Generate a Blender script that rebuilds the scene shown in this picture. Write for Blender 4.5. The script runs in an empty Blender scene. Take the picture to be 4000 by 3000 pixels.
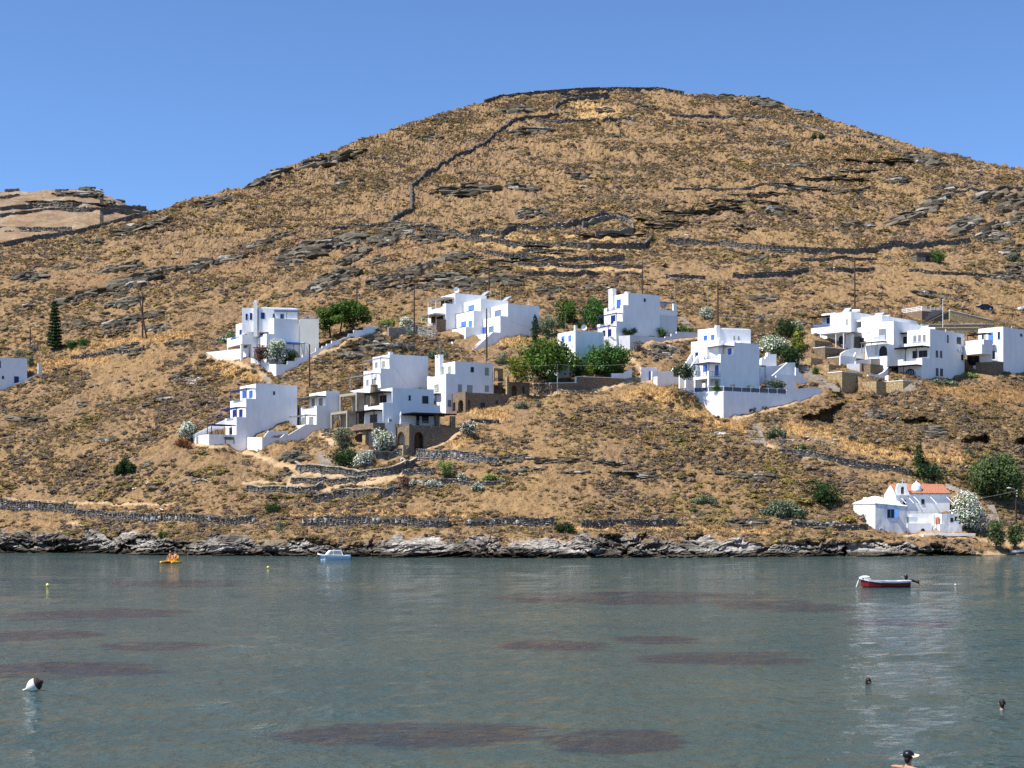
SKY_STR, SUN_STR, EXPOSURE, SKY_DUST, SKY_OZONE = 0.122, 5.0, 0.70, 0.0, 9.0
DENOISE = True
import bpy, bmesh, math, random
import numpy as np
from mathutils import Vector
# ------------------------------------------------------------------ basics
F, CX, HY, H = 6000.0, 2000.0, 2000.0, 6.5      # focal length / optical axis / horizon in photo pixels, eye height in metres
R = math.radians
SUN_AZ = (-0.925, -0.38)
SUN_EL = 57.0
rng = np.random.default_rng(7)
random.seed(7)
sc = bpy.context.scene
COL = sc.collection
CROP = {'P': (0, 0, 1), 'C1': (0, 1050, 2.765), 'C2': (760, 1130, 2.765), 'C3': (720, 1360, 3.687), 'C4': (1250, 1340, 3.16),
        'C5': (1600, 1080, 3.687), 'C6': (1950, 1100, 2.765), 'C7': (2450, 1200, 2.765), 'C8': (3000, 1130, 2.212),
        'C9': (3240, 1700, 2.9105), 'H1': (0, 600, 1.58), 'H2': (1200, 300, 1.58), 'H3': (2600, 300, 1.58),
        'H4': (1200, 800, 1.58), 'T': (1100, 1650, 2.212), 'CAR': (3600, 1150, 5.53), 'RB': (3300, 2200, 6.32),
        'WB': (550, 2100, 2.458), 'BU': (0, 2200, 2.764), 'SW': (3250, 2550, 2.949), 'SL': (0, 1900, 2.212),
        'SM': (1000, 1850, 1.8433), 'SR': (2200, 1850, 1.8433), 'R2': (2750, 1600, 3.687), 'R4': (3400, 1450, 3.687), 'L5': (400, 1500, 3.16),
        'M1': (1400, 1180, 5.53)}
def px(c, x, y):
    o = CROP[c]; return o[0] + x / o[2], o[1] + y / o[2]
def ray(u, v, Y): return np.array([(u - CX) / F * Y, Y, H + (HY - v) / F * Y])
# ------------------------------------------------------------------ value noise
def _h(ix, iy, iz):
    n = (ix.astype(np.int64) * 374761393 + iy.astype(np.int64) * 668265263 + iz.astype(np.int64) * 2147483647) & 0xffffffff
    n = ((n ^ (n >> 13)) * 1274126177) & 0xffffffff
    return ((n ^ (n >> 16)) & 0xffff) / 65535.0
def vnoise(x, y, z):
    ix, iy, iz = np.floor(x), np.floor(y), np.floor(z)
    fx, fy, fz = x - ix, y - iy, z - iz
    fx, fy, fz = [f * f * (3 - 2 * f) for f in (fx, fy, fz)]
    r = 0
    for a in (0, 1):
        for b in (0, 1):
            for c in (0, 1):
                r = r + _h(ix + a, iy + b, iz + c) * (fx if a else 1 - fx) * (fy if b else 1 - fy) * (fz if c else 1 - fz)
    return r * 2 - 1
def fbm(x, y, z, o=4, g=0.5):
    r = 0; a = 1.0
    for i in range(o):
        r = r + a * vnoise(x + 17.3 * i, y - 9.1 * i, z + 5.7 * i); x, y, z = x * 2.03, y * 2.03, z * 2.03; a *= g
    return r
# ------------------------------------------------------------------ materials
MATS = {}
def nmat(name):
    m = bpy.data.materials.new(name); m.use_nodes = True
    nt = m.node_tree; b = nt.nodes['Principled BSDF']; MATS[name] = m
    return m, nt, b
def node(nt, t, **k):
    n = nt.nodes.new(t)
    for a, v in k.items():
        if a.startswith('i_'):
            key = a[2:].replace('_', ' ')
            n.inputs[int(key) if key.isdigit() else key].default_value = v
        else: setattr(n, a, v)
    return n
def ramp(nt, src, stops, interp='LINEAR'):
    r = nt.nodes.new('ShaderNodeValToRGB'); r.color_ramp.interpolation = interp
    e = r.color_ramp.elements
    while len(e) < len(stops): e.new(0.5)
    for el, (p, c) in zip(e, stops): el.position = p; el.color = (*c, 1) if len(c) == 3 else c
    nt.links.new(src, r.inputs[0]); return r
def mixc(nt, fac, a, b, mode='MIX'):
    n = nt.nodes.new('ShaderNodeMix'); n.data_type = 'RGBA'; n.blend_type = mode
    for s, i in ((fac, 0), (a, 6), (b, 7)):
        if isinstance(s, (int, float)): n.inputs[i].default_value = s
        elif isinstance(s, tuple): n.inputs[i].default_value = (*s, 1)
        else: nt.links.new(s, n.inputs[i])
    return n.outputs[2]
def noise(nt, vec, scale, detail=4, rough=0.55):
    n = node(nt, 'ShaderNodeTexNoise', i_Scale=scale, i_Detail=detail, i_Roughness=rough); nt.links.new(vec, n.inputs['Vector']); return n.outputs['Fac']
def objco(nt): return nt.nodes.new('ShaderNodeTexCoord').outputs['Object']
def mapping(nt, vec, sc_=(1, 1, 1), rot=(0, 0, 0)):
    m = nt.nodes.new('ShaderNodeMapping'); m.inputs['Scale'].default_value = sc_; m.inputs['Rotation'].default_value = rot
    nt.links.new(vec, m.inputs['Vector']); return m.outputs['Vector']
def bump(nt, b, h, strength, dist):
    n = node(nt, 'ShaderNodeBump', i_Strength=strength, i_Distance=dist); nt.links.new(h, n.inputs['Height']); nt.links.new(n.outputs[0], b.inputs['Normal'])
def plain(name, c, rough=0.7, var=0.12, scale=3.0, metal=0.0):
    m, nt, b = nmat(name); co = objco(nt)
    f = noise(nt, co, scale, 5)
    r = ramp(nt, f, [(0.25, tuple(x * (1 - var) for x in c)), (0.75, tuple(min(1, x * (1 + var)) for x in c))])
    nt.links.new(r.outputs[0], b.inputs['Base Color']); b.inputs['Roughness'].default_value = rough; b.inputs['Metallic'].default_value = metal
    b.inputs['Specular IOR Level'].default_value = 0.25
    return m
def whitewash(name, c, grime):
    m, nt, b = nmat(name); co = objco(nt)
    f = noise(nt, mapping(nt, co, (0.6, 0.6, 0.25)), 1.3, 6, 0.65)
    r = ramp(nt, f, [(0.30, grime), (0.56, c)])
    f2 = noise(nt, mapping(nt, co, (3, 3, 0.35)), 1.0, 3)
    r2 = ramp(nt, f2, [(0.3, (0.97, 0.97, 0.97)), (0.6, (1, 1, 1))])
    nt.links.new(mixc(nt, 1.0, r.outputs[0], r2.outputs[0], 'MULTIPLY'), b.inputs['Base Color'])
    b.inputs['Roughness'].default_value = 0.9; b.inputs['Specular IOR Level'].default_value = 0.1
    bump(nt, b, noise(nt, co, .8, 2), 0.15, 0.05)
    return m
whitewash('white', (0.87, 0.865, 0.86), (0.78, 0.775, 0.77))
whitewash('cream', (0.80, 0.76, 0.66), (0.72, 0.68, 0.58))
whitewash('oldwhite', (0.80, 0.81, 0.83), (0.40, 0.40, 0.40))
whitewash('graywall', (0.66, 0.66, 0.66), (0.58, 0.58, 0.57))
plain('concrete', (0.34, 0.30, 0.24), 0.9, 0.2, 1.2)
plain('blue', (0.045, 0.13, 0.52), 0.5, 0.2)
plain('lightblue', (0.10, 0.24, 0.60), 0.5, 0.2)
plain('navy', (0.012, 0.03, 0.15), 0.45, 0.2)
plain('netting', (0.10, 0.11, 0.15), 0.7, 0.3)
plain('dark', (0.014, 0.013, 0.014), 0.25, 0.3)
plain('brown', (0.035, 0.022, 0.016), 0.7, 0.3)
plain('greygreen', (0.30, 0.32, 0.28), 0.6, 0.15)
plain('grey', (0.22, 0.23, 0.25), 0.6, 0.2)
plain('bluegrey', (0.16, 0.21, 0.33), 0.6, 0.2)
plain('pale', (0.62, 0.63, 0.64), 0.6, 0.08)
plain('polewood', (0.075, 0.045, 0.034), 0.85, 0.35, 2)
plain('metal', (0.30, 0.29, 0.27), 0.5, 0.2)
plain('whitepaint', (0.80, 0.80, 0.80), 0.4, 0.05)
plain('bark', (0.10, 0.075, 0.055), 0.95, 0.3, 4)
plain('bamboo', (0.50, 0.42, 0.30), 0.8, 0.3, 6)
plain('slate', (0.44, 0.37, 0.29), 0.9, 0.3, 1.5)
plain('black', (0.010, 0.010, 0.012), 0.35, 0.3)
plain('redhull', (0.17, 0.012, 0.012), 0.35, 0.15)
plain('skin', (0.42, 0.21, 0.14), 0.6, 0.08)
plain('hair', (0.016, 0.011, 0.010), 0.5, 0.3)
plain('yellow', (0.75, 0.36, 0.02), 0.4, 0.08)
plain('yellowbuoy', (0.80, 0.68, 0.10), 0.45, 0.1)
plain('hullblue', (0.45, 0.56, 0.68), 0.35, 0.05)
plain('pink', (0.75, 0.36, 0.28), 0.7, 0.1)
plain('carnavy', (0.012, 0.016, 0.035), 0.25, 0.1)
plain('tire', (0.012, 0.012, 0.012), 0.9, 0.2)
plain('hatcream', (0.72, 0.62, 0.42), 0.8, 0.08)
plain('bronze', (0.12, 0.06, 0.03), 0.5, 0.3)
plain('coral', (0.62, 0.22, 0.12), 0.8, 0.15)
plain('sail', (0.70, 0.68, 0.63), 0.9, 0.08)
plain('rope', (0.35, 0.30, 0.22), 0.9, 0.2)
plain('solar', (0.38, 0.42, 0.50), 0.15, 0.1)
plain('chrome', (0.6, 0.6, 0.6), 0.25, 0.05, 3, 1.0)
def masonry(name, c1, c2, mortar, scale=2.2):
    m, nt, b = nmat(name); co = objco(nt)
    v = mapping(nt, co, (scale, scale, scale * 1.9))
    vo = node(nt, 'ShaderNodeTexVoronoi', feature='F1'); nt.links.new(v, vo.inputs['Vector'])
    ve = node(nt, 'ShaderNodeTexVoronoi', feature='DISTANCE_TO_EDGE'); nt.links.new(v, ve.inputs['Vector'])
    sep = nt.nodes.new('ShaderNodeSeparateColor'); nt.links.new(vo.outputs['Color'], sep.inputs[0])
    r = ramp(nt, sep.outputs[0], [(0.0, c1), (0.45, tuple((a + b_) / 2 for a, b_ in zip(c1, c2))), (0.8, c2), (0.95, tuple(min(0.75, x * 1.7) for x in c2))])
    e = ramp(nt, ve.outputs[0], [(0.03, (1, 1, 1)), (0.10, (0, 0, 0))])
    nt.links.new(mixc(nt, e.outputs[0], r.outputs[0], mortar), b.inputs['Base Color'])
    b.inputs['Roughness'].default_value = 0.95; b.inputs['Specular IOR Level'].default_value = 0.1
    bump(nt, b, ve.outputs[0], 0.6, 0.15)
    return m
masonry('stone', (0.13, 0.095, 0.062), (0.29, 0.215, 0.145), (0.15, 0.12, 0.088), 1.6)
masonry('ochre', (0.26, 0.185, 0.10), (0.52, 0.385, 0.21), (0.24, 0.18, 0.105), 1.3)
masonry('darkstone', (0.085, 0.075, 0.062), (0.20, 0.175, 0.14), (0.07, 0.06, 0.05), 2.6)
def tiles():
    m, nt, b = nmat('tiles'); co = objco(nt)
    w = node(nt, 'ShaderNodeTexWave', i_Scale=1.1, i_Distortion=0.6); w.bands_direction = 'X'; nt.links.new(co, w.inputs['Vector'])
    f = noise(nt, co, 4, 5)
    r = ramp(nt, f, [(0.3, (0.36, 0.135, 0.075)), (0.7, (0.48, 0.215, 0.125))])
    nt.links.new(r.outputs[0], b.inputs['Base Color']); b.inputs['Roughness'].default_value = 0.85
    bump(nt, b, w.outputs['Fac'], 0.8, 0.12)
tiles()
def colmat(name, rough=0.9, var=0.35, scale=5.0, trans=0.0, bumpd=0.0):
    """colour from the per-piece 'col' attribute, broken up by noise"""
    m, nt, b = nmat(name); co = objco(nt)
    a = node(nt, 'ShaderNodeAttribute', attribute_name='col')
    f = noise(nt, co, scale, 5, 0.65)
    r = ramp(nt, f, [(0.28, (1 - var,) * 3), (0.72, (1 + var,) * 3)])
    c = mixc(nt, 1.0, a.outputs['Color'], r.outputs[0], 'MULTIPLY')
    nt.links.new(c, b.inputs['Base Color']); b.inputs['Roughness'].default_value = rough; b.inputs['Specular IOR Level'].default_value = 0.12
    if bumpd: bump(nt, b, f, 0.8, bumpd)
    if trans:
        t = node(nt, 'ShaderNodeBsdfTranslucent'); nt.links.new(c, t.inputs['Color'])
        mx = node(nt, 'ShaderNodeMixShader', i_0=trans); out = nt.nodes['Material Output']
        nt.links.new(b.outputs[0], mx.inputs[1]); nt.links.new(t.outputs[0], mx.inputs[2]); nt.links.new(mx.outputs[0], out.inputs['Surface'])
    return m
colmat('leaf', 0.7, 0.30, 1.5, 0.25)
colmat('scrub', 0.95, 0.35, 5.0, 0.30, 0.0)
colmat('rock', 0.9, 0.45, 3.0, 0.0, 0.08)
# ------------------------------------------------------------------ mesh building
class MB:
    def __init__(s): s.v = []; s.f = []; s.c = []; s.n = 0; s.smooth = False
    def add(s, verts, faces, col=None):
        s.v.extend([tuple(map(float, p)) for p in verts]); s.f.extend([tuple(i + s.n for i in f) for f in faces]); s.n += len(verts)
        if col is not None: s.c.extend([col] * len(verts))
def link_mesh(name, verts, faces, mats, parent=None, origin=(0, 0, 0), cols=None, smooth=False):
    me = bpy.data.meshes.new(name)
    V = np.asarray(verts, float) - np.asarray(origin, float)
    me.from_pydata(V.tolist(), [], faces)
    if cols is not None and len(cols) == len(verts):
        a = me.attributes.new('col', 'FLOAT_COLOR', 'POINT'); C = np.ones((len(verts), 4), np.float32); C[:, :3] = cols; a.data.foreach_set('color', C.ravel())
    me.materials.append(MATS[mats])
    if smooth: me.polygons.foreach_set('use_smooth', np.ones(len(me.polygons), bool))
    o = bpy.data.objects.new(name, me); COL.objects.link(o)
    if parent is not None: o.parent = parent
    return o
def fast_mesh(name, V, T, mat, cols=None, parent=None, smooth=False):
    """V (n,3), T (m,k) with k = 3 or 4"""
    me = bpy.data.meshes.new(name); V = np.ascontiguousarray(V, np.float32); T = np.ascontiguousarray(T, np.int32); k = T.shape[1]
    me.vertices.add(len(V)); me.vertices.foreach_set('co', V.ravel())
    me.loops.add(T.size); me.loops.foreach_set('vertex_index', T.ravel())
    me.polygons.add(len(T)); me.polygons.foreach_set('loop_start', np.arange(0, T.size, k, dtype=np.int32))
    me.update(calc_edges=True)
    me.polygons.foreach_set('use_smooth', np.full(len(T), smooth, bool))
    if cols is not None:
        a = me.attributes.new('col', 'FLOAT_COLOR', 'POINT'); C = np.ones((len(V), 4), np.float32); C[:, :3] = cols; a.data.foreach_set('color', C.ravel())
    me.materials.append(MATS[mat])
    o = bpy.data.objects.new(name, me); COL.objects.link(o)
    if parent is not None: o.parent = parent
    return o
def tagobj(o, label=None, cat=None, group=None, kind=None):
    if label: o['label'] = label
    if cat: o['category'] = cat
    if group: o['group'] = group
    if kind or cat: o['kind'] = kind or 'thing'
    return o
class Thing:
    """one top-level thing: an Empty at its base that parents its parts"""
    def __init__(s, name, label, cat, loc, group=None):
        s.loc = np.array(loc, float); s.root = bpy.data.objects.new(name, None); COL.objects.link(s.root); s.root.location = s.loc
        s.root.empty_display_size = 0.3
        tagobj(s.root, label, cat, group); s.acc = {}
    def mb(s, part, mat):
        return s.acc.setdefault((part, mat), MB())
    def part(s, name, mb, mat, parent=None, smooth=False):
        return link_mesh(name, mb.v, mb.f, mat, parent or s.root, s.loc, mb.c or None, smooth)
    def done(s):
        for (p, m), b in s.acc.items():
            if b.n: s.part(p, b, m)
        s.acc = {}
def tag_single(name, label, cat, mb, mat, origin, group=None, smooth=False):
    o = link_mesh(name, mb.v, mb.f, mat, None, origin, mb.c or None, smooth); o.location = origin
    return tagobj(o, label, cat, group)
BOXF = [(0, 3, 2, 1), (4, 5, 6, 7), (0, 1, 5, 4), (1, 2, 6, 5), (2, 3, 7, 6), (3, 0, 4, 7)]
def boxw(mb, P8): mb.add(P8, BOXF)
def bar(mb, p, q, w, h=None):
    """square bar between two world points"""
    p, q = np.array(p, float), np.array(q, float); d = q - p; L = np.linalg.norm(d)
    if L < 1e-6: return
    d /= L; up = np.array([0, 0, 1.0]) if abs(d[2]) < 0.9 else np.array([0.0, 1.0, 0])
    x = np.cross(d, up); x /= np.linalg.norm(x); y = np.cross(x, d); w /= 2; h = (h / 2 if h else w)
    P = [p + x * a * w + y * b * h for a, b in ((-1, -1), (1, -1), (1, 1), (-1, 1))] + [q + x * a * w + y * b * h for a, b in ((-1, -1), (1, -1), (1, 1), (-1, 1))]
    boxw(mb, P)
def tube(mb, pts, rad, n=8, col=None, cap=True):
    pts = [np.array(p, float) for p in pts]; rings = []
    for i, p in enumerate(pts):
        d = pts[min(i + 1, len(pts) - 1)] - pts[max(i - 1, 0)]; d /= (np.linalg.norm(d) + 1e-9)
        up = np.array([0, 0, 1.0]) if abs(d[2]) < 0.9 else np.array([1.0, 0, 0])
        x = np.cross(d, up); x /= np.linalg.norm(x); y = np.cross(d, x); r = rad[i] if hasattr(rad, '__len__') else rad
        rings.append([p + r * (x * math.cos(2 * math.pi * k / n) + y * math.sin(2 * math.pi * k / n)) for k in range(n)])
    V = [v for r in rings for v in r]; Fc = []
    for i in range(len(rings) - 1):
        for k in range(n): a, b = i * n + k, i * n + (k + 1) % n; Fc.append((a, b, b + n, a + n))
    if cap: Fc.append(tuple(range(n))[::-1]); Fc.append(tuple(range((len(rings) - 1) * n, len(rings) * n)))
    mb.add(V, Fc, col)
def lathe(mb, c, prof, n=16, axis=None):
    """prof: (radius, height) pairs around a vertical axis at c"""
    V = []; Fc = []
    for r, z in prof:
        for k in range(n): V.append((c[0] + r * math.cos(2 * math.pi * k / n), c[1] + r * math.sin(2 * math.pi * k / n), c[2] + z))
    for i in range(len(prof) - 1):
        for k in range(n): a, b = i * n + k, i * n + (k + 1) % n; Fc.append((a, b, b + n, a + n))
    Fc.append(tuple(range(n))[::-1]); Fc.append(tuple(range((len(prof) - 1) * n, len(prof) * n)))
    mb.add(V, Fc)
def blob(mb, c, r, n=10, m=7, jit=0.0, col=None):
    V = []; Fc = []
    for i in range(m + 1):
        th = math.pi * i / m
        for k in range(n):
            ph = 2 * math.pi * k / n; j = 1 + jit * (random.random() - .5)
            V.append((c[0] + r[0] * j * math.sin(th) * math.cos(ph), c[1] + r[1] * j * math.sin(th) * math.sin(ph), c[2] + r[2] * j * math.cos(th)))
    for i in range(m):
        for k in range(n): a, b = i * n + k, i * n + (k + 1) % n; Fc.append((a, a + n, b + n, b))
    mb.add(V, Fc, col)
# ------------------------------------------------------------------ the depth of the ground seen at a photo pixel
_su = [-900, 0, 400, 700, 1000, 1500, 2200, 2800, 3300, 3760, 4000, 4900]
_sv = [2146, 2158, 2162, 2168, 2170, 2176, 2179, 2176, 2174, 2171, 2166, 2158]
_ku = [-900, 0, 127, 278, 443, 614, 760, 950, 1100, 1330, 1500, 1700, 1870, 1960, 2180, 2300, 2400, 2620, 2680, 2850, 2940, 3080, 3200, 3400, 3600, 3800, 4000, 4900]
_kv = [1130, 954, 923, 904, 866, 825, 772, 727, 661, 575, 515, 450, 402, 380, 358, 352, 352, 356, 364, 373, 380, 420, 447, 520, 575, 625, 660, 900]
def vshore(u): return np.interp(u, _su, _sv)
def vsky(u): return np.interp(u, _ku, _kv)
def gfun(d): return np.interp(d, [0, 30, 60, 90, 170, 420, 670, 870, 1070, 1170, 1470, 1830, 2100], [0, 2.2, 4.5, 8, 18, 37, 70, 98, 142, 178, 295, 495, 700])
def dbase(u, v):
    Ys = 39000.0 / (vshore(u) - HY); return Ys * (1 + gfun(vshore(u) - v) / 228.0)
CONTACTS = []
# ------------------------------------------------------------------ oriented frame: s along the shaded side (to the right, away), t along the lit front (to the left, away)
class Frame:
    def __init__(s, crop, x, y, alpha=30, Y=None, dY=0):
        s.c = crop; u, v = px(crop, x, y); s.Y0 = (dbase(u, v) if Y is None else Y) + dY
        p = ray(u, v, s.Y0); s.o = p[:2].copy(); s.z0 = p[2]; al = R(alpha)
        s.a = np.array([math.cos(al), math.sin(al)]); s.b = np.array([-math.sin(al), math.cos(al)])
        s.foot = [1e9, -1e9, 1e9, -1e9]
        FRAMES.append(s)
    def alt(s, crop, alpha=None, at=None):
        import copy
        f = copy.copy(s); f.c = crop; f.foot = [1e9, -1e9, 1e9, -1e9]
        if alpha is not None: al = R(alpha); f.a = np.array([math.cos(al), math.sin(al)]); f.b = np.array([-math.sin(al), math.cos(al)])
        if at is not None: f.o = s.xy(*at)
        FRAMES.append(f); return f
    def xy(s, S, T): return s.o + s.a * S + s.b * T
    def w(s, S, T, z): q = s.xy(S, T); return np.array([q[0], q[1], z])
    def S(s, x, T=0):
        u = px(s.c, x, 0)[0]; k = (u - CX) / F; q = s.o + s.b * T
        return (k * q[1] - q[0]) / (s.a[0] - k * s.a[1])
    def T(s, x, S):
        u = px(s.c, x, 0)[0]; k = (u - CX) / F; q = s.o + s.a * S
        return (k * q[1] - q[0]) / (s.b[0] - k * s.b[1])
    def Z(s, y, S, T): v = px(s.c, 0, y)[1]; return H + (HY - v) / F * s.xy(S, T)[1]
    def box(s, mb, s0, s1, t0, t1, z0, z1, foot=False):
        P = [s.w(a, b, z) for z in (z0, z1) for a, b in ((s0, t0), (s1, t0), (s1, t1), (s0, t1))]; boxw(mb, P)
        if foot: f = s.foot; f[0] = min(f[0], s0); f[1] = max(f[1], s1); f[2] = min(f[2], t0); f[3] = max(f[3], t1)
    def contact(s, pts, T=0):
        for x, y in pts:
            u, v = px(s.c, x, y); CONTACTS.append((u, v, s.xy(s.S(x, T), T)[1]))
    def contactf(s, pts, S):
        for x, y in pts:
            u, v = px(s.c, x, y); CONTACTS.append((u, v, s.xy(S, s.T(x, S))[1]))
    def prism(s, mb, pts, lo, hi, plane):
        """pts (q, z) outline; plane 't': q is S, extruded in T from lo to hi; plane 's': q is T, extruded in S"""
        n = len(pts)
        A = [s.w(q, lo, z) if plane == 't' else s.w(lo, q, z) for q, z in pts]; B = [s.w(q, hi, z) if plane == 't' else s.w(hi, q, z) for q, z in pts]
        mb.add(A + B, [tuple(range(n))[::-1], tuple(range(n, 2 * n))] + [(i, (i + 1) % n, n + (i + 1) % n, n + i) for i in range(n)])
FRAMES = []
PADS = []
def pad(fr, s0, s1, t0, t1, z): PADS.append((fr.o, fr.a, fr.b, min(s0, s1), max(s0, s1), min(t0, t1), max(t0, t1), z))
KIND = {'blue': ('blue', 'blue', 'shutter'), 'lightblue': ('lightblue', 'lightblue', 'shutter'), 'navy': ('navy', 'navy', 'shutter'), 'dark': ('brown', 'dark', 'pane'),
        'grey': ('grey', 'grey', 'shutter'), 'green': ('greygreen', 'greygreen', 'shutter'), 'white': ('whitepaint', 'dark', 'pane'), 'wgrey': ('whitepaint', 'grey', 'pane'),
        'bluegrey': ('bluegrey', 'bluegrey', 'shutter'), 'wpale': ('whitepaint', 'pale', 'pane'), 'bdark': ('lightblue', 'dark', 'pane')}
class House(Thing):
    def __init__(s, name, label, cat, fr, deep=4.0, group=None):
        s.fr = fr; super().__init__(name, label, cat, fr.w(0, 0, fr.z0), group); s.zb = fr.z0 - deep
    def blk(s, xf, xe, yt, xl=None, t0=0, t1=None, par=0.35, yb=None, mat='white', part='wall', fr=None, s0=None, s1=None, zb=None):
        """a flat-roofed volume; near corner at xf, side runs to xe, front runs to xl"""
        fr = fr or s.fr
        s0 = fr.S(xf, t0) if s0 is None else s0; s1 = fr.S(xe, t0) if s1 is None else s1
        t1 = fr.T(xl, s0) if t1 is None else t1; z1 = fr.Z(yt, s0, t0)
        z0 = (fr.Z(yb, s0, t0) if yb is not None else s.zb) if zb is None else zb
        m = s.mb(part, mat); fr.box(m, s0, s1, t0, t1, z0, z1 - par, True); th = 0.22
        if par > 0.01:
            fr.box(m, s0, s0 + th, t0, t1, z1 - par, z1); fr.box(m, s1 - th, s1, t0, t1, z1 - par, z1)
            fr.box(m, s0 + th, s1 - th, t0, t0 + th, z1 - par, z1); fr.box(m, s0 + th, s1 - th, t1 - th, t1, z1 - par, z1)
        return s0, s1, t0, t1, z1
    def ter(s, xf, s1, yt, xl=None, t0=0, t1=None, par=1.0, yb=None, mat='white', fr=None, gap=None, part='wall', front=True, zb=None):
        """a terrace with parapet walls in front of the volume whose front plane is s1; gap=(xa,xb,ytop) lowers the front parapet between xa and xb"""
        fr = fr or s.fr; s0 = fr.S(xf, t0); t1 = fr.T(xl, s0) if t1 is None else t1; z1 = fr.Z(yt, s0, t0); zf = z1 - par
        z0 = (fr.Z(yb, s0, t0) if yb is not None else s.zb) if zb is None else zb
        m = s.mb(part, mat); th = 0.24; s1 = s1 - 0.003
        fr.box(m, s0, s1, t0, t1, z0, zf, True); pad(fr, s0 - .1, s1, t0 - .1, t1 + .1, zf - .12)
        fr.box(m, s0 + th, s1, t0, t0 + th, zf, z1); fr.box(m, s0 + th, s1, t1 - th, t1, zf, z1)
        if gap:
            ga, gb = sorted((fr.T(gap[0], s0), fr.T(gap[1], s0))); zg = fr.Z(gap[2], s0, t0)
            fr.box(m, s0, s0 + th, t0, ga, zf, z1); fr.box(m, s0, s0 + th, gb, t1, zf, z1); fr.box(m, s0, s0 + th, ga, gb, zf, zg)
        elif front: fr.box(m, s0, s0 + th, t0, t1, zf, z1)
        return s0, s1, t0, t1, zf
    def opening(s, face, q, x0, y0, x1, y1, kind='dark', door=False, fr=None, arch=False):
        """window or door on the front (face 'f', plane S=q) or the side (face 's', plane T=q)"""
        fr = fr or s.fr; fm, pm, pn = KIND[kind]; xm = (x0 + x1) / 2
        if face == 'f':
            a, b = sorted((fr.T(x0, q), fr.T(x1, q))); S_, T_ = q, (a + b) / 2
            B = lambda mb, p0, p1, z0, z1, o0, o1: fr.box(mb, q - o1, q - o0, p0, p1, z0, z1)
        else:
            a, b = sorted((fr.S(x0, q), fr.S(x1, q))); S_, T_ = (a + b) / 2, q
            B = lambda mb, p0, p1, z0, z1, o0, o1: fr.box(mb, p0, p1, q - o1, q - o0, z0, z1)
        z1, z0 = fr.Z(y0, S_, T_), fr.Z(y1, S_, T_); fw = min(0.09, (b - a) * 0.14)
        m = MB(); B(m, a, a + fw, z0, z1, 0, 0.06); B(m, b - fw, b, z0, z1, 0, 0.06); B(m, a + fw, b - fw, z1 - fw, z1, 0, 0.06)
        if not door: B(m, a - 0.06, b + 0.06, z0 - 0.07, z0, 0, 0.09)
        o = s.part('door' if door else 'window', m, fm)
        m = MB(); mid = (a + b) / 2
        if pn == 'shutter' and not door or b - a > 1.5:
            B(m, a + fw, mid - 0.015, z0, z1 - fw, 0, 0.035); B(m, mid + 0.015, b - fw, z0, z1 - fw, 0, 0.035)
        else: B(m, a + fw, b - fw, z0, z1 - fw, 0, 0.03)
        s.part('door_panel' if door else pn, m, pm, o)
        return o
    def niche(s, mb, face, q, th, xa, xb, ytop, ybot, holes, fr=None, zlow=None):
        """a wall of thickness th with arched or square openings reaching its foot; holes (x0, x1, ytop, arch)"""
        fr = fr or s.fr; G = (lambda x: fr.T(x, q)) if face == 'f' else (lambda x: fr.S(x, q))
        Zc = (lambda y, g: fr.Z(y, q, g)) if face == 'f' else (lambda y, g: fr.Z(y, g, q))
        ga, gb = sorted((G(xa), G(xb))); gm = (ga + gb) / 2; zt = Zc(ytop, gm); z0 = Zc(ybot, gm) if zlow is None else zlow
        pts = [(ga, zt), (ga, z0)]
        for h in sorted(holes, key=lambda h: min(G(h[0]), G(h[1]))):
            a, b = sorted((G(h[0]), G(h[1]))); zh = Zc(h[2], (a + b) / 2); pts.append((a, z0))
            if h[3]:
                r = (b - a) / 2; zs = max(z0 + 0.1, zh - r)
                for k in range(13): an = math.pi * (1 - k / 12); pts.append((a + r + r * math.cos(an), zs + (zh - zs) * math.sin(an)))
            else: pts += [(a, zh), (b, zh)]
            pts.append((b, z0))
        pts += [(gb, z0), (gb, zt)]
        fr.prism(mb, pts, q, q + th, 's' if face == 'f' else 't')
    def pergola(s, sf, s1, t0, t1, z, zp, mat='navy', n=8, cover=None, posts=((0, 0), (0, 1)), fr=None):
        fr = fr or s.fr; m = MB()
        fr.box(m, sf, s1, t0, t0 + .12, z - .14, z); fr.box(m, sf, s1, t1 - .12, t1, z - .14, z); fr.box(m, sf, sf + .12, t0 + .12, t1 - .12, z - .14, z)
        o = s.part('pergola', m, mat)
        for a, b in posts:
            m = MB(); S_ = sf + 0.01 + (s1 - sf - .2) * a; T_ = t0 + 0.01 + (t1 - t0 - .14) * b; fr.box(m, S_, S_ + .12, T_, T_ + .12, zp, z - .14); s.part('post', m, mat, o)
        m = MB()
        for k in range(n):
            T_ = t0 + .14 + (t1 - t0 - .34) * k / max(1, n - 1); fr.box(m, sf - .15, s1, T_, T_ + .07, z + .004, z + .07)
        s.part('rafters', m, mat, o)
        if cover: m = MB(); fr.box(m, sf - .2, s1, t0 - .05, t1 + .05, z + .075, z + .12); s.part('canopy', m, cover, o)
        return o
    def rail(s, A, B, z, h=0.9, mat='navy', n=None, panel=None, fr=None):
        fr = fr or s.fr; a, b = fr.w(*A, z), fr.w(*B, z); L = np.linalg.norm(b - a); n = n or max(2, int(L / 0.45)); m = MB(); up = np.array([0, 0, 1.0])
        for k in range(n + 1): p = a + (b - a) * k / n; bar(m, p, p + up * (h - .03), .05)
        for f in (h, h * .55, 0.12): bar(m, a + up * f, b + up * f, .06)
        o = s.part('railing', m, mat)
        if panel: m = MB(); bar(m, a + up * h * .5, b + up * h * .5, .02, h * .8); s.part('panel', m, panel, o)
        return o
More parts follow.
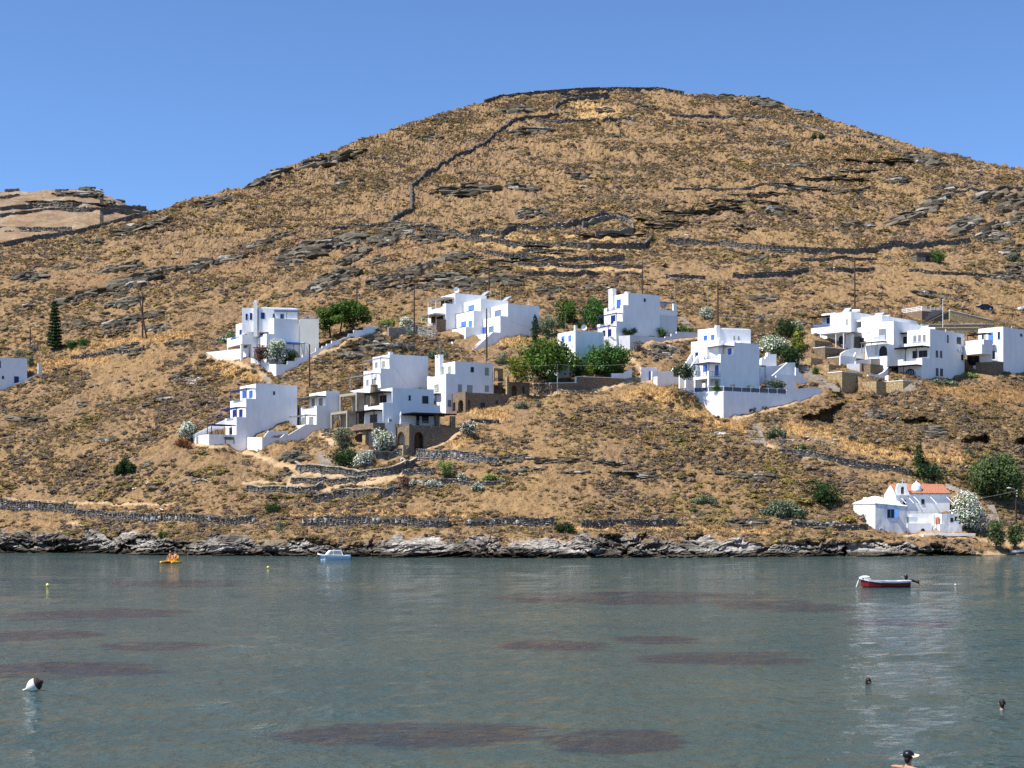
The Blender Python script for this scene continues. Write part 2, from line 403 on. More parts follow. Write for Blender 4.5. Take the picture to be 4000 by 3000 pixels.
    def mast(s, S_, T_, z, h, mat='metal', name='antenna', fr=None, w=.05, arms=True):
        fr = fr or s.fr; m = MB(); p = fr.w(S_, T_, z); bar(m, p, p + np.array([0, 0, h]), w)
        if arms:
            for k in (.8, .9, 1.0): bar(m, p + np.array([-.35, 0, h * k]), p + np.array([.35, 0, h * k]), .03)
        return s.part(name, m, mat)
    def dish(s, S_, T_, z, r=.4, fr=None):
        fr = fr or s.fr; p = fr.w(S_, T_, z); m = MB(); bar(m, p, p + np.array([0, 0, r * 1.3]), .06); c = p + np.array([0, -.1, r * 1.3]); V = [c]; Fc = []
        for i, (rr, d) in enumerate(((.55, -.06), (1.0, -.22))):
            for k in range(16): an = math.pi * k / 8; V.append(c + np.array([-.5 * .2 + rr * r * math.cos(an), d, rr * r * math.sin(an)]))
        for k in range(16): Fc.append((0, 1 + k, 1 + (k + 1) % 16)); Fc.append((1 + k, 17 + k, 17 + (k + 1) % 16, 1 + (k + 1) % 16))
        m.add(V, Fc); return s.part('satellite_dish', m, 'whitepaint')
    def chimney(s, face_x0, x1, yt, S_, d=.7, zb=None, mat='white', fr=None, cap=True):
        fr = fr or s.fr; a, b = sorted((fr.T(face_x0, S_), fr.T(x1, S_))); m = MB(); z1 = fr.Z(yt, S_, a); fr.box(m, S_, S_ + d, a, b, zb, z1)
        if cap: fr.box(m, S_ - .06, S_ + d + .06, a - .06, b + .06, z1, z1 + .12)
        return s.part('chimney', m, mat)
    def aircon(s, face, q, x0, y0, x1, y1, fr=None):
        fr = fr or s.fr; m = MB()
        if face == 's':
            a, b = sorted((fr.S(x0, q), fr.S(x1, q))); z1, z0 = fr.Z(y0, a, q), fr.Z(y1, a, q); fr.box(m, a, b, q - .32, q - .03, z0, z1)
            o = s.part('air_conditioner', m, 'whitepaint'); c = fr.w((a + b) / 2, q - .325, (z0 + z1) / 2); d = -fr.b
        else:
            a, b = sorted((fr.T(x0, q), fr.T(x1, q))); z1, z0 = fr.Z(y0, q, a), fr.Z(y1, q, a); fr.box(m, q - .32, q - .03, a, b, z0, z1)
            o = s.part('air_conditioner', m, 'whitepaint'); c = fr.w(q - .325, (a + b) / 2, (z0 + z1) / 2); d = -fr.a
        m = MB(); d3 = np.array([d[0], d[1], 0]); tube(m, [c, c + d3 * .02], (z1 - z0) * .36, 12); s.part('fan', m, 'grey', o)
def wallthing(name, label, cat, fr, segs, mat='white', group=None, cap=None, single=False):
    """garden walls: segs of ('t'|'s', plane position, thickness, [(x, ytop, ybottom)...][, contact])"""
    th = Thing(name, label, cat, fr.w(0, 0, fr.z0), group); m = MB()
    for sg in segs:
        pl, q, thick, pts = sg[:4]; G = (lambda x: fr.S(x, q)) if pl == 't' else (lambda x: fr.T(x, q))
        Zc = (lambda y, g: fr.Z(y, g, q)) if pl == 't' else (lambda y, g: fr.Z(y, q, g))
        up = [(G(x), Zc(yt, G(x))) for x, yt, yb in pts]; lo = [(G(x), Zc(yb, G(x)) - 1.6) for x, yt, yb in pts]
        fr.prism(m, up + lo[::-1], q, q + thick, pl)
        if cap:
            for (g0, z0), (g1, z1) in zip(up, up[1:]):
                c = th.mb('coping', cap); A, B = (fr.w(g0, q + thick / 2, z0 + .05), fr.w(g1, q + thick / 2, z1 + .05)) if pl == 't' else (fr.w(q + thick / 2, g0, z0 + .05), fr.w(q + thick / 2, g1, z1 + .05))
                bar(c, A, B, thick + .12, .1)
        if len(sg) < 5 or sg[4]:
            (fr.contact if pl == 't' else fr.contactf)([(x, yb) for x, yt, yb in pts], q)
    if not cap:
        COL.objects.unlink(th.root); bpy.data.objects.remove(th.root)
        return tag_single(name, label, cat, m, mat, th.loc, group)
    th.acc[('wall', mat)] = m; th.done(); return th
# ================================================================== HOUSES
# ---- A: three storeys stepping down to the left, blue pergolas
fa = Frame('C3', 750, 1275, 30)
A = House('terraced_house', 'white stepped house with three blue pergolas and a bench by its low front wall', 'house', fa)
b = A.blk(1030, 1625, 510, xl=800); s0, s1, t0, T1, z1 = b
A.opening('f', s0, 840, 615, 885, 712, 'blue'); A.opening('f', s0, 937, 612, 985, 716, 'blue', True)
A.opening('s', 0, 1280, 622, 1304, 668, 'dark')
m = A.ter(890, s0, 722, xl=660, t1=None, gap=(705, 850, 765), par=1.05)
A.rail((m[0] + .12, fa.T(705, m[0])), (m[0] + .12, fa.T(850, m[0])), fa.Z(765, m[0], 0), fa.Z(728, m[0], 0) - fa.Z(765, m[0], 0), 'bluegrey')
A.opening('f', m[0], 700, 888, 745, 985, 'navy'); A.opening('f', m[0], 792, 882, 840, 990, 'navy', True)
A.pergola(m[0], s0, 0.02, m[3], fa.Z(578, m[0], 0), m[4], 'navy', 9, posts=((0, 0), (0, 1)))
l = A.ter(750, m[0], 990, xl=583, gap=(610, 712, 1035), par=1.05)
A.rail((l[0] + .12, fa.T(610, l[0])), (l[0] + .12, fa.T(712, l[0])), fa.Z(1035, l[0], 0), .5, 'bluegrey')
A.pergola(l[0], m[0], 0.02, fa.T(520, l[0]), fa.Z(850, l[0], 0), l[4], 'navy', 9)
A.opening('f', l[0], 555, 1142, 595, 1244, 'dark', True); A.opening('f', l[0], 650, 1140, 690, 1244, 'dark', True)
# veranda in front of the ground floor
v0 = fa.S(355, 0); zv = fa.Z(1240, v0, 0); tv = fa.T(205, v0)
w = A.mb('low_wall', 'white'); fa.box(w, v0, v0 + .25, 0, tv, A.zb, zv, True); fa.box(w, v0 + .25, l[0] - .003, 0, .25, A.zb, zv); fa.box(w, v0 + .25, l[0] - .003, .25, tv, A.zb, zv - 1.0); pad(fa, v0 + .1, l[0] + .2, .1, tv, zv - 1.15)
A.pergola(fa.S(490, 0) - 1.2, l[0], .3, fa.T(325, fa.S(490, 0) - 1.2), fa.Z(1106, l[0], 0), zv - 1.0, 'navy', 10)
# outside stair climbing on the far side of the veranda
w = A.mb('stair', 'white'); tl = l[3]; sA, sB = v0 - .3, l[0] + .5; zA, zB = fa.Z(1235, v0, tl) - .9, l[4]
for k in range(12):
    q = k / 12; fa.box(w, sA + (sB - sA) * q, sA + (sB - sA) * (q + 1 / 12), tl + .3, tl + 1.5, A.zb, zA + (zB - zA) * (k + 1) / 12)
for tt in (tl + .06, tl + 1.5): fa.prism(w, [(sA, zA + .9), (sB, zB + .95), (sB, zB - .5), (sA, zA - 2.5)], tt, tt + .2, 't')
A.mast(s0 + 1, 1, z1, 1.1); A.done()
fa.contact([(355, 1385), (460, 1388), (560, 1380), (725, 1365), (1000, 1290)]); fa.contactf([(210, 1384), (280, 1386)], v0)
m = MB(); q = fa.S(640, 0); zq = fa.Z(1352, q, -.5)
for k in range(3): bar(m, fa.w(q - .9, -.35 - .13 * k, zq + .42), fa.w(q + .9, -.35 - .13 * k, zq + .42), .1, .04)
BEN = Thing('garden_bench', 'dark wooden bench standing against the low white front wall of the stepped house', 'bench', fa.w(q, -.5, zq - .12)); BEN.acc[('seat', 'brown')] = m
m = BEN.mb('backrest', 'brown')
for k in range(3): bar(m, fa.w(q - .9, -.3, zq + .55 + .14 * k), fa.w(q + .9, -.3, zq + .55 + .14 * k), .04, .1)
for k in (-.8, .8):
    m = MB(); bar(m, fa.w(q + k, -.3, zq - .3), fa.w(q + k, -.3, zq + .9), .07); bar(m, fa.w(q + k, -.62, zq - .3), fa.w(q + k, -.62, zq + .42), .07); BEN.part('leg', m, 'brown')
BEN.done()
# ---- B: smaller house beside it with yard walls
fb = Frame('C3', 1905, 1150, 30)
B = House('white_house', 'small white house with grey shutters between the stepped house and the bare concrete frame', 'house', fb)
s0, s1, t0, T1, z1 = B.blk(2040, 2238, 618, xl=1800)
B.opening('f', s0, 1838, 730, 1880, 832, 'grey'); B.opening('f', s0, 1938, 722, 1992, 830, 'grey', True)
m = B.ter(1905, s0, 828, xl=1658, gap=(1695, 1872, 880))
B.rail((m[0] + .12, fb.T(1695, m[0])), (m[0] + .12, fb.T(1872, m[0])), fb.Z(880, m[0], 0), .3, 'whitepaint')
B.pergola(m[0], s0, .02, m[3], fb.Z(688, m[0], 0), m[4], 'grey', 7, cover='bamboo')
B.opening('f', m[0], 1697, 995, 1745, 1100, 'grey'); B.opening('f', m[0], 1800, 990, 1860, 1102, 'grey', True)
l = B.ter(1752, m[0], 1098, xl=1480, par=.9)
B.pergola(l[0], m[0], .3, l[3] - .1, fb.Z(962, m[0], 0), l[4], 'grey', 8)
B.mast(s0 + 1.2, 1.5, z1, .9, arms=False); B.mast(s0 + 2.2, 1.0, z1, .5)
B.done()
wallthing('garden_wall', 'curving white yard wall stepping down from the small house with grey shutters', 'garden wall', fb, [
    ('t', -.02, .28, [(1752, 1096, 1290), (1500, 1250, 1332), (1440, 1242, 1345), (1385, 1290, 1352), (1120, 1287, 1462)]),
    ('s', fb.S(1120, 0) - .004, .28, [(1118, 1287, 1465), (1070, 1285, 1466), (860, 1278, 1425)]),
    ('t', 3.2, .25, [(1500, 1200, 1300), (1215, 1188, 1300), (1150, 1275, 1330)], False)])
pad(fb, fb.S(1125, 0), fb.S(1490, 0), .3, 3.2, fb.Z(1310, fb.S(1150, 0), 0))
fb.contact([(1720, 1300), (1800, 1225), (1850, 1190), (1905, 1168), (2100, 1165)])
# ---- E: bare concrete frame
fe = Frame('C4', 335, 1030, 32, dY=-4)
E = House('unfinished_house', 'unfinished two storey building of bare concrete columns and beams', 'unfinished building', fe)
def shell(h, f, xf, xe, xl, yt, yb, t0=0):
    s0, s1 = f.S(xf, t0), f.S(xe, t0); t1 = f.T(xl, s0); zt, zb = f.Z(yt, s0, t0), f.Z(yb, s0, t0); c = .42
    m = h.mb('slab', 'concrete'); f.box(m, s0, s1, t0, t1, zt - .45, zt, True); f.box(m, s0 + c, s1, t0 + c, t1, zb - .2, zb); pad(f, s0 - .2, s1, t0, t1, zb - .25)
    m = h.mb('back_wall', 'concrete'); f.box(m, s1 - .2, s1 - .004, t0 + .01, t1 - .01, zb, zt - .45)
    for S_, T_ in ((s0, t0), (s0, t1 - c), (s1 - c - .25, t0)):
        m = MB(); f.box(m, S_ + .004, S_ + c, T_ + .004, T_ + c - .004, h.zb, zt - .45); h.part('column', m, 'concrete')
shell(E, fe, 335, 480, 130, 832, 1030); shell(E, fe, 452, 620, 240, 606, 836, 0.05); E.done()
fe.contact([(340, 1030), (420, 1020)]); fe.contactf([(140, 1040)], 0)
# ---- D: stone-based house in the middle
fd = Frame('C4', 1100, 1385, 30)
D = House('stone_base_house', 'white house on a stone arcade with dark brown pergolas and a round stone chimney', 'house', fd)
tw = 5.0; tp = 4.6
s0, s1, t0, T1, z1 = D.blk(893, 1405, 550, t1=tw + 6.2, t0=tw)
zfl = fd.Z(1052, fd.S(1200, tw), tw)
D.blk(1405, 1485, 768, t0=tw + .01, t1=tw + 4)
D.opening('s', tw, 1094, 645, 1118, 704, 'dark'); D.opening('s', tw, 1262, 654, 1336, 742, 'dark'); D.opening('s', tw, 1187, 895, 1226, 1040, 'dark', True); D.opening('s', tw, 1260, 898, 1338, 980, 'dark')
m = D.ter(780, s0, 737, xl=548, t0=tw, gap=(590, 735, 762))
D.opening('f', s0, 745, 645, 822, 735, 'dark', True)
D.rail((m[0] + .12, fd.T(590, m[0])), (m[0] + .12, fd.T(735, m[0])), fd.Z(762, m[0], tw), .45, 'brown')
D.opening('f', m[0], 620, 883, 706, 985, 'dark', True)
D.pergola(m[0], s0, tw + .3, m[3], fd.Z(598, m[0], tw), m[4], 'brown', 7, cover='brown')
D.pergola(m[0] - 1.6, m[0], tw + .3, m[3], fd.Z(830, m[0], tw), zfl - 1, 'brown', 7, cover='brown')
D.aircon('s', tw, 836, 930, 882, 982)
mm = MB(); S_ = s0 - .9; T_ = fd.T(668, S_); c = fd.w(S_, T_, 0); zc = fd.Z(512, S_, T_); lathe(mm, (c[0], c[1], 0), [(.75, m[4] - .5), (.70, zc - 1.5), (.62, zc - .4), (.70, zc - .15), (.55, zc)], 14); D.part('chimney', mm, 'stone')
# stone arcade: slab, arched walls, parapet
g = D.mb('arcade', 'stone'); S1 = 0.0; Se = fd.S(1390, 0); tb = tw; zp = fd.Z(1290, 0, 0)
D.niche(g, 'f', 0, .4, 1098, 912, 1030, 1265, [(1095 - 48, 952, 1094, True)], zlow=zp - 4)
D.niche(g, 's', 0.004, .4, 1104, 1388, 1022, 1265, [(1165, 1280, 1098, True)], zlow=zp - 4)
fd.box(g, .4, Se, .41, tb - .01, fd.Z(1040, 0, 0) - .3, fd.Z(1040, 0, 0), True)
fd.box(g, 3.4, Se, 3.0, tb - .01, zp - 4, fd.Z(1040, 0, 0) - .31); pad(fd, -1.3, Se, -.1, tw, zp - .25)
fd.box(g, Se + .001, fd.S(1500, 0), .41, tw - .01, zp - 4, zfl)
fd.prism(g, [(Se, fd.Z(1022, Se, 0)), (fd.S(1725, 0), fd.Z(1045, fd.S(1725, 0), 0)), (fd.S(1725, 0), zp - 1), (Se, zp - 5)], 0.0, .4, 't')
q = fd.S(1100, 0)
pz = fd.Z(1000, 0, 0)
for xx, ww in ((1100, .6), (1375, .5)):
    mm = MB(); S_ = fd.S(xx, 0) - .02; fd.box(mm, S_, S_ + ww, -.06, .5, zp - 4, pz); D.part('pillar', mm, 'stone')
mm = MB(); fd.box(mm, -.08, .5, tb - .7, tb - .05, fd.Z(1050, 0, tb), fd.Z(1002, 0, tb)); D.part('pillar', mm, 'stone')
mm = MB(); fd.box(mm, -1.1, -.002, 1.2, tb + .3, zp - 4, fd.Z(1262, -1, 1)); fd.box(mm, -1.1, -.1, 0, 1.2, zp - 4, fd.Z(1262, -1, 1)); D.part('plinth', mm, 'ochre')
D.rail((.1, tb - .3), (.1, .5), fd.Z(1035, 0, 0), .75, 'grey', 5); D.rail((.5, .2), (Se + .5, .2), fd.Z(1022, 0, 0), .85, 'grey', 6)
# front stone porch to the left
f2 = fd.alt('C4'); Sx = fd.S(655, tp); tl = fd.T(415, Sx); zt, zu, zg = fd.Z(983, Sx, tp), fd.Z(1056, Sx, tp), fd.Z(1300, Sx, tp)
mm = D.mb('porch_roof', 'stone'); fd.box(mm, Sx, fd.S(800, tp), tp, tl, zu, zt, True); pad(fd, Sx - .3, Sx + 2.3, tp, tl, zg - .1)
mm = D.mb('porch_eave', 'brown'); fd.box(mm, Sx - .3, Sx + 2, tp + .2, tl + .2, zu - .14, zu - .01)
mm = MB(); fd.box(mm, Sx + .2, Sx + .8, fd.T(546, Sx), fd.T(508, Sx), zg - 3, zu - .15); D.part('pillar', mm, 'ochre')
mm = D.mb('porch_wall', 'darkstone'); fd.box(mm, Sx + 2.2, Sx + 2.6, tp, tl, zg - 3, zu - .01); fd.box(mm, Sx + .4, Sx + 2.2, tp, tp + .3, zg - 3, zu - .15)
mm = MB(); fd.box(mm, Sx + 2.12, Sx + 2.19, fd.T(472, Sx + 2.2), fd.T(445, Sx + 2.2), fd.Z(1200, Sx, tp), fd.Z(1100, Sx, tp)); D.part('window', mm, 'dark')
# brown pergola over the right veranda
pe = fd.S(1690, .3); D.pergola(fd.S(1160, .3), pe, .3, tw - .05, fd.Z(872, fd.S(1400, .3), .3), zfl, 'brown', 6, cover='brown', posts=((.5, 0),))
mm = MB(); fd.box(mm, pe - 1.2, pe - .4, .05, .7, zp, fd.Z(905, pe, .3)); D.part('pillar', mm, 'stone')
mm = MB(); S_ = fd.S(1417, 1.5); fd.box(mm, S_, S_ + .7, 1.3, 1.9, zfl - .2, fd.Z(890, S_, 1.5)); D.part('pillar', mm, 'stone')
D.done()
fd.contact([(1110, 1385), (1250, 1330), (1390, 1275), (1550, 1200), (1725, 1112)]); fd.contactf([(900, 1345), (1000, 1350)], -1.1); fd.contact([(520, 1300), (655, 1310)], tp)
p = fd.w(fd.S(997, 3.2), 3.2, 0); z0, zt = fd.Z(1015, fd.S(997, 3.2), 3.2), fd.Z(845, fd.S(997, 3.2), 3.2)
PA = Thing('folded_parasol', 'folded white parasol standing on the stone terrace by the air conditioner', 'parasol', (p[0], p[1], zfl))
m = MB(); lathe(m, (p[0], p[1], zfl - .05), [(.03, 0), (.03, zt - zfl)], 8); PA.part('pole', m, 'grey')
m = MB(); lathe(m, (p[0], p[1], zfl), [(.20, .45), (.22, .7), (.14, 1.5), (.20, (zt - zfl) * .78), (.17, (zt - zfl) * .86), (.03, zt - zfl)], 10); PA.part('canopy', m, 'sail'); PA.done()
# ---- C: white house behind
fc = Frame('C4', 640, 575, 30, Y=282)
C_ = House('white_house', 'tall white house with two pale open pergolas behind the concrete frame', 'house', fc, deep=7)
s0, s1, t0, T1, z1 = C_.blk(858, 1335, 137, xl=648)
C_.opening('f', s0, 680, 232, 716, 308, 'wgrey'); C_.opening('f', s0, 764, 222, 806, 304, 'green', True)
m = C_.ter(748, s0, 310, xl=538, gap=(565, 715, 345)); C_.rail((m[0] + .12, fc.T(565, m[0])), (m[0] + .12, fc.T(715, m[0])), fc.Z(345, m[0], 0), .45, 'whitepaint')
C_.pergola(m[0], s0, .02, m[3], fc.Z(178, m[0], 0), m[4], 'grey', 7)
C_.opening('f', m[0], 570, 448, 606, 528, 'wgrey'); C_.opening('f', m[0], 648, 440, 690, 528, 'grey', True); C_.aircon('f', m[0], 672, 388, 700, 422)
l = C_.ter(640, m[0], 545, xl=373, par=.9); C_.pergola(l[0], m[0], .02, l[3], fc.Z(378, m[0], 0) , l[4], 'grey', 8)
mm = MB(); p, q = fc.w(s0 + .1, -.05, fc.Z(205, s0, 0)), fc.w(fc.S(1090, 0), -.05, fc.Z(545, fc.S(1090, 0), 0)); bar(mm, p, q, .05); C_.part('pipe', mm, 'whitepaint')
mm = MB(); fc.box(mm, s0 + .1, s0 + .8, .2, .9, z1 - .05, z1 + .45); C_.part('chimney', mm, 'white')
C_.done()
# ---- F: grey-green shutters, stone lower floor with arches
ff = Frame('C4', 1795, 850, 30)
Fh = House('white_house', 'white house with a tall chimney, grey green shutters and an arched stone lower floor', 'house', ff)
tw = ff.T(1634, 0)
s0, s1, t0, T1, z1 = Fh.blk(1667, 2143, 225, xl=1474, t0=tw)
for x0, y0, x1, y1, k, d in ((1860, 297, 1898, 356, 'dark', 0), (2035, 306, 2082, 396, 'green', 0), (1703, 512, 1750, 603, 'green', 0), (1813, 520, 1881, 630, 'green', 1), (2035, 526, 2082, 598, 'green', 0)):
    Fh.opening('s', tw, x0, y0, x1, y1, k, bool(d))
Fh.opening('f', s0, 1489, 294, 1532, 380, 'green'); Fh.opening('f', s0, 1578, 287, 1618, 374, 'green')
m = Fh.ter(1555, s0, 375, xl=1323, t0=tw, gap=(1352, 1525, 412)); Fh.rail((m[0] + .12, ff.T(1352, m[0])), (m[0] + .12, ff.T(1525, m[0])), ff.Z(412, m[0], tw), .35, 'whitepaint')
Fh.opening('f', m[0], 1414, 510, 1466, 606, 'green', True)
Fh.opening('s', tw, 1577, 703, 1617, 782, 'grey')
zb_ = ff.Z(612, m[0], tw); mm = MB(); tq0, tq1 = ff.T(1495, m[0]), ff.T(1405, m[0]); ff.box(mm, m[0] - .9, m[0] - .002, tq0, tq1, zb_ - .15, zb_); Fh.part('balcony', mm, 'brown')
Fh.rail((m[0] - .85, tq0), (m[0] - .85, tq1), zb_, .9, 'whitepaint')
mm = MB(); ff.box(mm, m[0] - .8, m[0] - .65, tq0 + .6, tq0 + .75, zb_ - 3.2, zb_ - .15); Fh.part('post', mm, 'brown')
Fh.chimney(1476, 1421, 150, s0 - .6, .8, m[4]); Fh.dish(s0 - .3, ff.T(1490, s0), ff.Z(215, s0, ff.T(1490, s0)), .45)
Fh.mast(s0, ff.T(1482, s0), ff.Z(150, s0, 6), 2.6); Fh.mast(s1 - .6, tw + 1, z1, 1.0)
g = Fh.mb('stone_floor', 'stone'); Sa = 0; zz = ff.Z(850, 0, 0)
Fh.niche(g, 's', 0, .35, 1795, 2330, 622, 830, [(1824, 1856, 700, True)], zlow=zz - 3)
Fh.niche(g, 'f', 0.004, .35, 1794, 1632, 612, 850, [(1768, 1704, 700, True), (1672, 1642, 730, True)], zlow=zz - 3)
te = tw; pad(ff, -1.3, ff.S(2330, 0), -.1, tw, zz - .2); ff.box(g, .35, ff.S(2330, 0), .36, max(te - .01, tw), ff.Z(628, 0, 0) - .3, ff.Z(628, 0, 0), True); ff.box(g, 1.4, ff.S(2330, 0), .9, max(te - .01, tw), zz - 3, ff.Z(628, 0, 0) - .31)
Fh.opening('s', 0, 1982, 738, 2036, 802, 'dark'); Fh.opening('s', 0, 2168, 712, 2192, 746, 'dark')
mm = MB(); ff.box(mm, -1.3, -.01, .8, te + 1.0, zz - 3, ff.Z(838, -1, 1)); Fh.part('plinth', mm, 'stone'); Fh.done()
ff.contact([(1800, 850), (1900, 815), (2050, 800), (2200, 785)]); ff.contactf([(1500, 850), (1640, 860)], -1.3)
# ---- G: roofless stone house with pointed arch
fg = Frame('C6', 120, 1244, 30)
G_ = House('stone_house', 'half built stone house with a pointed arch beside the white house with the tall chimney', 'stone house', fg)
g = G_.mb('wall', 'stone'); zz = fg.Z(1244, 0, 0)
G_.niche(g, 's', 0, .4, 95, 328, 1088, 1244, [(136, 194, 1120, True), (250, 275, 1130, True)], zlow=zz - 2)
G_.niche(g, 'f', 0.004, .4, 94, -15, 1085, 1244, [(75, 5, 1130, True)], zlow=zz - 2)
Te = fg.T(-15, fg.S(95, 0)); pad(fg, -.2, fg.S(328, 0), .2, Te, zz - .1); Se = fg.S(328, 0); fg.box(g, fg.S(95, 0) + .4, Se, .41, Te, fg.Z(1092, 0, 0) - .25, fg.Z(1092, 0, 0), True); fg.box(g, 2.2, Se, 1.6, Te, zz - 2, fg.Z(1092, 0, 0) - .26)
mm = MB(); S_ = fg.S(85, 0); fg.box(mm, S_ - .05, S_ + .35, -.05, .4, zz - 1, fg.Z(1030, 0, 0)); G_.part('pillar', mm, 'ochre')
fu = fg.alt('C4'); mm = MB(); sA = fu.S(2146, 3.0)
G_.niche(mm, 's', 3.0, .4, 2146, 2260, 312, 470, [(2158, 2208, 338, True)], fr=fu); G_.part('upper_arch', mm, 'ochre')
G_.rail((sA, 2.9), (sA + 3, 2.9), fu.Z(470, sA, 3), .5, 'navy'); G_.done()
fg.contact([(100, 1244), (328, 1235)])
# ---- M: house cut by the left edge of the picture
fm = Frame('C1', 200, 1255, 30)
M_ = House('white_house', 'white house cut off by the left edge with a blue shuttered door', 'house', fm, deep=6)
M_.blk(-150, 293, 948, t1=6.5)
M_.opening('s', 0, 152, 1163, 203, 1235, 'navy', True); M_.opening('s', 0, 22, 1157, 43, 1187, 'dark'); M_.opening('s', 0, -25, 995, 8, 1066, 'navy')
M_.mast(fm.S(110, 0), .5, fm.Z(945, 0, 0), .3, arms=False); M_.done()
wallthing('garden_wall', 'low white wall stepping up the slope from the house at the left edge', 'garden wall', fm, [
    ('t', -.4, .3, [(150, 1240, 1262), (240, 1215, 1240), (300, 1180, 1212), (360, 1155, 1180), (410, 1130, 1152)])])
wallthing('gate_pillar', 'short cream pillar at the upper end of the stepping white wall', 'gate pillar', fm, [('t', -.4, .5, [(413, 1020, 1140), (455, 1022, 1140)])], 'cream')
fm.contact([(0, 1318), (110, 1285)])
# ---- N: upper left villa
fn = Frame('C2', 882, 938, 30)
N = House('villa', 'three storey white villa with rounded roof and blue railings above a stepped white wall', 'villa', fn, deep=2)
tw = 4.2
s0, s1, t0, T1, z1 = N.blk(858, 1138, 310, t0=tw, t1=tw + 7.0, par=.9)
fn2 = fn.alt('C2', 9, (s0, tw))       # the top floor and the annexe stand square to the view
k0 = fn2.S(690, 2.4); T2 = fn2.T(512, fn2.S(690, 2.4) - 1.5)
tt = 2.6; sa = fn2.S(692, tt); sb = fn2.S(1112, tt); zt = fn2.Z(188, sa, tt)
g = N.mb('wall', 'white'); fn2.box(g, sa, sb, tt, tt + 5, z1 - 2.5, zt - .35, True)
for k in range(5): q = (k + 1) / 5; fn2.box(g, sa + .1 * k * k * .5, sb - .1 * k * k * .5, tt + .1 * k * k * .5, tt + 5, zt - .35 + .07 * k, zt - .35 + .07 * (k + 1))
sl = fn2.S(512, tt + .7); fn2.box(g, sl, sa - .002, tt + .7, tt + 5, z1 - 2.5, zt - .2)
for x0, y0, x1, y1, k, d in ((718, 252, 757, 320, 'navy', 1), (846, 264, 862, 302, 'navy', 0), (927, 270, 963, 312, 'navy', 0)): N.opening('s', tt, x0, y0, x1, y1, k, bool(d), fr=fn2)
for x0, y0, x1, y1 in ((552, 264, 573, 330), (598, 257, 623, 330)): N.opening('s', tt + .7, x0, y0, x1, y1, 'navy', True, fr=fn2)
mm = MB(); ch0, ch1 = fn2.S(636, tt), fn2.S(678, tt); fn2.box(mm, ch0, ch1, tt - .25, tt + .7, z1 - 3.5, fn2.Z(135, ch0, tt)); fn2.box(mm, ch0 + .2, ch1 - .2, tt, tt + .4, fn2.Z(135, ch0, tt), fn2.Z(118, ch0, tt)); N.part('chimney', mm, 'white')
N.mast((ch0 + ch1) / 2, tt + .2, fn2.Z(118, ch0, tt), 1.8, fr=fn2)
pz = fn2.Z(228, sb, tt - 1.5); N.pergola(fn2.S(862, tt - 1.6), fn2.S(1128, tt - 1.6), tt - 1.6, tt - .01, pz, z1 - .9, 'bluegrey', 3, posts=((0, 0), (.5, 0), (.99, 0)), fr=fn2)
# lower storeys on the front
m = N.ter(777, s0, 478, xl=612, t0=tw, gap=(642, 740, 500), par=.95)
N.opening('f', s0, 716, 424, 742, 498, 'navy', True); N.opening('f', s0, 775, 418, 797, 472, 'navy'); N.aircon('f', s0, 676, 378, 708, 412)
N.rail((m[0] + .12, fn.T(642, m[0])), (m[0] + .12, fn.T(740, m[0])), fn.Z(500, m[0], tw), .35, 'blue')
N.rail((s0 + .1, fn.T(720, s0)), (s0 + .1, fn.T(822, s0)), fn.Z(342, s0, tw), .5, 'blue')
tL = tw + 5.0; bL = N.blk(616, 700, 330, xl=446, t0=tL, par=.9)
N.opening('f', bL[0], 487, 436, 510, 490, 'navy'); N.opening('f', bL[0], 538, 430, 567, 510, 'navy', True)
N.rail((bL[0] + .1, fn.T(485, bL[0])), (bL[0] + .1, fn.T(580, bL[0])), fn.Z(352, bL[0], tL), .45, 'blue')
mL = N.ter(514, bL[0], 486, xl=350, t0=tL, gap=(388, 480, 518), par=.95, yb=588)
N.rail((mL[0] + .12, fn.T(388, mL[0])), (mL[0] + .12, fn.T(480, mL[0])), fn.Z(518, mL[0], tL), .5, 'blue')
for x in (350, 500):
    mm = MB(); q = fn.T(x, mL[0]); fn.box(mm, mL[0] + .05, mL[0] + .5, q - (.5 if x == 350 else 0), q + (0 if x == 350 else .5), N.zb, mL[4] - 1.1); N.part('pillar', mm, 'white')
N.opening('f', bL[0], 536, 594, 566, 632, 'navy', True)
# cream annexe behind to the right
sc0, sc1 = fn2.S(1140, .8), fn2.S(1342, .8); g = N.mb('annexe_wall', 'cream'); fn2.box(g, sc0, sc1, .8, 5, N.zb - 2, fn2.Z(318, sc0, .8), True)
N.rail((sc0 + .2, 1), (sc1 - .1, 1), fn2.Z(318, sc0, 1), .8, 'bluegrey', fr=fn2)
# veranda pergola beside the oleander
N.pergola(fn.S(975, tw - 2), fn.S(1195, tw - 2), tw - 2, tw - .02, fn.Z(574, fn.S(1060, tw - 2), tw - 2), fn.z0, 'lightblue', 6, posts=((.45, 0), (.98, 0)))
N.done()
fn5 = fn.alt('C2', 62); fn6 = fn.alt('C2', 66); fn6.o = fn.xy(2.6, 3.4)
wallthing('garden_wall', 'long white garden wall stepping uphill below the villa with blue railings', 'garden wall', fn, [
    ('t', 0, .35, [(882, 808, 936), (1000, 812, 892), (1002, 776, 892), (1088, 774, 845), (1090, 738, 845), (1165, 736, 795), (1167, 706, 795), (1238, 704, 740), (1310, 668, 700), (1312, 634, 700), (1378, 636, 668), (1380, 612, 668), (1425, 612, 645), (1427, 588, 645), (1480, 586, 615), (1482, 556, 615), (1535, 556, 585), (1610, 528, 560), (1660, 505, 535), (1662, 478, 535), (1718, 478, 512), (1720, 440, 512), (1825, 442, 487), (1827, 418, 487), (1880, 402, 480), (1985, 405, 440)])])
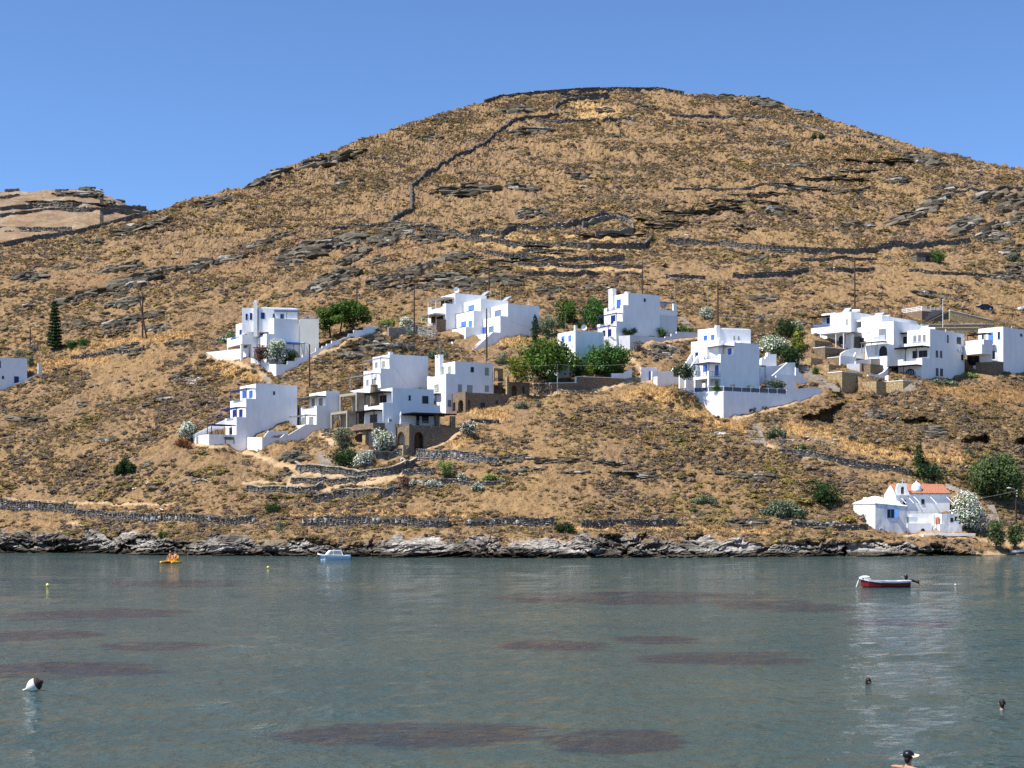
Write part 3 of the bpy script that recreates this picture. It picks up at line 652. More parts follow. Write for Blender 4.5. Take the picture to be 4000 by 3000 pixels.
wallthing('garden_wall', 'white wall front with a descending stepped top under the brown bush and oleander', 'garden wall', fn5, [('s', .004, .35, [(881, 808, 936), (800, 808, 925), (800, 790, 880), (740, 790, 850), (740, 770, 840), (680, 768, 820), (608, 742, 792)])])
wallthing('garden_wall', 'long low white wall front at the left end of the villa garden', 'garden wall', fn6, [('s', 0, .35, [(578, 632, 806), (350, 656, 762), (160, 676, 718), (122, 682, 702)])])
for xa, xb, yy in ((882, 1000, 812), (1000, 1090, 776), (1090, 1165, 738), (1167, 1240, 706), (1240, 1380, 640)): pad(fn, fn.S(xa, 0) - (1.5 if xa == 882 else 0), fn.S(xb, 0), .3, tw - .05, fn.Z(yy, fn.S(xa, 0), 0) - 1.1)
# ---- H: stepped row of three white units with bright blue doors
fh = Frame('C5', 915, 1068, 30)
H3 = House('stepped_house', 'stepped house unit with pale grey shutters and sloping stair wall, right end of blue row', 'house', fh, deep=3)
s0, s1, t0, T1, z1 = H3.blk(1415, 1868, 390, xl=1165)
H3.opening('f', s0, 1230, 486, 1316, 585, 'bluegrey', True)
m = H3.ter(1306, s0, 566, xl=1062, par=1.0)
H3.opening('f', m[0], 1142, 718, 1212, 812, 'bluegrey', True); H3.opening('f', m[0], 1056, 732, 1103, 828, 'blue', True)
l = H3.ter(1202, m[0], 800, xl=950, par=1.0)
H3.opening('f', l[0], 948, 940, 1000, 985, 'lightblue', True)
g = H3.mb('stair', 'white'); sA, sB = fh.S(915, 0), l[0]; zA, zB = fh.Z(1040, sA, 0), l[4]
for tt in (0, 1.3): fh.prism(g, [(sA, zA + .1), (sA + .4, zA + .1), (sB, zB + 1.0), (sB, H3.zb), (sA, H3.zb)], tt, tt + .22, 't')
for k in range(12): fh.box(g, sA + (sB - sA) * k / 12, sA + (sB - sA) * (k + 1) / 12 - .001, .22, 1.3, H3.zb, zA - .6 + (zB - zA + .6) * (k + 1) / 12)
def solar(h, S_, T_, z, w=2.0, fr=None):
    fr = fr or h.fr; m = MB(); P = [fr.w(S_, T_, z), fr.w(S_ + 1.3, T_, z + 1.0), fr.w(S_ + 1.3, T_ + w, z + 1.0), fr.w(S_, T_ + w, z)]; up = np.array([0, 0, .09])
    boxw(m, [P[0], P[1], P[2], P[3], P[0] + up, P[1] + up, P[2] + up, P[3] + up]); o = h.part('solar_panel', m, 'solar')
    m = MB(); 
    for t in (T_ + .05, T_ + w - .05): bar(m, fr.w(S_ + 1.25, t, z - .3), fr.w(S_ + 1.25, t, z + .97), .05)
    h.part('strut', m, 'whitepaint', o)
H3.mast(fh.S(1710, 2), 2, z1 - .2, 1.6, 'bamboo', 'vent_pipe', w=.12, arms=False); H3.done()
fh.contact([(915, 1068), (1000, 1040), (1200, 960), (1400, 872), (1550, 862), (1750, 852)])
t2 = T1 + .003
H2 = House('stepped_house', 'white stepped house unit with four bright blue shuttered openings, middle of the bright blue row', 'house', fh, deep=3)
s0, s1, t0, T2_, z1 = H2.blk(1027, 1420, 320, xl=772, t0=t2)
H2.opening('f', s0, 849, 415, 931, 505, 'lightblue', True)
m = H2.ter(920, s0, 490, xl=662, t0=t2)
for x0, y0, x1, y1 in ((745, 650, 815, 742), (852, 640, 900, 728)): H2.opening('f', m[0], x0, y0, x1, y1, 'lightblue', True)
l = H2.ter(808, m[0], 724, xl=612, t0=t2)
for x0, y0, x1, y1 in ((634, 865, 696, 960), (720, 856, 788, 948)): H2.opening('f', l[0], x0, y0, x1, y1, 'lightblue', True)
k_ = H2.ter(667, l[0], 940, xl=645, t0=t2)
H2.rail((m[0] + .1, t2 + .3), (m[0] + .1, m[3] - .1), m[4] + 1.0, .14, 'brown'); H2.rail((l[0] + .1, t2 + .3), (l[0] + .1, l[3] - .1), l[4] + 1.0, .14, 'brown')
g = H2.mb('front_wall', 'white'); Sf = fh.S(855, 1.0) ; fh.box(g, Sf, Sf + .3, 1.0, fh.T(680, Sf), H2.zb - 1, fh.Z(1045, Sf, 1))
solar(H2, fh.S(1380, t2 + 1), t2 + .8, z1 + .1, 2.2); H2.done()
t3 = T2_ + .003
H1 = House('stepped_house', 'stepped house unit with pergolas, stone corner and roof dish, left end of the blue row', 'house', fh, deep=4)
s0, s1, t0, T3, z1 = H1.blk(655, 1110, 240, xl=455, t0=t3, par=.3)
H1.opening('f', s0, 455, 348, 500, 420, 'dark', True); H1.opening('f', s0, 512, 340, 615, 415, 'dark')
m = H1.ter(524, s0, 386, xl=263, t0=t3, gap=(312, 478, 430), par=1.3); H1.rail((m[0] + .12, fh.T(312, m[0])), (m[0] + .12, fh.T(478, m[0])), fh.Z(482, m[0], t3), .9, 'bluegrey')
H1.pergola(m[0], s0, t3 + .3, m[3], fh.Z(296, m[0], t3), m[4], 'whitepaint', 9, cover='bamboo', posts=((0, 1), (0, .55)))
H1.opening('f', m[0], 320, 582, 372, 675, 'dark', True); H1.opening('f', m[0], 388, 575, 485, 670, 'dark')
l0 = fh.S(388, t3); lz = fh.Z(690, l0, t3); g = H1.mb('stone_terrace', 'stone'); fh.box(g, l0, m[0] - .003, t3, fh.T(60, l0), H1.zb, lz, True); g2 = H1.mb('stone_wall', 'stone'); fh.box(g2, l0, m[0] - .003, t3 - .02, t3 + .3, lz + .003, fh.Z(612, l0, t3))
H1.rail((l0 + .1, t3 + 2), (l0 + .1, fh.T(0, l0)), lz, .45, 'whitepaint')
H1.pergola(l0, m[0], t3 + .3, fh.T(170, l0), fh.Z(540, m[0], t3), lz, 'whitepaint', 9, cover='bamboo', posts=((0, .5), (0, 1)))
H1.dish(s0 + .8, t3 + .7, z1, .6); H1.mast(s0 + 2.4, t3 + .5, z1, .5, arms=False); solar(H1, fh.S(1065, t3 + 1), t3 + .4, z1 + .1, 2.4)
for x in (1232, 1310, 1347): H1.mast(fh.S(x, t3 + 3), t3 + 3, z1 - 2.5, fh.Z(180 + (x % 7) * 5, fh.S(x, t3), t3 + 3) - z1 + 2.5, 'bamboo', 'vent_pipe', w=.1, arms=False)
H1.done()
wallthing('garden_wall', 'small white stepped entrance wall in front of the bright blue house row', 'garden wall', fh, [
    ('s', l0 - 1.0, .3, [(620, 940, 1030), (480, 930, 985)], False), ('t', t3 - 2.2, .3, [(395, 860, 920), (470, 880, 970), (560, 850, 1000)], False)])
# ---- I: upper right house with chimney and blue balconies
fi = Frame('C6', 1412, 750, 30)
I_ = House('white_house', 'tall white house with square chimney and dark blue balcony railings beside big trees', 'house', fi, deep=1)
tw = 2.2
s0, s1, t0, T1, z1 = I_.blk(1393, 1737, 120, xl=1218, t0=tw)
I_.opening('f', s0, 1270, 194, 1313, 282, 'blue', True); I_.opening('s', tw, 1562, 182, 1581, 214, 'dark')
m = I_.ter(1338, s0, 250, xl=1131, t0=tw, gap=(1162, 1308, 292)); I_.rail((m[0] + .12, fi.T(1162, m[0])), (m[0] + .12, fi.T(1308, m[0])), fi.Z(292, m[0], tw), .55, 'navy')
I_.opening('f', m[0], 1208, 365, 1254, 450, 'navy', True)
l = I_.ter(1266, m[0], 425, xl=1058, t0=tw, gap=(1090, 1236, 460)); I_.rail((l[0] + .12, fi.T(1090, l[0])), (l[0] + .12, fi.T(1236, l[0])), fi.Z(460, l[0], tw), .55, 'navy')
I_.pergola(l[0], m[0], tw + .1, l[3], fi.Z(336, l[0], tw), l[4], 'navy', 8)
I_.opening('f', l[0], 1175, 515, 1212, 590, 'navy', True); I_.opening('f', l[0], 1118, 528, 1146, 592, 'navy', True)
I_.pergola(l[0] - 1.8, l[0], tw + .1, l[3], fi.Z(480, l[0], tw), fi.Z(600, 0, 0), 'navy', 8)
I_.chimney(1223, 1181, 80, s0 - .5, .9, m[4])
r0 = fi.S(1737, tw) + .003; r1 = fi.S(1918, tw); g = I_.mb('wall', 'white'); zr = fi.Z(300, r0, tw); fi.box(g, r0, r1, tw, tw + 5, I_.zb, zr, True); fi.box(g, r1 - .7, r1, tw + .01, tw + .6, zr, fi.Z(238, r1, tw))
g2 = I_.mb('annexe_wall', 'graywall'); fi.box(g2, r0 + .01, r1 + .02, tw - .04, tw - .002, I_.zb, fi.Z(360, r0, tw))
I_.pergola(r0, r1, tw + .1, tw + 4, fi.Z(215, r0, tw), zr, 'bluegrey', 7, posts=((.98, 0), (.98, 1)), cover=None)
mm = MB(); fi.box(mm, s0 + .3, s0 + 1.0, tw + 1.0, tw + 1.7, z1 - .1, z1 + .4); I_.part('vent', mm, 'white'); I_.done()
wallthing('garden_wall', 'white terrace wall below the tall house with the square chimney', 'garden wall', fi, [
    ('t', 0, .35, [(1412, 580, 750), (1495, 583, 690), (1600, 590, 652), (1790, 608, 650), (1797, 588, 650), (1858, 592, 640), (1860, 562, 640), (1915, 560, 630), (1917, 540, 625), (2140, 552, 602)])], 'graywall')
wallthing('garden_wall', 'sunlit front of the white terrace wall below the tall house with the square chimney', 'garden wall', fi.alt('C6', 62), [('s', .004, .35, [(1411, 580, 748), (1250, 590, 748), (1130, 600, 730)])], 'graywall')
# ---- J: little house among the trees
fj = Frame('C6', 565, 1208, 30)
J_ = House('white_house', 'small white house half hidden by the fig tree with two light blue windows', 'house', fj, deep=1)
tw = 5.5
s0, s1, t0, T1, z1 = J_.blk(822, 1130, 527, xl=632, t0=tw)
J_.opening('f', s0, 674, 590, 706, 640, 'lightblue'); J_.opening('f', s0, 749, 581, 779, 646, 'lightblue', True)
lz_ = fj.S(640, tw); J_.ter(640, s0, 860, xl=320, t0=tw, par=.9); J_.opening('f', lz_, 470, 900, 500, 1020, 'navy', True); J_.opening('f', lz_, 345, 880, 375, 960, 'navy')
mm = MB(); fj.box(mm, s0 + .05, s0 + .55, tw + .1, tw + .6, z1 - .1, fj.Z(470, s0, tw)); J_.part('chimney', mm, 'white')
J_.dish(s0 + 2.3, tw + .4, z1, .55); J_.mast(s0 + 1, tw + 5.2, z1, fj.Z(340, s0, tw + 5) - z1, 'metal'); J_.done()
wallthing('stone_garden_wall', 'brown stone garden wall with white coping below the fig tree', 'garden wall', fj, [
    ('t', 0, .5, [(565, 1098, 1208), (840, 1094, 1180), (843, 1028, 1180), (1100, 1036, 1140), (1350, 1046, 1085)]),
    ('s', .004, .5, [(563, 1098, 1208), (360, 1104, 1215)])], 'stone', cap='white')
wallthing('garden_wall', 'low white wall with a coping scroll at the right end of the stone garden wall', 'garden wall', fj, [
    ('t', .9, .3, [(1215, 990, 1045), (1350, 990, 1040), (1352, 970, 1040), (1385, 968, 1030), (1400, 940, 1020), (1432, 938, 1015)], False)])
# ---- K: big terrace house, right of centre
fk = Frame('C7', 1040, 1193, 30)
K_ = House('white_house', 'white three storey house with blue shutters above the great white retaining wall', 'house', fk, deep=0)
tw = 2.6
zt_ = fk.Z(912, 0, 0)
s0, s1, t0, T1, z1 = K_.blk(1155, 1428, 380, xl=940, t0=tw, zb=zt_ - 2)
for x0, y0, x1, y1, d in ((964, 458, 1006, 532, 0), (1089, 446, 1126, 512, 1)): K_.opening('f', s0, x0, y0, x1, y1, 'blue', bool(d))
m = K_.ter(1010, s0, 508, xl=793, t0=tw, gap=(828, 978, 545), zb=fk.Z(760, 0, tw)); K_.rail((m[0] + .12, fk.T(828, m[0])), (m[0] + .12, fk.T(978, m[0])), fk.Z(545, m[0], tw), .5, 'bluegrey')
K_.pergola(m[0] + .4, s0, tw + .02, m[3] - 1.5, fk.Z(412, m[0], tw), m[4], 'grey', 6, cover='sail')
for x0, y0, x1, y1, d in ((821, 630, 861, 690, 0), (951, 627, 986, 740, 1)): K_.opening('f', m[0], x0, y0, x1, y1, 'blue', bool(d))
l0 = fk.S(882, tw); lt = fk.T(714, l0); lz = fk.Z(768, l0, tw)
g = K_.mb('wall', 'white'); fk.box(g, l0, m[0] - .003, tw, lt, lz, lz + .3, True); fk.box(g, l0, l0 + .2, fk.T(872, l0), lt, lz + .3, fk.Z(738, l0, tw)); fk.box(g, m[0], s0, tw + .002, m[3] - .5, zt_ - 2, fk.Z(760, 0, tw))
for x in (880, 735):
    mm = MB(); q = fk.T(x, l0); fk.box(mm, l0 + .002, l0 + .4, q, q + .42, zt_ - 1, fk.Z(688, l0, q)) ; K_.part('pillar', mm, 'white')
K_.rail((l0 + .1, fk.T(855, l0)), (l0 + .1, fk.T(745, l0)), fk.Z(738, l0, tw), .85, 'bluegrey'); K_.rail((l0 + .4, tw + .1), (m[0], tw + .1), lz + .3, .95, 'bluegrey')
K_.pergola(l0, m[0], tw + .1, lt - .2, fk.Z(596, l0, tw), lz + .3, 'bluegrey', 6, cover='sail')
K_.opening('f', m[0], 812, 782, 842, 808, 'dark'); K_.opening('f', m[0], 952, 796, 985, 868, 'grey', True)
# upper part behind, turned square to the view
fk2 = fk.alt('C7', 14, (s0, tw)); tq = 3.6; ua, ub = fk2.S(990, tq), fk2.S(1335, tq); zt = fk2.Z(222, ua, tq); g = K_.mb('wall', 'white')
fk2.box(g, ua, ub, tq, tq + 5, zt_ - 2, zt - .3, True)
for k in range(4): fk2.box(g, ua + .08 * k * k, ub - .08 * k * k, tq + .08 * k * k, tq + 5, zt - .3 + .09 * k, zt - .3 + .09 * (k + 1))
for x0, y0, x1, y1 in ((1147, 312, 1163, 349), (1194, 315, 1211, 351)): K_.opening('s', tq, x0, y0, x1, y1, 'greygreen' if False else 'green', fr=fk2)
mm = MB(); c0 = fk2.S(957, tq); fk2.box(mm, c0, c0 + .75, tq - .2, tq + .6, z1 - 2, fk2.Z(195, c0, tq)); K_.part('chimney', mm, 'white')
fk3 = fk.alt('C7', 48, None); fk3.o = fk2.xy(ua, tq); uz = K_.zb
s3 = -.004; g = K_.mb('wing_wall', 'white'); tE = fk3.T(762, s3); fk3.box(g, s3, s3 + 5, .9, tE, zt_ - 2, fk3.Z(225, 0, 1)); tF = fk3.T(690, s3 - 1.6); fk3.box(g, s3 - 1.6, s3 - .002, -1.0, tF, zt_ - 3, fk3.Z(365, 0, 1))
for x0, y0, x1, y1 in ((826, 307, 863, 380), (906, 299, 944, 366)): K_.opening('f', s3, x0, y0, x1, y1, 'blue', True, fr=fk3)
K_.opening('f', s3 - 1.6, 736, 488, 766, 556, 'navy', True, fr=fk3)
g = K_.mb('stair', 'white'); zS = fk3.Z(500, s3 - 1.6, tF); fk3.prism(g, [(s3 - 5.5, zS - 3.8), (s3 - 1.6, zS), (s3 - 1.6, zt_ - 3), (s3 - 5.5, zt_ - 3)], tF - .3, tF, 't'); fk3.prism(g, [(s3 - 5.5, zS - 4.3), (s3 - 1.6, zS - .5), (s3 - 1.6, zt_ - 3), (s3 - 5.5, zt_ - 3)], tF - 1.6, tF - 1.3, 't')
mm = MB(); p = fk2.w(fk2.S(1205, tq - 1), tq - 1.2, z1 + .2); blob(mm, p, (.5, .4, .35)); K_.part('water_tank', mm, 'white')
K_.dish(ub - 3, tq - .5, z1, .3, fr=fk2)
# side veranda to the right
K_.pergola(s1 + .003, fk.S(1508, tw), tw + .2, tw + 3.2, fk.Z(632, s1, tw), fk.Z(760, s1, tw), 'grey', 4, cover='grey', posts=((.97, 0), (.97, 1))); K_.done()
pad(fk, .3, fk.S(1720, 0), .3, tw, zt_ - .3); pad(fk, l0 - 1.5, m[0] + .3, tw - .3, lt, zt_ - .3); pad(fk, -.5, m[0], .3, lt, zt_ - .3)
WK = wallthing('retaining_wall', 'great white retaining wall with a railing below the three storey house with blue shutters', 'retaining wall', fk, [
    ('t', 0, .4, [(1040, 910, 1193), (1720, 942, 1045), (1722, 890, 1042), (1990, 868, 965), (2060, 870, 935), (2112, 902, 912)])])
fk6 = fk.alt('C7', 58)
wallthing('retaining_wall', 'bright front face of the great white retaining wall, narrowing up to the left', 'retaining wall', fk6, [('s', .004, .4, [(1039, 910, 1193), (960, 912, 1188), (880, 914, 1115), (800, 916, 1035), (718, 924, 950), (612, 862, 885)])])
RL = Thing('railing', 'white post railing with dark blue netting on top of the great white retaining wall', 'railing', fk.w(.2, .2, zt_))
def railpts(th, P, h, n, mat, panel=None):
    m = th.mb('rail', mat)
    for (a, b) in zip(P, P[1:]): bar(m, a + [0, 0, h], b + [0, 0, h], .06); bar(m, a + [0, 0, .1], b + [0, 0, .1], .05)
    for (a, b), k in zip(zip(P, P[1:]), n):
        for i in range(k): mm = MB(); q = a + (b - a) * i / k; bar(mm, q - np.array([0, 0, .05]), q + np.array([0, 0, h + .04]), .09); th.part('post', mm, mat)
        if panel: mm = MB(); bar(mm, a + [0, 0, h * .5], b + [0, 0, h * .5], .02, h * .72); th.part('netting', mm, panel)
railpts(RL, [fk6.w(.2, fk6.T(720, 0), fk6.Z(924, 0, fk6.T(720, 0))), fk.w(.2, .2, fk.Z(912, 0, 0)), fk.w(fk.S(1720, 0), .2, fk.Z(942, fk.S(1720, 0), 0))], 1.0, [2, 7], 'whitepaint', 'netting'); RL.done()
fk4 = fk.alt('C7'); fk4.o = fk.xy(fk.S(327, 3.5) if False else 0, 0)
wallthing('garden_wall', 'low white yard walls left of the three storey house, under a dark green bush', 'garden wall', Frame('C7', 325, 835, 30), [
    ('t', 0, .3, [(325, 748, 838), (480, 750, 850), (662, 757, 860)]), ('s', .004, .3, [(323, 748, 836), (285, 752, 800)]),
    ('t', 2.6, .3, [(270, 690, 760), (480, 690, 760), (500, 655, 740)], False)])
wallthing('garden_wall', 'small white wall ends beside a blue gate at the end of the dirt path', 'garden wall', Frame('C7', 160, 795, 20), [
    ('t', 0, .3, [(150, 756, 800), (232, 758, 792)]), ('t', 1.6, .3, [(150, 652, 760), (320, 645, 740)], False)])
wallthing('garden_gate', 'narrow blue wooden gate between small white walls at the path end', 'gate', Frame('C7', 243, 785, 20), [('t', 0, .06, [(234, 690, 784), (252, 690, 784)], False)], 'blue')
fr_ = Frame('C7', 1600, 780, 30, Y=fk.Y0 + 13)
wallthing('garden_wall', 'white garden ramp rising right of the three storey house above the great wall', 'garden wall', fr_, [
    ('t', 0, .3, [(1510, 740, 790), (1560, 748, 790), (1730, 598, 700), (1815, 598, 650)], False),
    ('t', 2.2, .3, [(1435, 645, 740), (1640, 630, 740), (1720, 600, 700)], False), ('t', -1.2, .3, [(1610, 738, 800), (1820, 735, 790), (1822, 650, 740)], False)])
wallthing('garden_wall', 'stepped white wall edge running beside the long stone stair', 'garden wall', Frame('C7', 1985, 868, 30, dY=1), [
    ('t', .3, .3, [(1800, 655, 700), (1850, 660, 730), (1852, 700, 760), (1900, 730, 800), (1902, 760, 820), (1960, 800, 868), (1998, 800, 872)], False)])
wallthing('wall_oven', 'white outdoor ovens with two arched mouths behind the oleander', 'oven', Frame('C7', 1480, 600, 12, Y=fk.Y0 + 16), [('t', 0, 1.2, [(1450, 580, 605), (1460, 545, 605), (1478, 545, 605), (1492, 560, 605), (1500, 530, 605), (1515, 530, 605), (1517, 488, 605), (1540, 488, 605), (1548, 510, 605), (1612, 505, 630)], False)], 'white')
# ================================================================== RIGHT-HAND HOUSES
fl = Frame('C8', 1340, 778, 44)
L3 = House('white_house', 'big white house with three small square windows and brown pergolas above the yellow stone wall', 'house', fl, deep=3)
s0, s1, t0, T1, z1 = L3.blk(1400, 1698, 340, xl=1203)
sF = s0
for x0, y0, x1, y1 in ((1253, 395, 1286, 453), (1295, 392, 1326, 451), (1336, 389, 1366, 449)): L3.opening('f', s0, x0, y0, x1, y1, 'wgrey')
for x0, y0, x1, y1 in ((1548, 397, 1559, 460), (1632, 415, 1666, 470), (1450, 530, 1468, 586), (1486, 532, 1503, 589), (1450, 682, 1471, 745), (1487, 685, 1509, 748), (1669, 566, 1685, 611)): L3.opening('s', 0, x0, y0, x1, y1, 'dark')
zf2 = fl.Z(640, s0, 0)
for x0, y0, x1, y1 in ((1250, 533, 1292, 597), (1303, 530, 1376, 588)): L3.opening('f', s0, x0, y0, x1, y1, 'dark', True)
m = L3.ter(1332, s0, 592, xl=1122, par=1.0, gap=(1168, 1282, 612))
L3.pergola(m[0] + .3, s0, .1, m[3] - .1, fl.Z(498, s0, 0), m[4], 'brown', 8, cover='brown', posts=((0, .25), (0, .75)))
g = L3.mb('fin', 'white'); fl.prism(g, [(s0, m[4]), (s0 - .7, m[4]), (s0 - .15, fl.Z(505, s0, 3)), (s0, fl.Z(505, s0, 3))], fl.T(1215, s0), fl.T(1215, s0) + .2, 't')
# ground floor with arched glazing
mm = MB(); a, b = fl.T(1275, m[0]), fl.T(1182, m[0]); zb_, zt_ = fl.Z(768, m[0], 1), fl.Z(682, m[0], 1); a, b = sorted((a, b)); r = (b - a) / 2; P = [(a, zb_)] + [(a + r - r * math.cos(math.pi * k / 12), zb_ + (zt_ - zb_) * (.45 + .55 * math.sin(math.pi * k / 12))) for k in range(13)] + [(b, zb_)]
fl.prism(mm, P, m[0] - .05, m[0] - .004, 's'); o = L3.part('window', mm, 'dark'); mm = MB()
for k in range(5): t = a + (b - a) * (k + .5) / 5; fl.box(mm, m[0] - .09, m[0] - .055, t - .05, t + .05, zb_, zb_ + (zt_ - zb_) * .8)
L3.part('glazing_bar', mm, 'whitepaint', o)
L3.opening('f', m[0], 1045, 672, 1125, 768, 'dark', True)
L3.pergola(m[0] - 1.8, m[0], .1, fl.T(1030, m[0] - 1.8), fl.Z(658, m[0], 0), fl.z0 - .3, 'brown', 8, cover='brown', posts=((0, .45), (0, .98)))
# left wing with brown pergola
tw = T1 + .003; wb = L3.blk(1200, 1300, 380, xl=1095, t0=tw, s0=s0 + 1.2, s1=s1 - 2); L3.opening('f', wb[0], 1135, 412, 1200, 470, 'dark', True)
ml = L3.ter(1203, wb[0], 472, xl=1028, t0=tw, par=.9); L3.pergola(ml[0] + .2, wb[0], tw, ml[3] - .1, fl.Z(380, wb[0], tw), ml[4], 'brown', 6, cover='brown', posts=((0, .97),))
L3.opening('f', ml[0], 1085, 548, 1120, 612, 'dark', True); L3.opening('f', ml[0], 985, 560, 1030, 612, 'dark', True)
L3.pergola(ml[0] - 2, ml[0], tw, fl.T(960, ml[0] - 2), fl.Z(515, ml[0], tw), fl.Z(620, ml[0], tw), 'brown', 6, cover='brown', posts=((0, .5), (0, .97)))
L3.aircon('s', 0, 1637, 517, 1667, 538)
g = L3.mb('pilaster', 'white'); S_ = fl.S(1535, 0); fl.prism(g, [(S_ - .2, fl.Z(345, S_, 0)), (S_ + .2, fl.Z(347, S_, 0)), (S_ + .05, fl.Z(455, S_, 0)), (S_ - .05, fl.Z(455, S_, 0))], -.1, -.003, 't')
solar(L3, fl.S(1370, 3), 3.2, z1 + .3, 1.6); mm = MB(); p = fl.w(s0 + 2.2, 2.0, z1 + .35); tube(mm, [p, p + np.array([1.6, .2, 0])], .28, 10); L3.part('water_tank', mm, 'whitepaint')
L3.mast(s1 - .8, 1, z1, 1.0, arms=False); L3.done()
fl.contact([(1340, 775), (1450, 770), (1560, 770), (1640, 755), (1720, 690)])
# L2 middle unit
f2_ = Frame('C8', 1085, 460, 44, Y=fl.Y0 + 5)
L2 = House('white_house', 'white house with one tall four paned window and glass balcony in the right hand group', 'house', f2_, deep=6)
s0, s1, t0, T1, z1 = L2.blk(1085, 1375, 272, xl=900)
L2.opening('f', s0, 955, 338, 1026, 437, 'wgrey', True)
mm = MB(); zb_ = f2_.Z(438, s0, 1); f2_.box(mm, s0 - .9, s0 - .003, f2_.T(1030, s0), f2_.T(930, s0), zb_ - .2, zb_); L2.part('balcony', mm, 'white')
L2.rail((s0 - .85, f2_.T(1028, s0)), (s0 - .85, f2_.T(932, s0)), zb_, .9, 'whitepaint', 3, 'solar')
m = L2.ter(1030, s0, 470, xl=838, par=.3); L2.pergola(m[0] - 1.5, m[0], .1, m[3], f2_.Z(455, m[0], 0), L2.zb + 4, 'grey', 8, cover='bamboo', posts=((0, .5), (0, .98)))
L2.opening('f', m[0], 920, 478, 955, 570, 'wpale', True)
mm = MB(); a, b = sorted((f2_.T(1030, m[0]), f2_.T(962, m[0]))); zc = f2_.Z(575, m[0], 1); zt_ = f2_.Z(490, m[0], 1); P = [(a, zc)] + [(a + (b - a) * (1 - math.cos(math.pi * k / 10)) / 2, zc + (zt_ - zc) * (.4 + .6 * math.sin(math.pi * k / 10))) for k in range(11)] + [(b, zc)]; f2_.prism(mm, P, m[0] - .06, m[0] - .004, 's'); L2.part('window', mm, 'dark')
mm = MB(); f2_.box(mm, s0 + 1, s0 + 2.5, 1, 2.5, z1 - .2, z1 + .25); L2.part('skylight', mm, 'grey'); L2.done()
# L2b with recessed dark veranda
f2b = Frame('C8', 985, 480, 44, Y=fl.Y0 + 9.5)
Lb = House('white_house', 'white house with a deep dark veranda and rounded back, behind the tall four paned window', 'house', f2b, deep=6)
s0, s1, t0, T1, z1 = Lb.blk(985, 1285, 226, xl=806)
g = Lb.mb('wall', 'white'); c = f2b.w(s1 - .02, 2.6, 0); mm = MB(); lathe(mm, (c[0], c[1], z1 - 6), [(2.55, 0), (2.55, 6.0 - .3), (2.3, 5.85), (1.8, 5.98)], 20); Lb.part('apse', mm, 'white')
tv = T1 + .003; tvv = f2b.T(724, s0); zr = f2b.Z(262, s0, tv); zfl_ = f2b.Z(375, s0, tv)
f2b.box(g, s0, s1, tv, tvv, zr - .35, zr, True); f2b.box(g, s0 + 2.2, s1, tv, tvv, Lb.zb, zr - .36); f2b.box(g, s0, s0 + 2.2, tv, tvv, Lb.zb, zfl_); f2b.box(g, s0, s0 + .25, tv + .01, tv + 1.5, zfl_, f2b.Z(330, s0, tv))
Lb.opening('f', s0 + 2.2, 822, 282, 895, 328, 'dark', True); mm = MB()
for x, y in ((772, 296), (772, 320), (788, 322)): p = f2b.w(s0 + 2.15, f2b.T(x, s0 + 2.2), f2b.Z(y, s0 + 2.2, 6)); blob(mm, p, (.2, .05, .2), 8, 5)
Lb.part('wall_plate', mm, 'dark')
Lb.opening('f', s0, 845, 310 if False else 335, 880, 372, 'wpale')
Lb.pergola(s0 - 2.5, s0, tv, tvv, f2b.Z(380, s0, tv), Lb.zb + 3, 'grey', 7, cover='grey', posts=((0, .1), (0, .98)))
g = Lb.mb('stone_wall', 'darkstone'); f2b.box(g, s0 - .4, s0 - .003, tv, f2b.T(735, s0), Lb.zb, f2b.Z(408, s0, tv))
Lb.opening('f', s0 - .4, 792, 420, 830, 500, 'dark', True)
for x in (925, 1020): solar(Lb, f2b.S(x + 60, 1.5), 1.5 + (x - 900) * .012, z1 + .05, 2.0)
Lb.done()
# L1 leftmost
f1 = Frame('C8', 718, 480, 44, Y=fl.Y0 + 13)
L1 = House('white_house', 'white house with blue balcony railing and blue door, leftmost of the right hand group', 'house', f1, deep=6)
s0, s1, t0, T1, z1 = L1.blk(718, 960, 192, xl=536)
for x0, y0, x1, y1, k in ((565, 263, 586, 322, 'wpale'), (611, 259, 649, 345, 'wpale'), (674, 255, 693, 311, 'wgrey')): L1.opening('f', s0, x0, y0, x1, y1, k)
L1.rail((s0 - .25, f1.T(665, s0)), (s0 - .25, f1.T(556, s0)), f1.Z(362, s0, 2), .9, 'whitepaint')
tv = T1 + .003; bb = L1.blk(540, 700, 200, xl=462, t0=tv, s0=s0 + 1.8, s1=s1 - 1); L1.opening('f', bb[0], 508, 250, 537, 300, 'navy', True); L1.opening('f', bb[0], 478, 240, 495, 285, 'wpale')
m = L1.ter(536, bb[0], 322, xl=372, t0=tv, par=.35); L1.rail((m[0] + .12, tv + .1), (m[0] + .12, m[3] - .1), m[4] + .3, .75, 'navy', None, 'bluegrey')
L1.pergola(m[0], bb[0], tv, m[3], f1.Z(228, m[0], tv), m[4], 'brown', 6, cover='brown', posts=((0, .97),))
L1.opening('f', m[0], 419, 384, 448, 440, 'blue', True)
pg = L1.pergola(m[0] - 2.2, s0 - .003, .2, f1.T(455, m[0] - 2.2), f1.Z(378, s0, 0), L1.zb + 3, 'whitepaint', 9, cover='whitepaint', posts=((0, .02), (0, .35), (0, .98)))
mm = MB(); a, b = sorted((f1.T(655, s0), f1.T(612, s0))); zc = f1.Z(470, s0, 1); zt_ = f1.Z(398, s0, 1); P = [(a, zc)] + [(a + (b - a) * (1 - math.cos(math.pi * k / 10)) / 2, zc + (zt_ - zc) * (.6 + .4 * math.sin(math.pi * k / 10))) for k in range(11)] + [(b, zc)]; f1.prism(mm, P, s0 - .06, s0 - .004, 's'); L1.part('door', mm, 'dark')
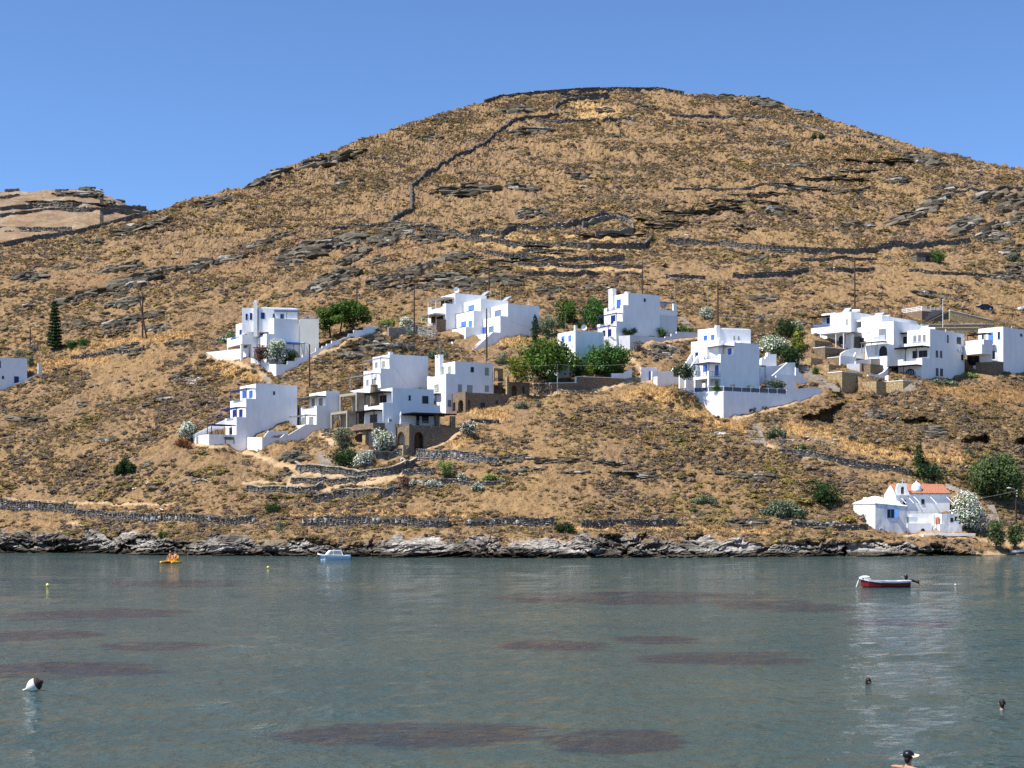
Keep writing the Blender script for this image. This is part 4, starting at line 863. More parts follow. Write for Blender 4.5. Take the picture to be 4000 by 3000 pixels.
mm = MB(); p = f1.w(s0 + 2, 1.0, z1 + .45); tube(mm, [p, p + np.array([1.5, .2, 0])], .28, 10); L1.part('water_tank', mm, 'whitepaint'); solar(L1, s0 + .7, 1.2, z1, 1.6); L1.mast(s0 + 1, 3, z1, .6, arms=False); L1.done()
# L4 right edge
f4 = Frame('C8', 2036, 722, 44)
L4 = House('white_house', 'white house at the right edge with a blue balcony door over an arched doorway', 'house', f4, deep=3)
s0, s1, t0, T1, z1 = L4.blk(2032, 2330, 322, xl=1818)
for x0, y0, x1, y1 in ((1848, 380, 1866, 442), (1985, 367, 2006, 427)): L4.opening('f', s0, x0, y0, x1, y1, 'bdark')
L4.opening('f', s0, 1905, 373, 1945, 478, 'lightblue', True); L4.opening('s', 0, 2178, 385, 2196, 405, 'dark')
mm = MB(); zb_ = f4.Z(477, s0, 2); f4.box(mm, s0 - .9, s0 - .003, f4.T(1966, s0), f4.T(1852, s0), zb_ - .2, zb_); L4.part('balcony', mm, 'white'); L4.rail((s0 - .85, f4.T(1964, s0)), (s0 - .85, f4.T(1854, s0)), zb_, .95, 'bluegrey', 9)
mm = MB(); a, b = sorted((f4.T(1984, s0), f4.T(1880, s0))); zc = f4.Z(628, s0, 1); zt_ = f4.Z(522, s0, 1); P = [(a, zc)] + [(a + (b - a) * (1 - math.cos(math.pi * k / 14)) / 2, zc + (zt_ - zc) * (.5 + .5 * math.sin(math.pi * k / 14))) for k in range(15)] + [(b, zc)]; f4.prism(mm, P, s0 - .05, s0 - .004, 's'); o = L4.part('arch_shade_panel', mm, 'graywall')  # flat grey panel painted in for the shade of the arched recess
mm = MB(); f4.box(mm, s0 - .10, s0 - .055, f4.T(1962, s0), f4.T(1940, s0), f4.Z(598, s0, 1), f4.Z(532, s0, 1)); L4.part('pane', mm, 'dark', o)
for x in (2105, 2055): L4.mast(f4.S(x, 2), 2, z1 - .1, .9 if x > 2100 else .5, 'whitepaint', 'post', w=.1, arms=False)
L4.done(); f4.contact([(2036, 722), (2212, 715)])
wallthing('stone_terrace', 'brown stone terrace block under the arched doorway of the right edge house', 'stone terrace', Frame('C8', 1955, 745, 44), [
    ('t', 0, .4, [(1955, 626, 745), (2034, 630, 730)]), ('s', .004, .4, [(1954, 626, 745), (1795, 632, 715)]), ('t', 3.2, .4, [(1880, 628, 700), (1960, 626, 700)], False)], 'stone', cap=None)
# bridge between L3 and L4
fbr = Frame('C8', 1830, 665, 38, Y=fl.Y0 + 7)
BR = House('carport', 'white carport with a dark garage opening between the two right hand white houses', 'carport', fbr, deep=3)
S0 = 0; tb = fbr.T(1690, 0); g = BR.mb('wall', 'white'); fbr.box(g, 0, 3.5, -.5, tb, fbr.Z(560, 0, 1), fbr.Z(478, 0, 1), True); fbr.box(g, .6, 3.5, -.5, tb, fbr.Z(478, 0, 1) + .003, fbr.Z(436, 0, 1)); fbr.box(g, 3.2, 3.48, -.5, tb, BR.zb, fbr.Z(560, 0, 1) - .003)
BR.opening('f', 3.2, 1722, 562, 1826, 660, 'dark', True); BR.pergola(1.2, 3.4, -.4, tb, fbr.Z(386, 1, 1), fbr.Z(436, 1, 1), 'brown', 6, cover='brown'); BR.done()
# stone planter terraces under the group
def planter(label, x, yt, yb, xl, xr, mat='stone', cap=None, alpha=40, dY=0, ybl=None, ybr=None, Y=None):
    f = Frame('C8', x, yb, alpha, Y=Y, dY=dY); s1 = f.S(xr, 0); t1 = f.T(xl, 0); z1 = f.Z(yt, 0, 0); z0 = f.z0 - 3
    th = Thing('stone_planter', label, 'stone planter', f.w(0, 0, f.z0), 'stone terrace walls below the right hand houses'); m = th.mb('wall', mat)
    f.box(m, 0, .4, 0, t1, z0, z1, True); f.box(m, .401, s1, 0, .4, z0, z1 - .003); f.box(m, .401, s1, t1 - .4, t1, z0, z1 - .003); f.box(m, s1 + .001, s1 + .4, 0, t1, z0, z1 - .003)
    m = th.mb('soil', 'concrete'); f.box(m, .41, s1, .41, t1 - .41, z0, z1 - .35)
    if cap: m = th.mb('coping', cap); f.box(m, -.05, .45, -.05, t1 + .05, z1 + .003, z1 + .13); f.box(m, .451, s1, -.05, .45, z1 + .003, z1 + .13)
    th.done(); f.contact([(x, yb)] + ([(xr, ybr)] if ybr else [])); 
    if ybl: f.contactf([(xl, ybl)], 0)
    return f
Yl = fl.Y0
planter('yellow stone block with white coping below the three small square windows', 1167, 790, 885, 972, 1310, 'ochre', 'white', dY=0, ybl=878, ybr=800)
planter('long low yellow stone front between the big stair and the block with white coping', 936, 792, 882, 700, 1010, 'ochre', None, ybl=850)
planter('tall yellow stone planter whose left face curves over the stone stair', 640, 714, 845, 518, 806, 'ochre', 'white', ybl=770, ybr=740)
planter('brown stone wall behind a small white panel', 885, 645, 742, 805, 1042, 'stone', None, Y=Yl + 1.5)
planter('stone wall with a white panel front, second tier', 808, 640, 715, 662, 880, 'stone', None, Y=Yl + 2.5)
planter('narrow stone planter at the head of the stone stair', 525, 650, 760, 428, 630, 'ochre', None, Y=Yl + 1.2)
planter('stone planter beside the small white arch gate', 372, 592, 660, 286, 460, 'ochre', None, Y=Yl + 3)
planter('wide dark stone terrace on the third tier', 636, 584, 660, 512, 830, 'stone', 'white', Y=Yl + 4.5)
planter('dark stone terrace under the white lattice porch', 492, 500, 600, 364, 660, 'stone', 'white', Y=Yl + 7.5)
planter('small stone pier left of the white lattice porch', 405, 440, 500, 385, 545, 'stone', None, Y=Yl + 10)
fw_ = Frame('C8', 1040, 760, 44, dY=1.0)
wallthing('garden_wall', 'white wall sweeping down in a curve beside the yellow stone block', 'garden wall', fw_, [
    ('t', 1.2, .3, [(865, 738, 800), (960, 735, 800), (1000, 715, 790), (1040, 672, 780)], False), ('s', -.6, .3, [(1040, 740, 785), (1010, 750, 785)], False)])
wallthing('garden_screen', 'plain white rectangular wall panel among the stone tiers', 'garden wall', Frame('C8', 683, 690, 0, Y=Yl + 1.9), [('t', 0, .2, [(683, 644, 686), (792, 642, 684)], False)])
wallthing('garden_gate', 'small white arched gate post at the head of the stone stair', 'gate', Frame('C8', 243, 655, 10, Y=Yl + 4), [('t', 0, .3, [(241, 610, 660), (250, 600, 660), (263, 596, 660), (276, 600, 660), (284, 610, 660)], False)])
wallthing('garden_wall', 'white stepped parapet with a lounge bench below the dark stone house front', 'garden wall', Frame('C8', 640, 575, 30, Y=Yl + 6.5), [('t', 0, .3, [(630, 555, 580), (670, 530, 575), (760, 508, 570), (830, 512, 570)], False), ('t', -1.5, .3, [(625, 575, 590), (745, 580, 590), (760, 545, 590)], False)])
wallthing('garden_wall', 'low white terrace parapet in front of the brown fence below the middle house', 'garden wall', Frame('C8', 760, 630, 30, Y=Yl + 3.6), [('t', 0, .3, [(757, 622, 640), (880, 600, 640), (890, 605, 640)], False)])
wallthing('wooden_fence', 'brown slatted fence on the terrace of the big house with brown pergolas', 'fence', Frame('C8', 890, 640, 30, Y=Yl + 3.4), [('t', 0, .1, [(888, 600, 640), (1040, 598, 640)], False)], 'bamboo')
# parking platform with white fence at the top right
fp = Frame('C8', 1330, 245, 30)
PL = House('parking_platform', 'stone parking platform with a white plank fence above the right hand houses', 'platform', fp, deep=3)
zt_ = fp.Z(185, 0, 0); tL = fp.T(1155, 0); sR = fp.S(1512, 0); g = PL.mb('wall', 'stone'); fp.box(g, 0, sR, 0, tL, PL.zb, zt_, True)
g = PL.mb('side_panel', 'concrete'); P = [(fp.S(x, 0), fp.Z(y, fp.S(x, 0), 0)) for x, y in ((1410, 178), (1512, 182), (1512, 195), (1340, 285), (1340, 262), (1360, 262), (1360, 232), (1385, 232), (1385, 205), (1410, 205))]; fp.prism(g, P, -.05, -.003, 't')
def plankfence(h, A, B, z, n):
    o = MB(); a, b = fp.w(*A, z), fp.w(*B, z)
    for f in (.25, .6, .95): bar(o, a + [0, 0, f], b + [0, 0, f], .06, .13)
    h.part('fence_rail', o, 'whitepaint')
    for k in range(n + 1): o = MB(); p = a + (b - a) * k / n; bar(o, p, p + [0, 0, 1.05], .13); h.part('fence_post', o, 'whitepaint')
plankfence(PL, (.1, .1), (sR, .1), zt_, 5); plankfence(PL, (.1, tL), (.1, .25), zt_, 4); PL.done(); fp.contact([(1330, 270), (1500, 215)]); fp.contactf([(1160, 215)], 0)
wallthing('stone_wall', 'dark stone stair wall climbing right below the white plank fence', 'stone wall', Frame('C8', 1375, 300, 20, Y=fp.Y0 - 1.5), [('t', 0, .5, [(1370, 285, 305), (1570, 188, 270)])], 'darkstone')
wallthing('stone_wall', 'sloping dark stone wall with white coping under the parked dark car', 'stone wall', Frame('C8', 1572, 290, 12), [('t', 0, .5, [(1572, 182, 295), (1950, 270, 300)])], 'ochre', cap='white')
wallthing('stone_wall', 'upper of two level stone terrace walls behind the right hand houses', 'stone wall', Frame('C8', 1400, 335, 12, dY=-2), [('t', 0, .5, [(1330, 304, 330), (1560, 304, 332), (1950, 302, 328)])], 'ochre', cap='cream')
wallthing('stone_wall', 'lower of two level stone terrace walls behind the right hand houses', 'stone wall', Frame('C8', 1400, 362, 12, dY=-3), [('t', 0, .5, [(1400, 334, 362), (1600, 334, 368), (1830, 332, 372)])], 'ochre', cap='cream')
# ================================================================== CHAPEL
fx = Frame('C9', 522, 1078, 13)
V = House('old_house', 'old cottage with peeling plaster, domed roof and open blue window beside the chapel', 'cottage', fx, deep=2)
s0, s1, tA = 0, fx.S(885, 0), fx.T(358, 0); ze = fx.Z(775, 0, 0); ze2 = fx.Z(812, s1, 0)
g = V.mb('wall', 'oldwhite'); A, B, C, D_ = fx.w(0, 0, 0), fx.w(s1, 0, 0), fx.w(s1, 5.5, 0), fx.w(0, tA, 0)
D_ = fx.w(-1.0, 5.5, 0)
def colm(p, z): return np.array([p[0], p[1], z])
boxw(g, [colm(p, V.zb) for p in (A, B, C, D_)] + [colm(A, ze), colm(B, ze2), colm(C, ze), colm(D_, ze)])
# vaulted roof, a domed grid
m = MB(); N_ = 10; Vv = []; cen = (A + B + C + D_) / 4
for i in range(N_ + 1):
    for j in range(N_ + 1):
        a, b = i / N_, j / N_; p = (A * (1 - a) + B * a) * (1 - b) + (D_ * (1 - a) + C * a) * b; p = cen + (p - cen) * 1.03
        z = ze * (1 - a) + (ze2 if b < .5 else ze) * a + .05 + 1.1 * (math.sin(math.pi * min(max(b, 0), 1)) ** .6) * (1 - .75 * max(0, a - .35) / .65) * min(1, .35 + a * 2.2)
        Vv.append((p[0], p[1], z if 0 < b < 1 else z))
m.add(Vv, [(i * (N_ + 1) + j, (i + 1) * (N_ + 1) + j, (i + 1) * (N_ + 1) + j + 1, i * (N_ + 1) + j + 1) for i in range(N_) for j in range(N_)]); 
n_ = N_ + 1; base_ = m.n; sk = []
for a_ in (0, N_): sk.append([a_ * n_ + j for j in range(n_)])
for row in sk:
    i0 = m.n; m.add([(Vv[i][0], Vv[i][1], ze2 - .25 if row[0] else ze - .1) for i in row], []); m.f += [(row[j], row[j + 1], i0 + j + 1, i0 + j) for j in range(N_)]
V.part('roof', m, 'white')
m = MB(); zw = [fx.Z(y, 0, 0) for y in (842, 938)]; a, b = fx.S(657, 0), fx.S(735, 0); fx.box(m, a - .05, b + .05, -.08, -.01, zw[1] - .08, zw[1]); fx.box(m, a - .08, a, -.08, -.01, zw[1], zw[0]); fx.box(m, b, b + .05, -.08, -.01, zw[1], zw[0]); o = V.part('window', m, 'lightblue')
m = MB(); fx.box(m, a, b, -.03, -.01, zw[1], zw[0]); V.part('pane', m, 'dark', o); m = MB(); mid = (a + b) / 2; fx.box(m, mid - .03, mid + .03, -.06, -.031, zw[1], zw[0]); V.part('glazing_bar', m, 'lightblue', o)
m = MB(); p0, p1 = fx.w(b + .03, -.05, 0), fx.w(b + .42, -.55, 0); boxw(m, [colm(p, z) for z in (zw[1], zw[0]) for p in (p0, p1, p1 + [.03, .03, 0], p0 + [.03, .03, 0])]); V.part('shutter', m, 'lightblue', o)
m = MB(); fx.box(m, fx.S(568, 0), fx.S(612, 0), -.06, -.005, fx.Z(1108, 0, 0), fx.Z(1055, 0, 0)); o = V.part('window', m, 'whitepaint'); m = MB(); fx.box(m, fx.S(574, 0), fx.S(604, 0), -.08, -.061, fx.Z(1102, 0, 0), fx.Z(1060, 0, 0)); V.part('pane', m, 'grey', o)
m = MB(); c = fx.w(.3, tA - .8 if tA > 1.5 else 4, ze + .25); bar(m, c, c + [0, 0, .7], .5); V.part('chimney', m, 'white')
m = MB(); fx.box(m, -.06, -.003, .9, 1.7, fx.Z(870, 0, 1) - 1.2, fx.Z(850, 0, 1)); V.part('door', m, 'white'); V.done()
fx.contact([(522, 1075), (600, 1095), (700, 1100), (885, 1095)]); fx.contactf([(440, 985), (370, 870)], 0)
fy = Frame('C9', 755, 900, 6, Y=fx.Y0 + 6.5)
CH = House('chapel', 'small white chapel with orange tile roof, white dome and bell gable by the shore', 'chapel', fy, deep=5)
sa, sb = fy.S(752, 0), fy.S(1367, 0); tD = 5.2; ze = fy.Z(668, 0, 0); zr = fy.Z(588, 0, 0) + .25
g = CH.mb('wall', 'white'); fy.prism(g, [(0, CH.zb), (tD, CH.zb), (tD, ze), (tD / 2, zr), (0, ze)], sa, sb, 's'); fy.box(g, sa - .05, sb + .12, -.14, -.003, fy.Z(686, 0, 0), fy.Z(672, 0, 0))
for side in (0, 1):
    m = MB(); t_e = -.25 if side == 0 else tD + .25; P = [fy.w(sa - .1, t_e, ze - .02), fy.w(sb + .1, t_e, ze - .02), fy.w(sb - .1, tD / 2, zr + .1), fy.w(sa + .1, tD / 2, zr + .1)]; up = np.array([0, 0, .14]); boxw(m, P + [p + up for p in P]); o = CH.part('roof', m, 'tiles')
    m = MB()
    for k in range(42): q = (k + .5) / 42; bar(m, P[0] + (P[1] - P[0]) * q + up, P[3] + (P[2] - P[3]) * q + up, .11, .10)
    CH.part('tile_ridges', m, 'tiles', o)
m = MB(); c = fy.w(fy.S(990, .9), .9, fy.Z(615, 0, .9)); rd = (fy.S(1045, .9) - fy.S(935, .9)) / 2
lathe(m, c, [(rd, -.6), (rd * 1.03, 0), (rd * .98, .25)] + [(rd * .98 * math.cos(k * math.pi / 14), .25 + rd * 1.05 * math.sin(k * math.pi / 14)) for k in range(1, 7)] + [(.12, rd * 1.05 + .27), (.16, rd * 1.05 + .42), (.02, rd * 1.05 + .55)], 24); CH.part('dome', m, 'white', None, True)
# bell gable with arched opening
ga, gb = fy.S(760, -.3), fy.S(905, -.3); gz0, gz1 = fy.Z(672, 0, -.3), fy.Z(570, 0, -.3); gc = (fy.S(812, -.3) + fy.S(850, -.3)) / 2; gr = (fy.S(850, -.3) - fy.S(812, -.3)) / 2; gm = (fy.S(785, -.3) + fy.S(882, -.3)) / 2
m = MB(); top = fy.Z(545, 0, -.3); out = [(ga, gz0), (ga, gz0 + .5), (ga + .12, gz1 - .1), (ga + .25, gz1), (gm - .85, gz1 + .05)] + [(gm - .8 * math.cos(math.pi * k / 10), gz1 + .15 + (top - gz1 - .15) * math.sin(math.pi * k / 10)) for k in range(11)] + [(gm + .85, gz1 + .05), (gb - .35, gz1), (gb - .3, gz1 - .8), (gb, gz0 + .35), (gb, gz0)]
hz = fy.Z(582, 0, -.3); hole = [(gc + gr, gz0), (gc + gr, hz - gr)] + [(gc + gr * math.cos(math.pi * k / 10), hz - gr + gr * math.sin(math.pi * k / 10)) for k in range(1, 10)] + [(gc - gr, hz - gr), (gc - gr, gz0)]
fy.prism(m, out + hole, -.35, .15, 't'); o = CH.part('bell_gable', m, 'white')
m = MB(); fy.box(m, ga - .1, gb + .15, -.45, .1, gz0 - .16, gz0 - .002); CH.part('ledge', m, 'white', o)
m = MB(); fy.box(m, gc - gr - .02, gc + gr + .02, .152, .2, gz0, hz); CH.part('back_panel', m, 'coral', o)
m = MB(); c = fy.w(gc, -.1, gz0 + .45); lathe(m, c, [(.22, 0), (.19, .12), (.12, .35), (.05, .42)], 10); bar(m, c + [-.35, 0, .5], c + [.35, 0, .5], .08); CH.part('bell', m, 'bronze', o)
m = MB(); c = fy.w(gm, -.1, top - .05); bar(m, c, c + [0, 0, .75], .08); bar(m, c + [-.26, 0, .48], c + [.26, 0, .48], .08); CH.part('cross', m, 'whitepaint', o)
CH.opening('s', 0, 1044, 728, 1079, 782, 'dark'); CH.opening('s', 0, 838, 735, 866, 790, 'dark')
for xa, ya, xb, yb in ((800, 696, 872, 775), (890, 698, 960, 772), (952, 690, 1028, 768), (1138, 692, 1222, 780), (1322, 692, 1418, 784)):
    m = MB(); q = fy.S(xa, 0); bar(m, fy.w(q, -.05, fy.Z(ya, q, 0)), fy.w(fy.S(xb, -1.2), -1.2, fy.Z(yb, q, -1.2)), .09); CH.part('strut', m, 'whitepaint')
CH.done(); fy.contact([(1367, 880)])
fz = Frame('C9', 1285, 1098, 10, Y=fx.Y0 + 1.2)
AN = House('annex', 'low weathered whitewashed annex with two small dark openings beside the flowering oleander', 'annex', fz, deep=2)
a, b = fz.S(1285, 0), fz.S(1508, 0); zt_ = fz.Z(892, 0, 0); g = AN.mb('wall', 'oldwhite'); fz.box(g, a, b - .4, .3, 4, fz.Z(1010, 0, 0), zt_, True); fz.box(g, a - .4, b, 0, 4.2, AN.zb, fz.Z(1012, 0, 0))
AN.opening('s', .3, 1375, 940, 1406, 982, 'dark'); AN.opening('s', .3, 1424, 925, 1452, 968, 'dark')
g2 = AN.mb('porch_wall', 'white'); p0, p1 = fz.S(885, .8), a - .003; fz.box(g2, p0, p1, 3.2, 4.2, AN.zb, fz.Z(890, 0, 3)); fz.box(g2, p0, fz.S(1165, .8), .8, 3.19, AN.zb, fz.Z(1000, 0, .8)); fz.box(g2, fz.S(1180, .8), fz.S(1215, .8) - .2, .8, 1.1, AN.zb, fz.Z(900, 0, .8)); fz.box(g2, p0 + .3, p0 + 1.8, 1.0, 3.15, fz.Z(1000, 0, .8) + .003, fz.Z(930, 0, 1))
AN.opening('s', 3.2, 1190, 904, 1222, 985, 'dark', True)
m = MB(); fz.box(m, fz.S(1225, .9), fz.S(1245, .9), .7, 1.6, fz.Z(1010, 0, 1), fz.Z(930, 0, 1)); AN.part('door', m, 'coral')
m = MB(); aa, bb = fz.S(1040, .8), fz.S(1083, .8); P = [(aa, fz.Z(1112, 0, .8))] + [((aa + bb) / 2 - (bb - aa) / 2 * math.cos(math.pi * k / 8), fz.Z(1085, 0, .8) + .35 * math.sin(math.pi * k / 8)) for k in range(9)] + [(bb, fz.Z(1112, 0, .8))]; fz.prism(m, P, .74, .796, 't'); AN.part('cellar_door', m, 'brown')
AN.done(); fz.contact([(900, 1098), (1100, 1108), (1285, 1100), (1505, 1085)], .4)
# ================================================================== TERRAIN
GU = np.arange(-900, 4901, 6.0); GV = np.arange(330, 2216, 5.0)
def _solve():
    U, Vv = np.meshgrid(GU, GV); D = dbase(U, np.minimum(Vv, vshore(U) + 6)); C = np.array(CONTACTS)
    su, sv = 70.0, 42.0
    # thin nearby contacts
    keep = []
    for c in C:
        if all((c[0] - k[0]) ** 2 + (1.6 * (c[1] - k[1])) ** 2 > 14 ** 2 for k in keep): keep.append(c)
    C = np.array(keep); res = C[:, 2] - dbase(C[:, 0], C[:, 1])
    K = np.exp(-((C[:, None, 0] - C[None, :, 0]) / su) ** 2 - ((C[:, None, 1] - C[None, :, 1]) / sv) ** 2)
    w = np.linalg.solve(K + 0.06 * np.eye(len(C)), np.clip(res, -14, 14))
    for (u, v, _), wi in zip(C, w):
        a, b = np.searchsorted(GU, u - 3 * su), np.searchsorted(GU, u + 3 * su); c, d = np.searchsorted(GV, v - 3 * sv), np.searchsorted(GV, v + 3 * sv)
        D[c:d, a:b] += wi * np.exp(-((GU[None, a:b] - u) / su) ** 2 - ((GV[c:d, None] - v) / sv) ** 2)
    # depth must grow going up the picture
    for i in range(len(GV) - 2, -1, -1): D[i] = np.maximum(D[i], D[i + 1] + 0.02)
    return D
DG = _solve()
def depth(u, v):
    u = np.asarray(u, float); v = np.asarray(v, float); x = np.clip((u - GU[0]) / 6.0, 0, len(GU) - 1.001); y = np.clip((v - GV[0]) / 5.0, 0, len(GV) - 1.001)
    i, j = y.astype(int), x.astype(int); fy_, fx_ = y - i, x - j
    return (DG[i, j] * (1 - fx_) + DG[i, j + 1] * fx_) * (1 - fy_) + (DG[i + 1, j] * (1 - fx_) + DG[i + 1, j + 1] * fx_) * fy_
def gpt(u, v):
    D = depth(u, v); return np.stack([(u - CX) / F * D, D, H + (HY - v) / F * D], -1)
def G(c, x, y): u, v = px(c, x, y); return gpt(np.array(u), np.array(v))
# ---- masks painted along real features of the ground (paths, bare soil, golden grass)
DIRT = [('T', 22, [(0, 365), (150, 420), (450, 455), (650, 480), (760, 470), (950, 470)]), ('T', 16, [(380, 590), (500, 545), (780, 520), (960, 480), (1050, 455)]), ('T', 12, [(100, 460), (60, 530), (330, 570), (400, 590)]),
        ('C3', 14, [(350, 125), (600, 170), (800, 235), (950, 300), (1150, 400), (1210, 480)]), ('L5', 16, [(1200, 745), (1650, 800), (1850, 860), (2000, 930), (2212, 1000)]), ('L5', 9, [(1750, 1225), (2212, 1215)]),
        ('C6', 16, [(330, 1225), (700, 1190), (1000, 1170), (1300, 1110), (1500, 1040), (1680, 1080)]), ('C6', 12, [(1550, 1000), (1500, 900), (1450, 850), (1380, 790)]), ('C6', 10, [(1330, 760), (1500, 700), (1600, 655), (1900, 620), (2140, 610)]),
        ('C7', 10, [(1140, 1200), (1400, 1140), (1760, 1050), (2110, 930)]), ('C7', 12, [(180, 375), (450, 370), (750, 335)]), ('C4', 12, [(1130, 1390), (1400, 1290), (1560, 1200), (1740, 1120), (1900, 1120)]),
        ('C4', 16, [(20, 1150), (60, 1090), (150, 1240)]), ('SL', 7, [(0, 105), (600, 150), (1000, 150), (1500, 165)]), ('SL', 8, [(540, 330), (760, 325)]), ('C9', 16, [(890, 1150), (1200, 1120), (1500, 1150), (1850, 1200), (2212, 1240)]),
        ('C9', 14, [(1450, 1360), (1800, 1345), (2212, 1340)]), ('M1', 10, [(250, 690), (450, 660), (700, 690), (900, 720)]), ('C2', 10, [(1280, 720), (1500, 640), (1800, 500), (2000, 470), (2212, 500)]), ('R2', 10, [(1280, 640), (1500, 690), (2212, 800)]),
        ('H1', 12, [(60, 400), (300, 400), (600, 400)]), ('R2', 9, [(780, 220), (820, 350), (860, 500), (1000, 540)])]
GOLD = [('C6', 40, [(50, 620), (200, 640), (320, 600)]), ('H4', 14, [(900, 160), (1200, 195), (1900, 215)]), ('H4', 10, [(1000, 240), (1500, 275), (2050, 285)]), ('H4', 10, [(1200, 300), (1900, 350)]), ('H4', 10, [(1300, 395), (2050, 400)]),
        ('H2', 24, [(1650, 160), (1900, 210), (1700, 240)]), ('C4', 40, [(1900, 800), (2100, 830), (2200, 900)]), ('C1', 26, [(800, 880), (1100, 820), (1500, 770), (2000, 720)]), ('C1', 30, [(350, 1080), (700, 1000), (1100, 980)]),
        ('SR', 12, [(100, 395), (900, 390), (1500, 420)]), ('R4', 50, [(1000, 200), (1500, 400), (2100, 350)]), ('C7', 50, [(100, 960), (400, 960), (800, 1150)]), ('R2', 40, [(50, 200), (500, 250)]), ('R2', 40, [(1200, 260), (1800, 330)]),
        ('C9', 45, [(200, 100), (600, 200), (1500, 250)]), ('SM', 12, [(100, 290), (400, 290), (1000, 285), (1500, 300)]), ('C4', 30, [(1900, 1150), (1700, 1250)]), ('C3', 40, [(400, 250), (800, 380), (1050, 440)])]
def polymask(lst, U, Vv):
    M = np.zeros(U.shape, np.float32)
    for c, w, P in lst:
        Q = [px(c, *p) for p in P]
        u0, u1 = min(q[0] for q in Q) - 2 * w, max(q[0] for q in Q) + 2 * w; v0, v1 = min(q[1] for q in Q) - 2 * w, max(q[1] for q in Q) + 2 * w
        sel = (U > u0) & (U < u1) & (Vv > v0) & (Vv < v1); uu, vv = U[sel], Vv[sel]
        if not len(uu): continue
        d = np.full(uu.shape, 1e9)
        for a, b in zip(Q, Q[1:]):
            ax, ay = a; bx, by = b; L = (bx - ax) ** 2 + (by - ay) ** 2 + 1e-9; t = np.clip(((uu - ax) * (bx - ax) + (vv - ay) * (by - ay)) / L, 0, 1)
            d = np.minimum(d, np.hypot(uu - ax - t * (bx - ax), (vv - ay - t * (by - ay)) * 1.7))
        d = d * (1 + .35 * vnoise(uu / 14, vv / 9, uu * 0))
        M[sel] = np.maximum(M[sel], np.clip(1.6 - 1.2 * d / w, 0, 1))
    return M
def shoreband(u): return np.interp(u, [-900, 0, 150, 450, 800, 1000, 1400, 1800, 2100, 2300, 2600, 2850, 3200, 3500, 3700, 3800, 4900], [80, 92, 96, 82, 78, 66, 70, 78, 70, 88, 88, 74, 60, 55, 40, 4, 2])
EARTH = [('C8', 75, [(450, 960), (900, 950), (1400, 960), (2250, 900)]), ('C8', 60, [(700, 1090), (1300, 1080)]), ('C7', 40, [(900, 1000), (1000, 1100)]), ('P', 60, [(300, 1120), (700, 1050), (1200, 960)]), ('P', 60, [(1250, 960), (1600, 980)]), ('P', 70, [(3650, 900), (3950, 950)])]
CAVES = [('C8', 9.0, [(270, 1120), (400, 1080), (520, 1015), (600, 985), (700, 965), (650, 1040), (600, 1110), (560, 1178), (430, 1165), (300, 1160)]), ('R4', 6, [(450, 705), (700, 640), (900, 690), (1060, 760), (1000, 805), (800, 775), (500, 790)]), ('R4', 8.0, [(1285, 1040), (1350, 970), (1500, 930), (1720, 895), (1745, 1080), (1500, 1078), (1300, 1062)]), ('R4', 8, [(2040, 1010), (2120, 950), (2260, 900), (2280, 1100), (2090, 1090)]), ('R4', 2.5, [(230, 640), (310, 690), (440, 650), (440, 770), (330, 775), (240, 740)]), ('R4', 2.5, [(690, 700), (800, 715), (920, 695), (905, 800), (840, 795), (700, 750)]),
         ('SL', 2.2, [(245, 495), (350, 470), (485, 455), (475, 535), (300, 525)]), ('SL', 3.0, [(1010, 570), (1060, 500), (1220, 440), (1460, 415), (1400, 460), (1240, 500), (1150, 575)]), ('SL', 3, [(470, 568), (480, 430), (520, 415), (505, 560)]), ('C9', 3.2, [(1140, 1372), (1210, 1290), (1330, 1300), (1445, 1368)]), ('C9', 3, [(180, 1372), (195, 1240), (235, 1250), (218, 1372)]), ('SM', 3, [(1650, 575), (1640, 490), (1700, 440), (1790, 460), (1760, 540), (1700, 595)]), ('SM', 2.5, [(790, 520), (850, 440), (905, 455), (870, 520)]), ('SM', 2, [(250, 470), (350, 450), (520, 470), (480, 510), (330, 500)]), ('SR', 2.5, [(420, 600), (440, 520), (560, 450), (680, 430), (600, 480), (480, 560)]), ('SR', 2.5, [(300, 460), (450, 440), (620, 450), (500, 500), (330, 490)]), ('SR', 2.2, [(1380, 595), (1400, 540), (1540, 495), (1480, 560)]), ('SR', 3, [(2030, 600), (2030, 520), (2060, 515), (2060, 600)]), ('SR', 2, [(130, 500), (180, 460), (240, 480), (210, 530)]), ('SL', 2, [(1640, 450), (1760, 420), (1990, 395), (1850, 440)]), ('SM', 2.2, [(2080, 605), (1900, 600), (2050, 570), (2212, 560)]), ('SL', 2, [(0, 350), (130, 290), (150, 330), (0, 460)]), ('SR', 2, [(1180, 360), (1420, 350), (1400, 385), (1220, 385)])]
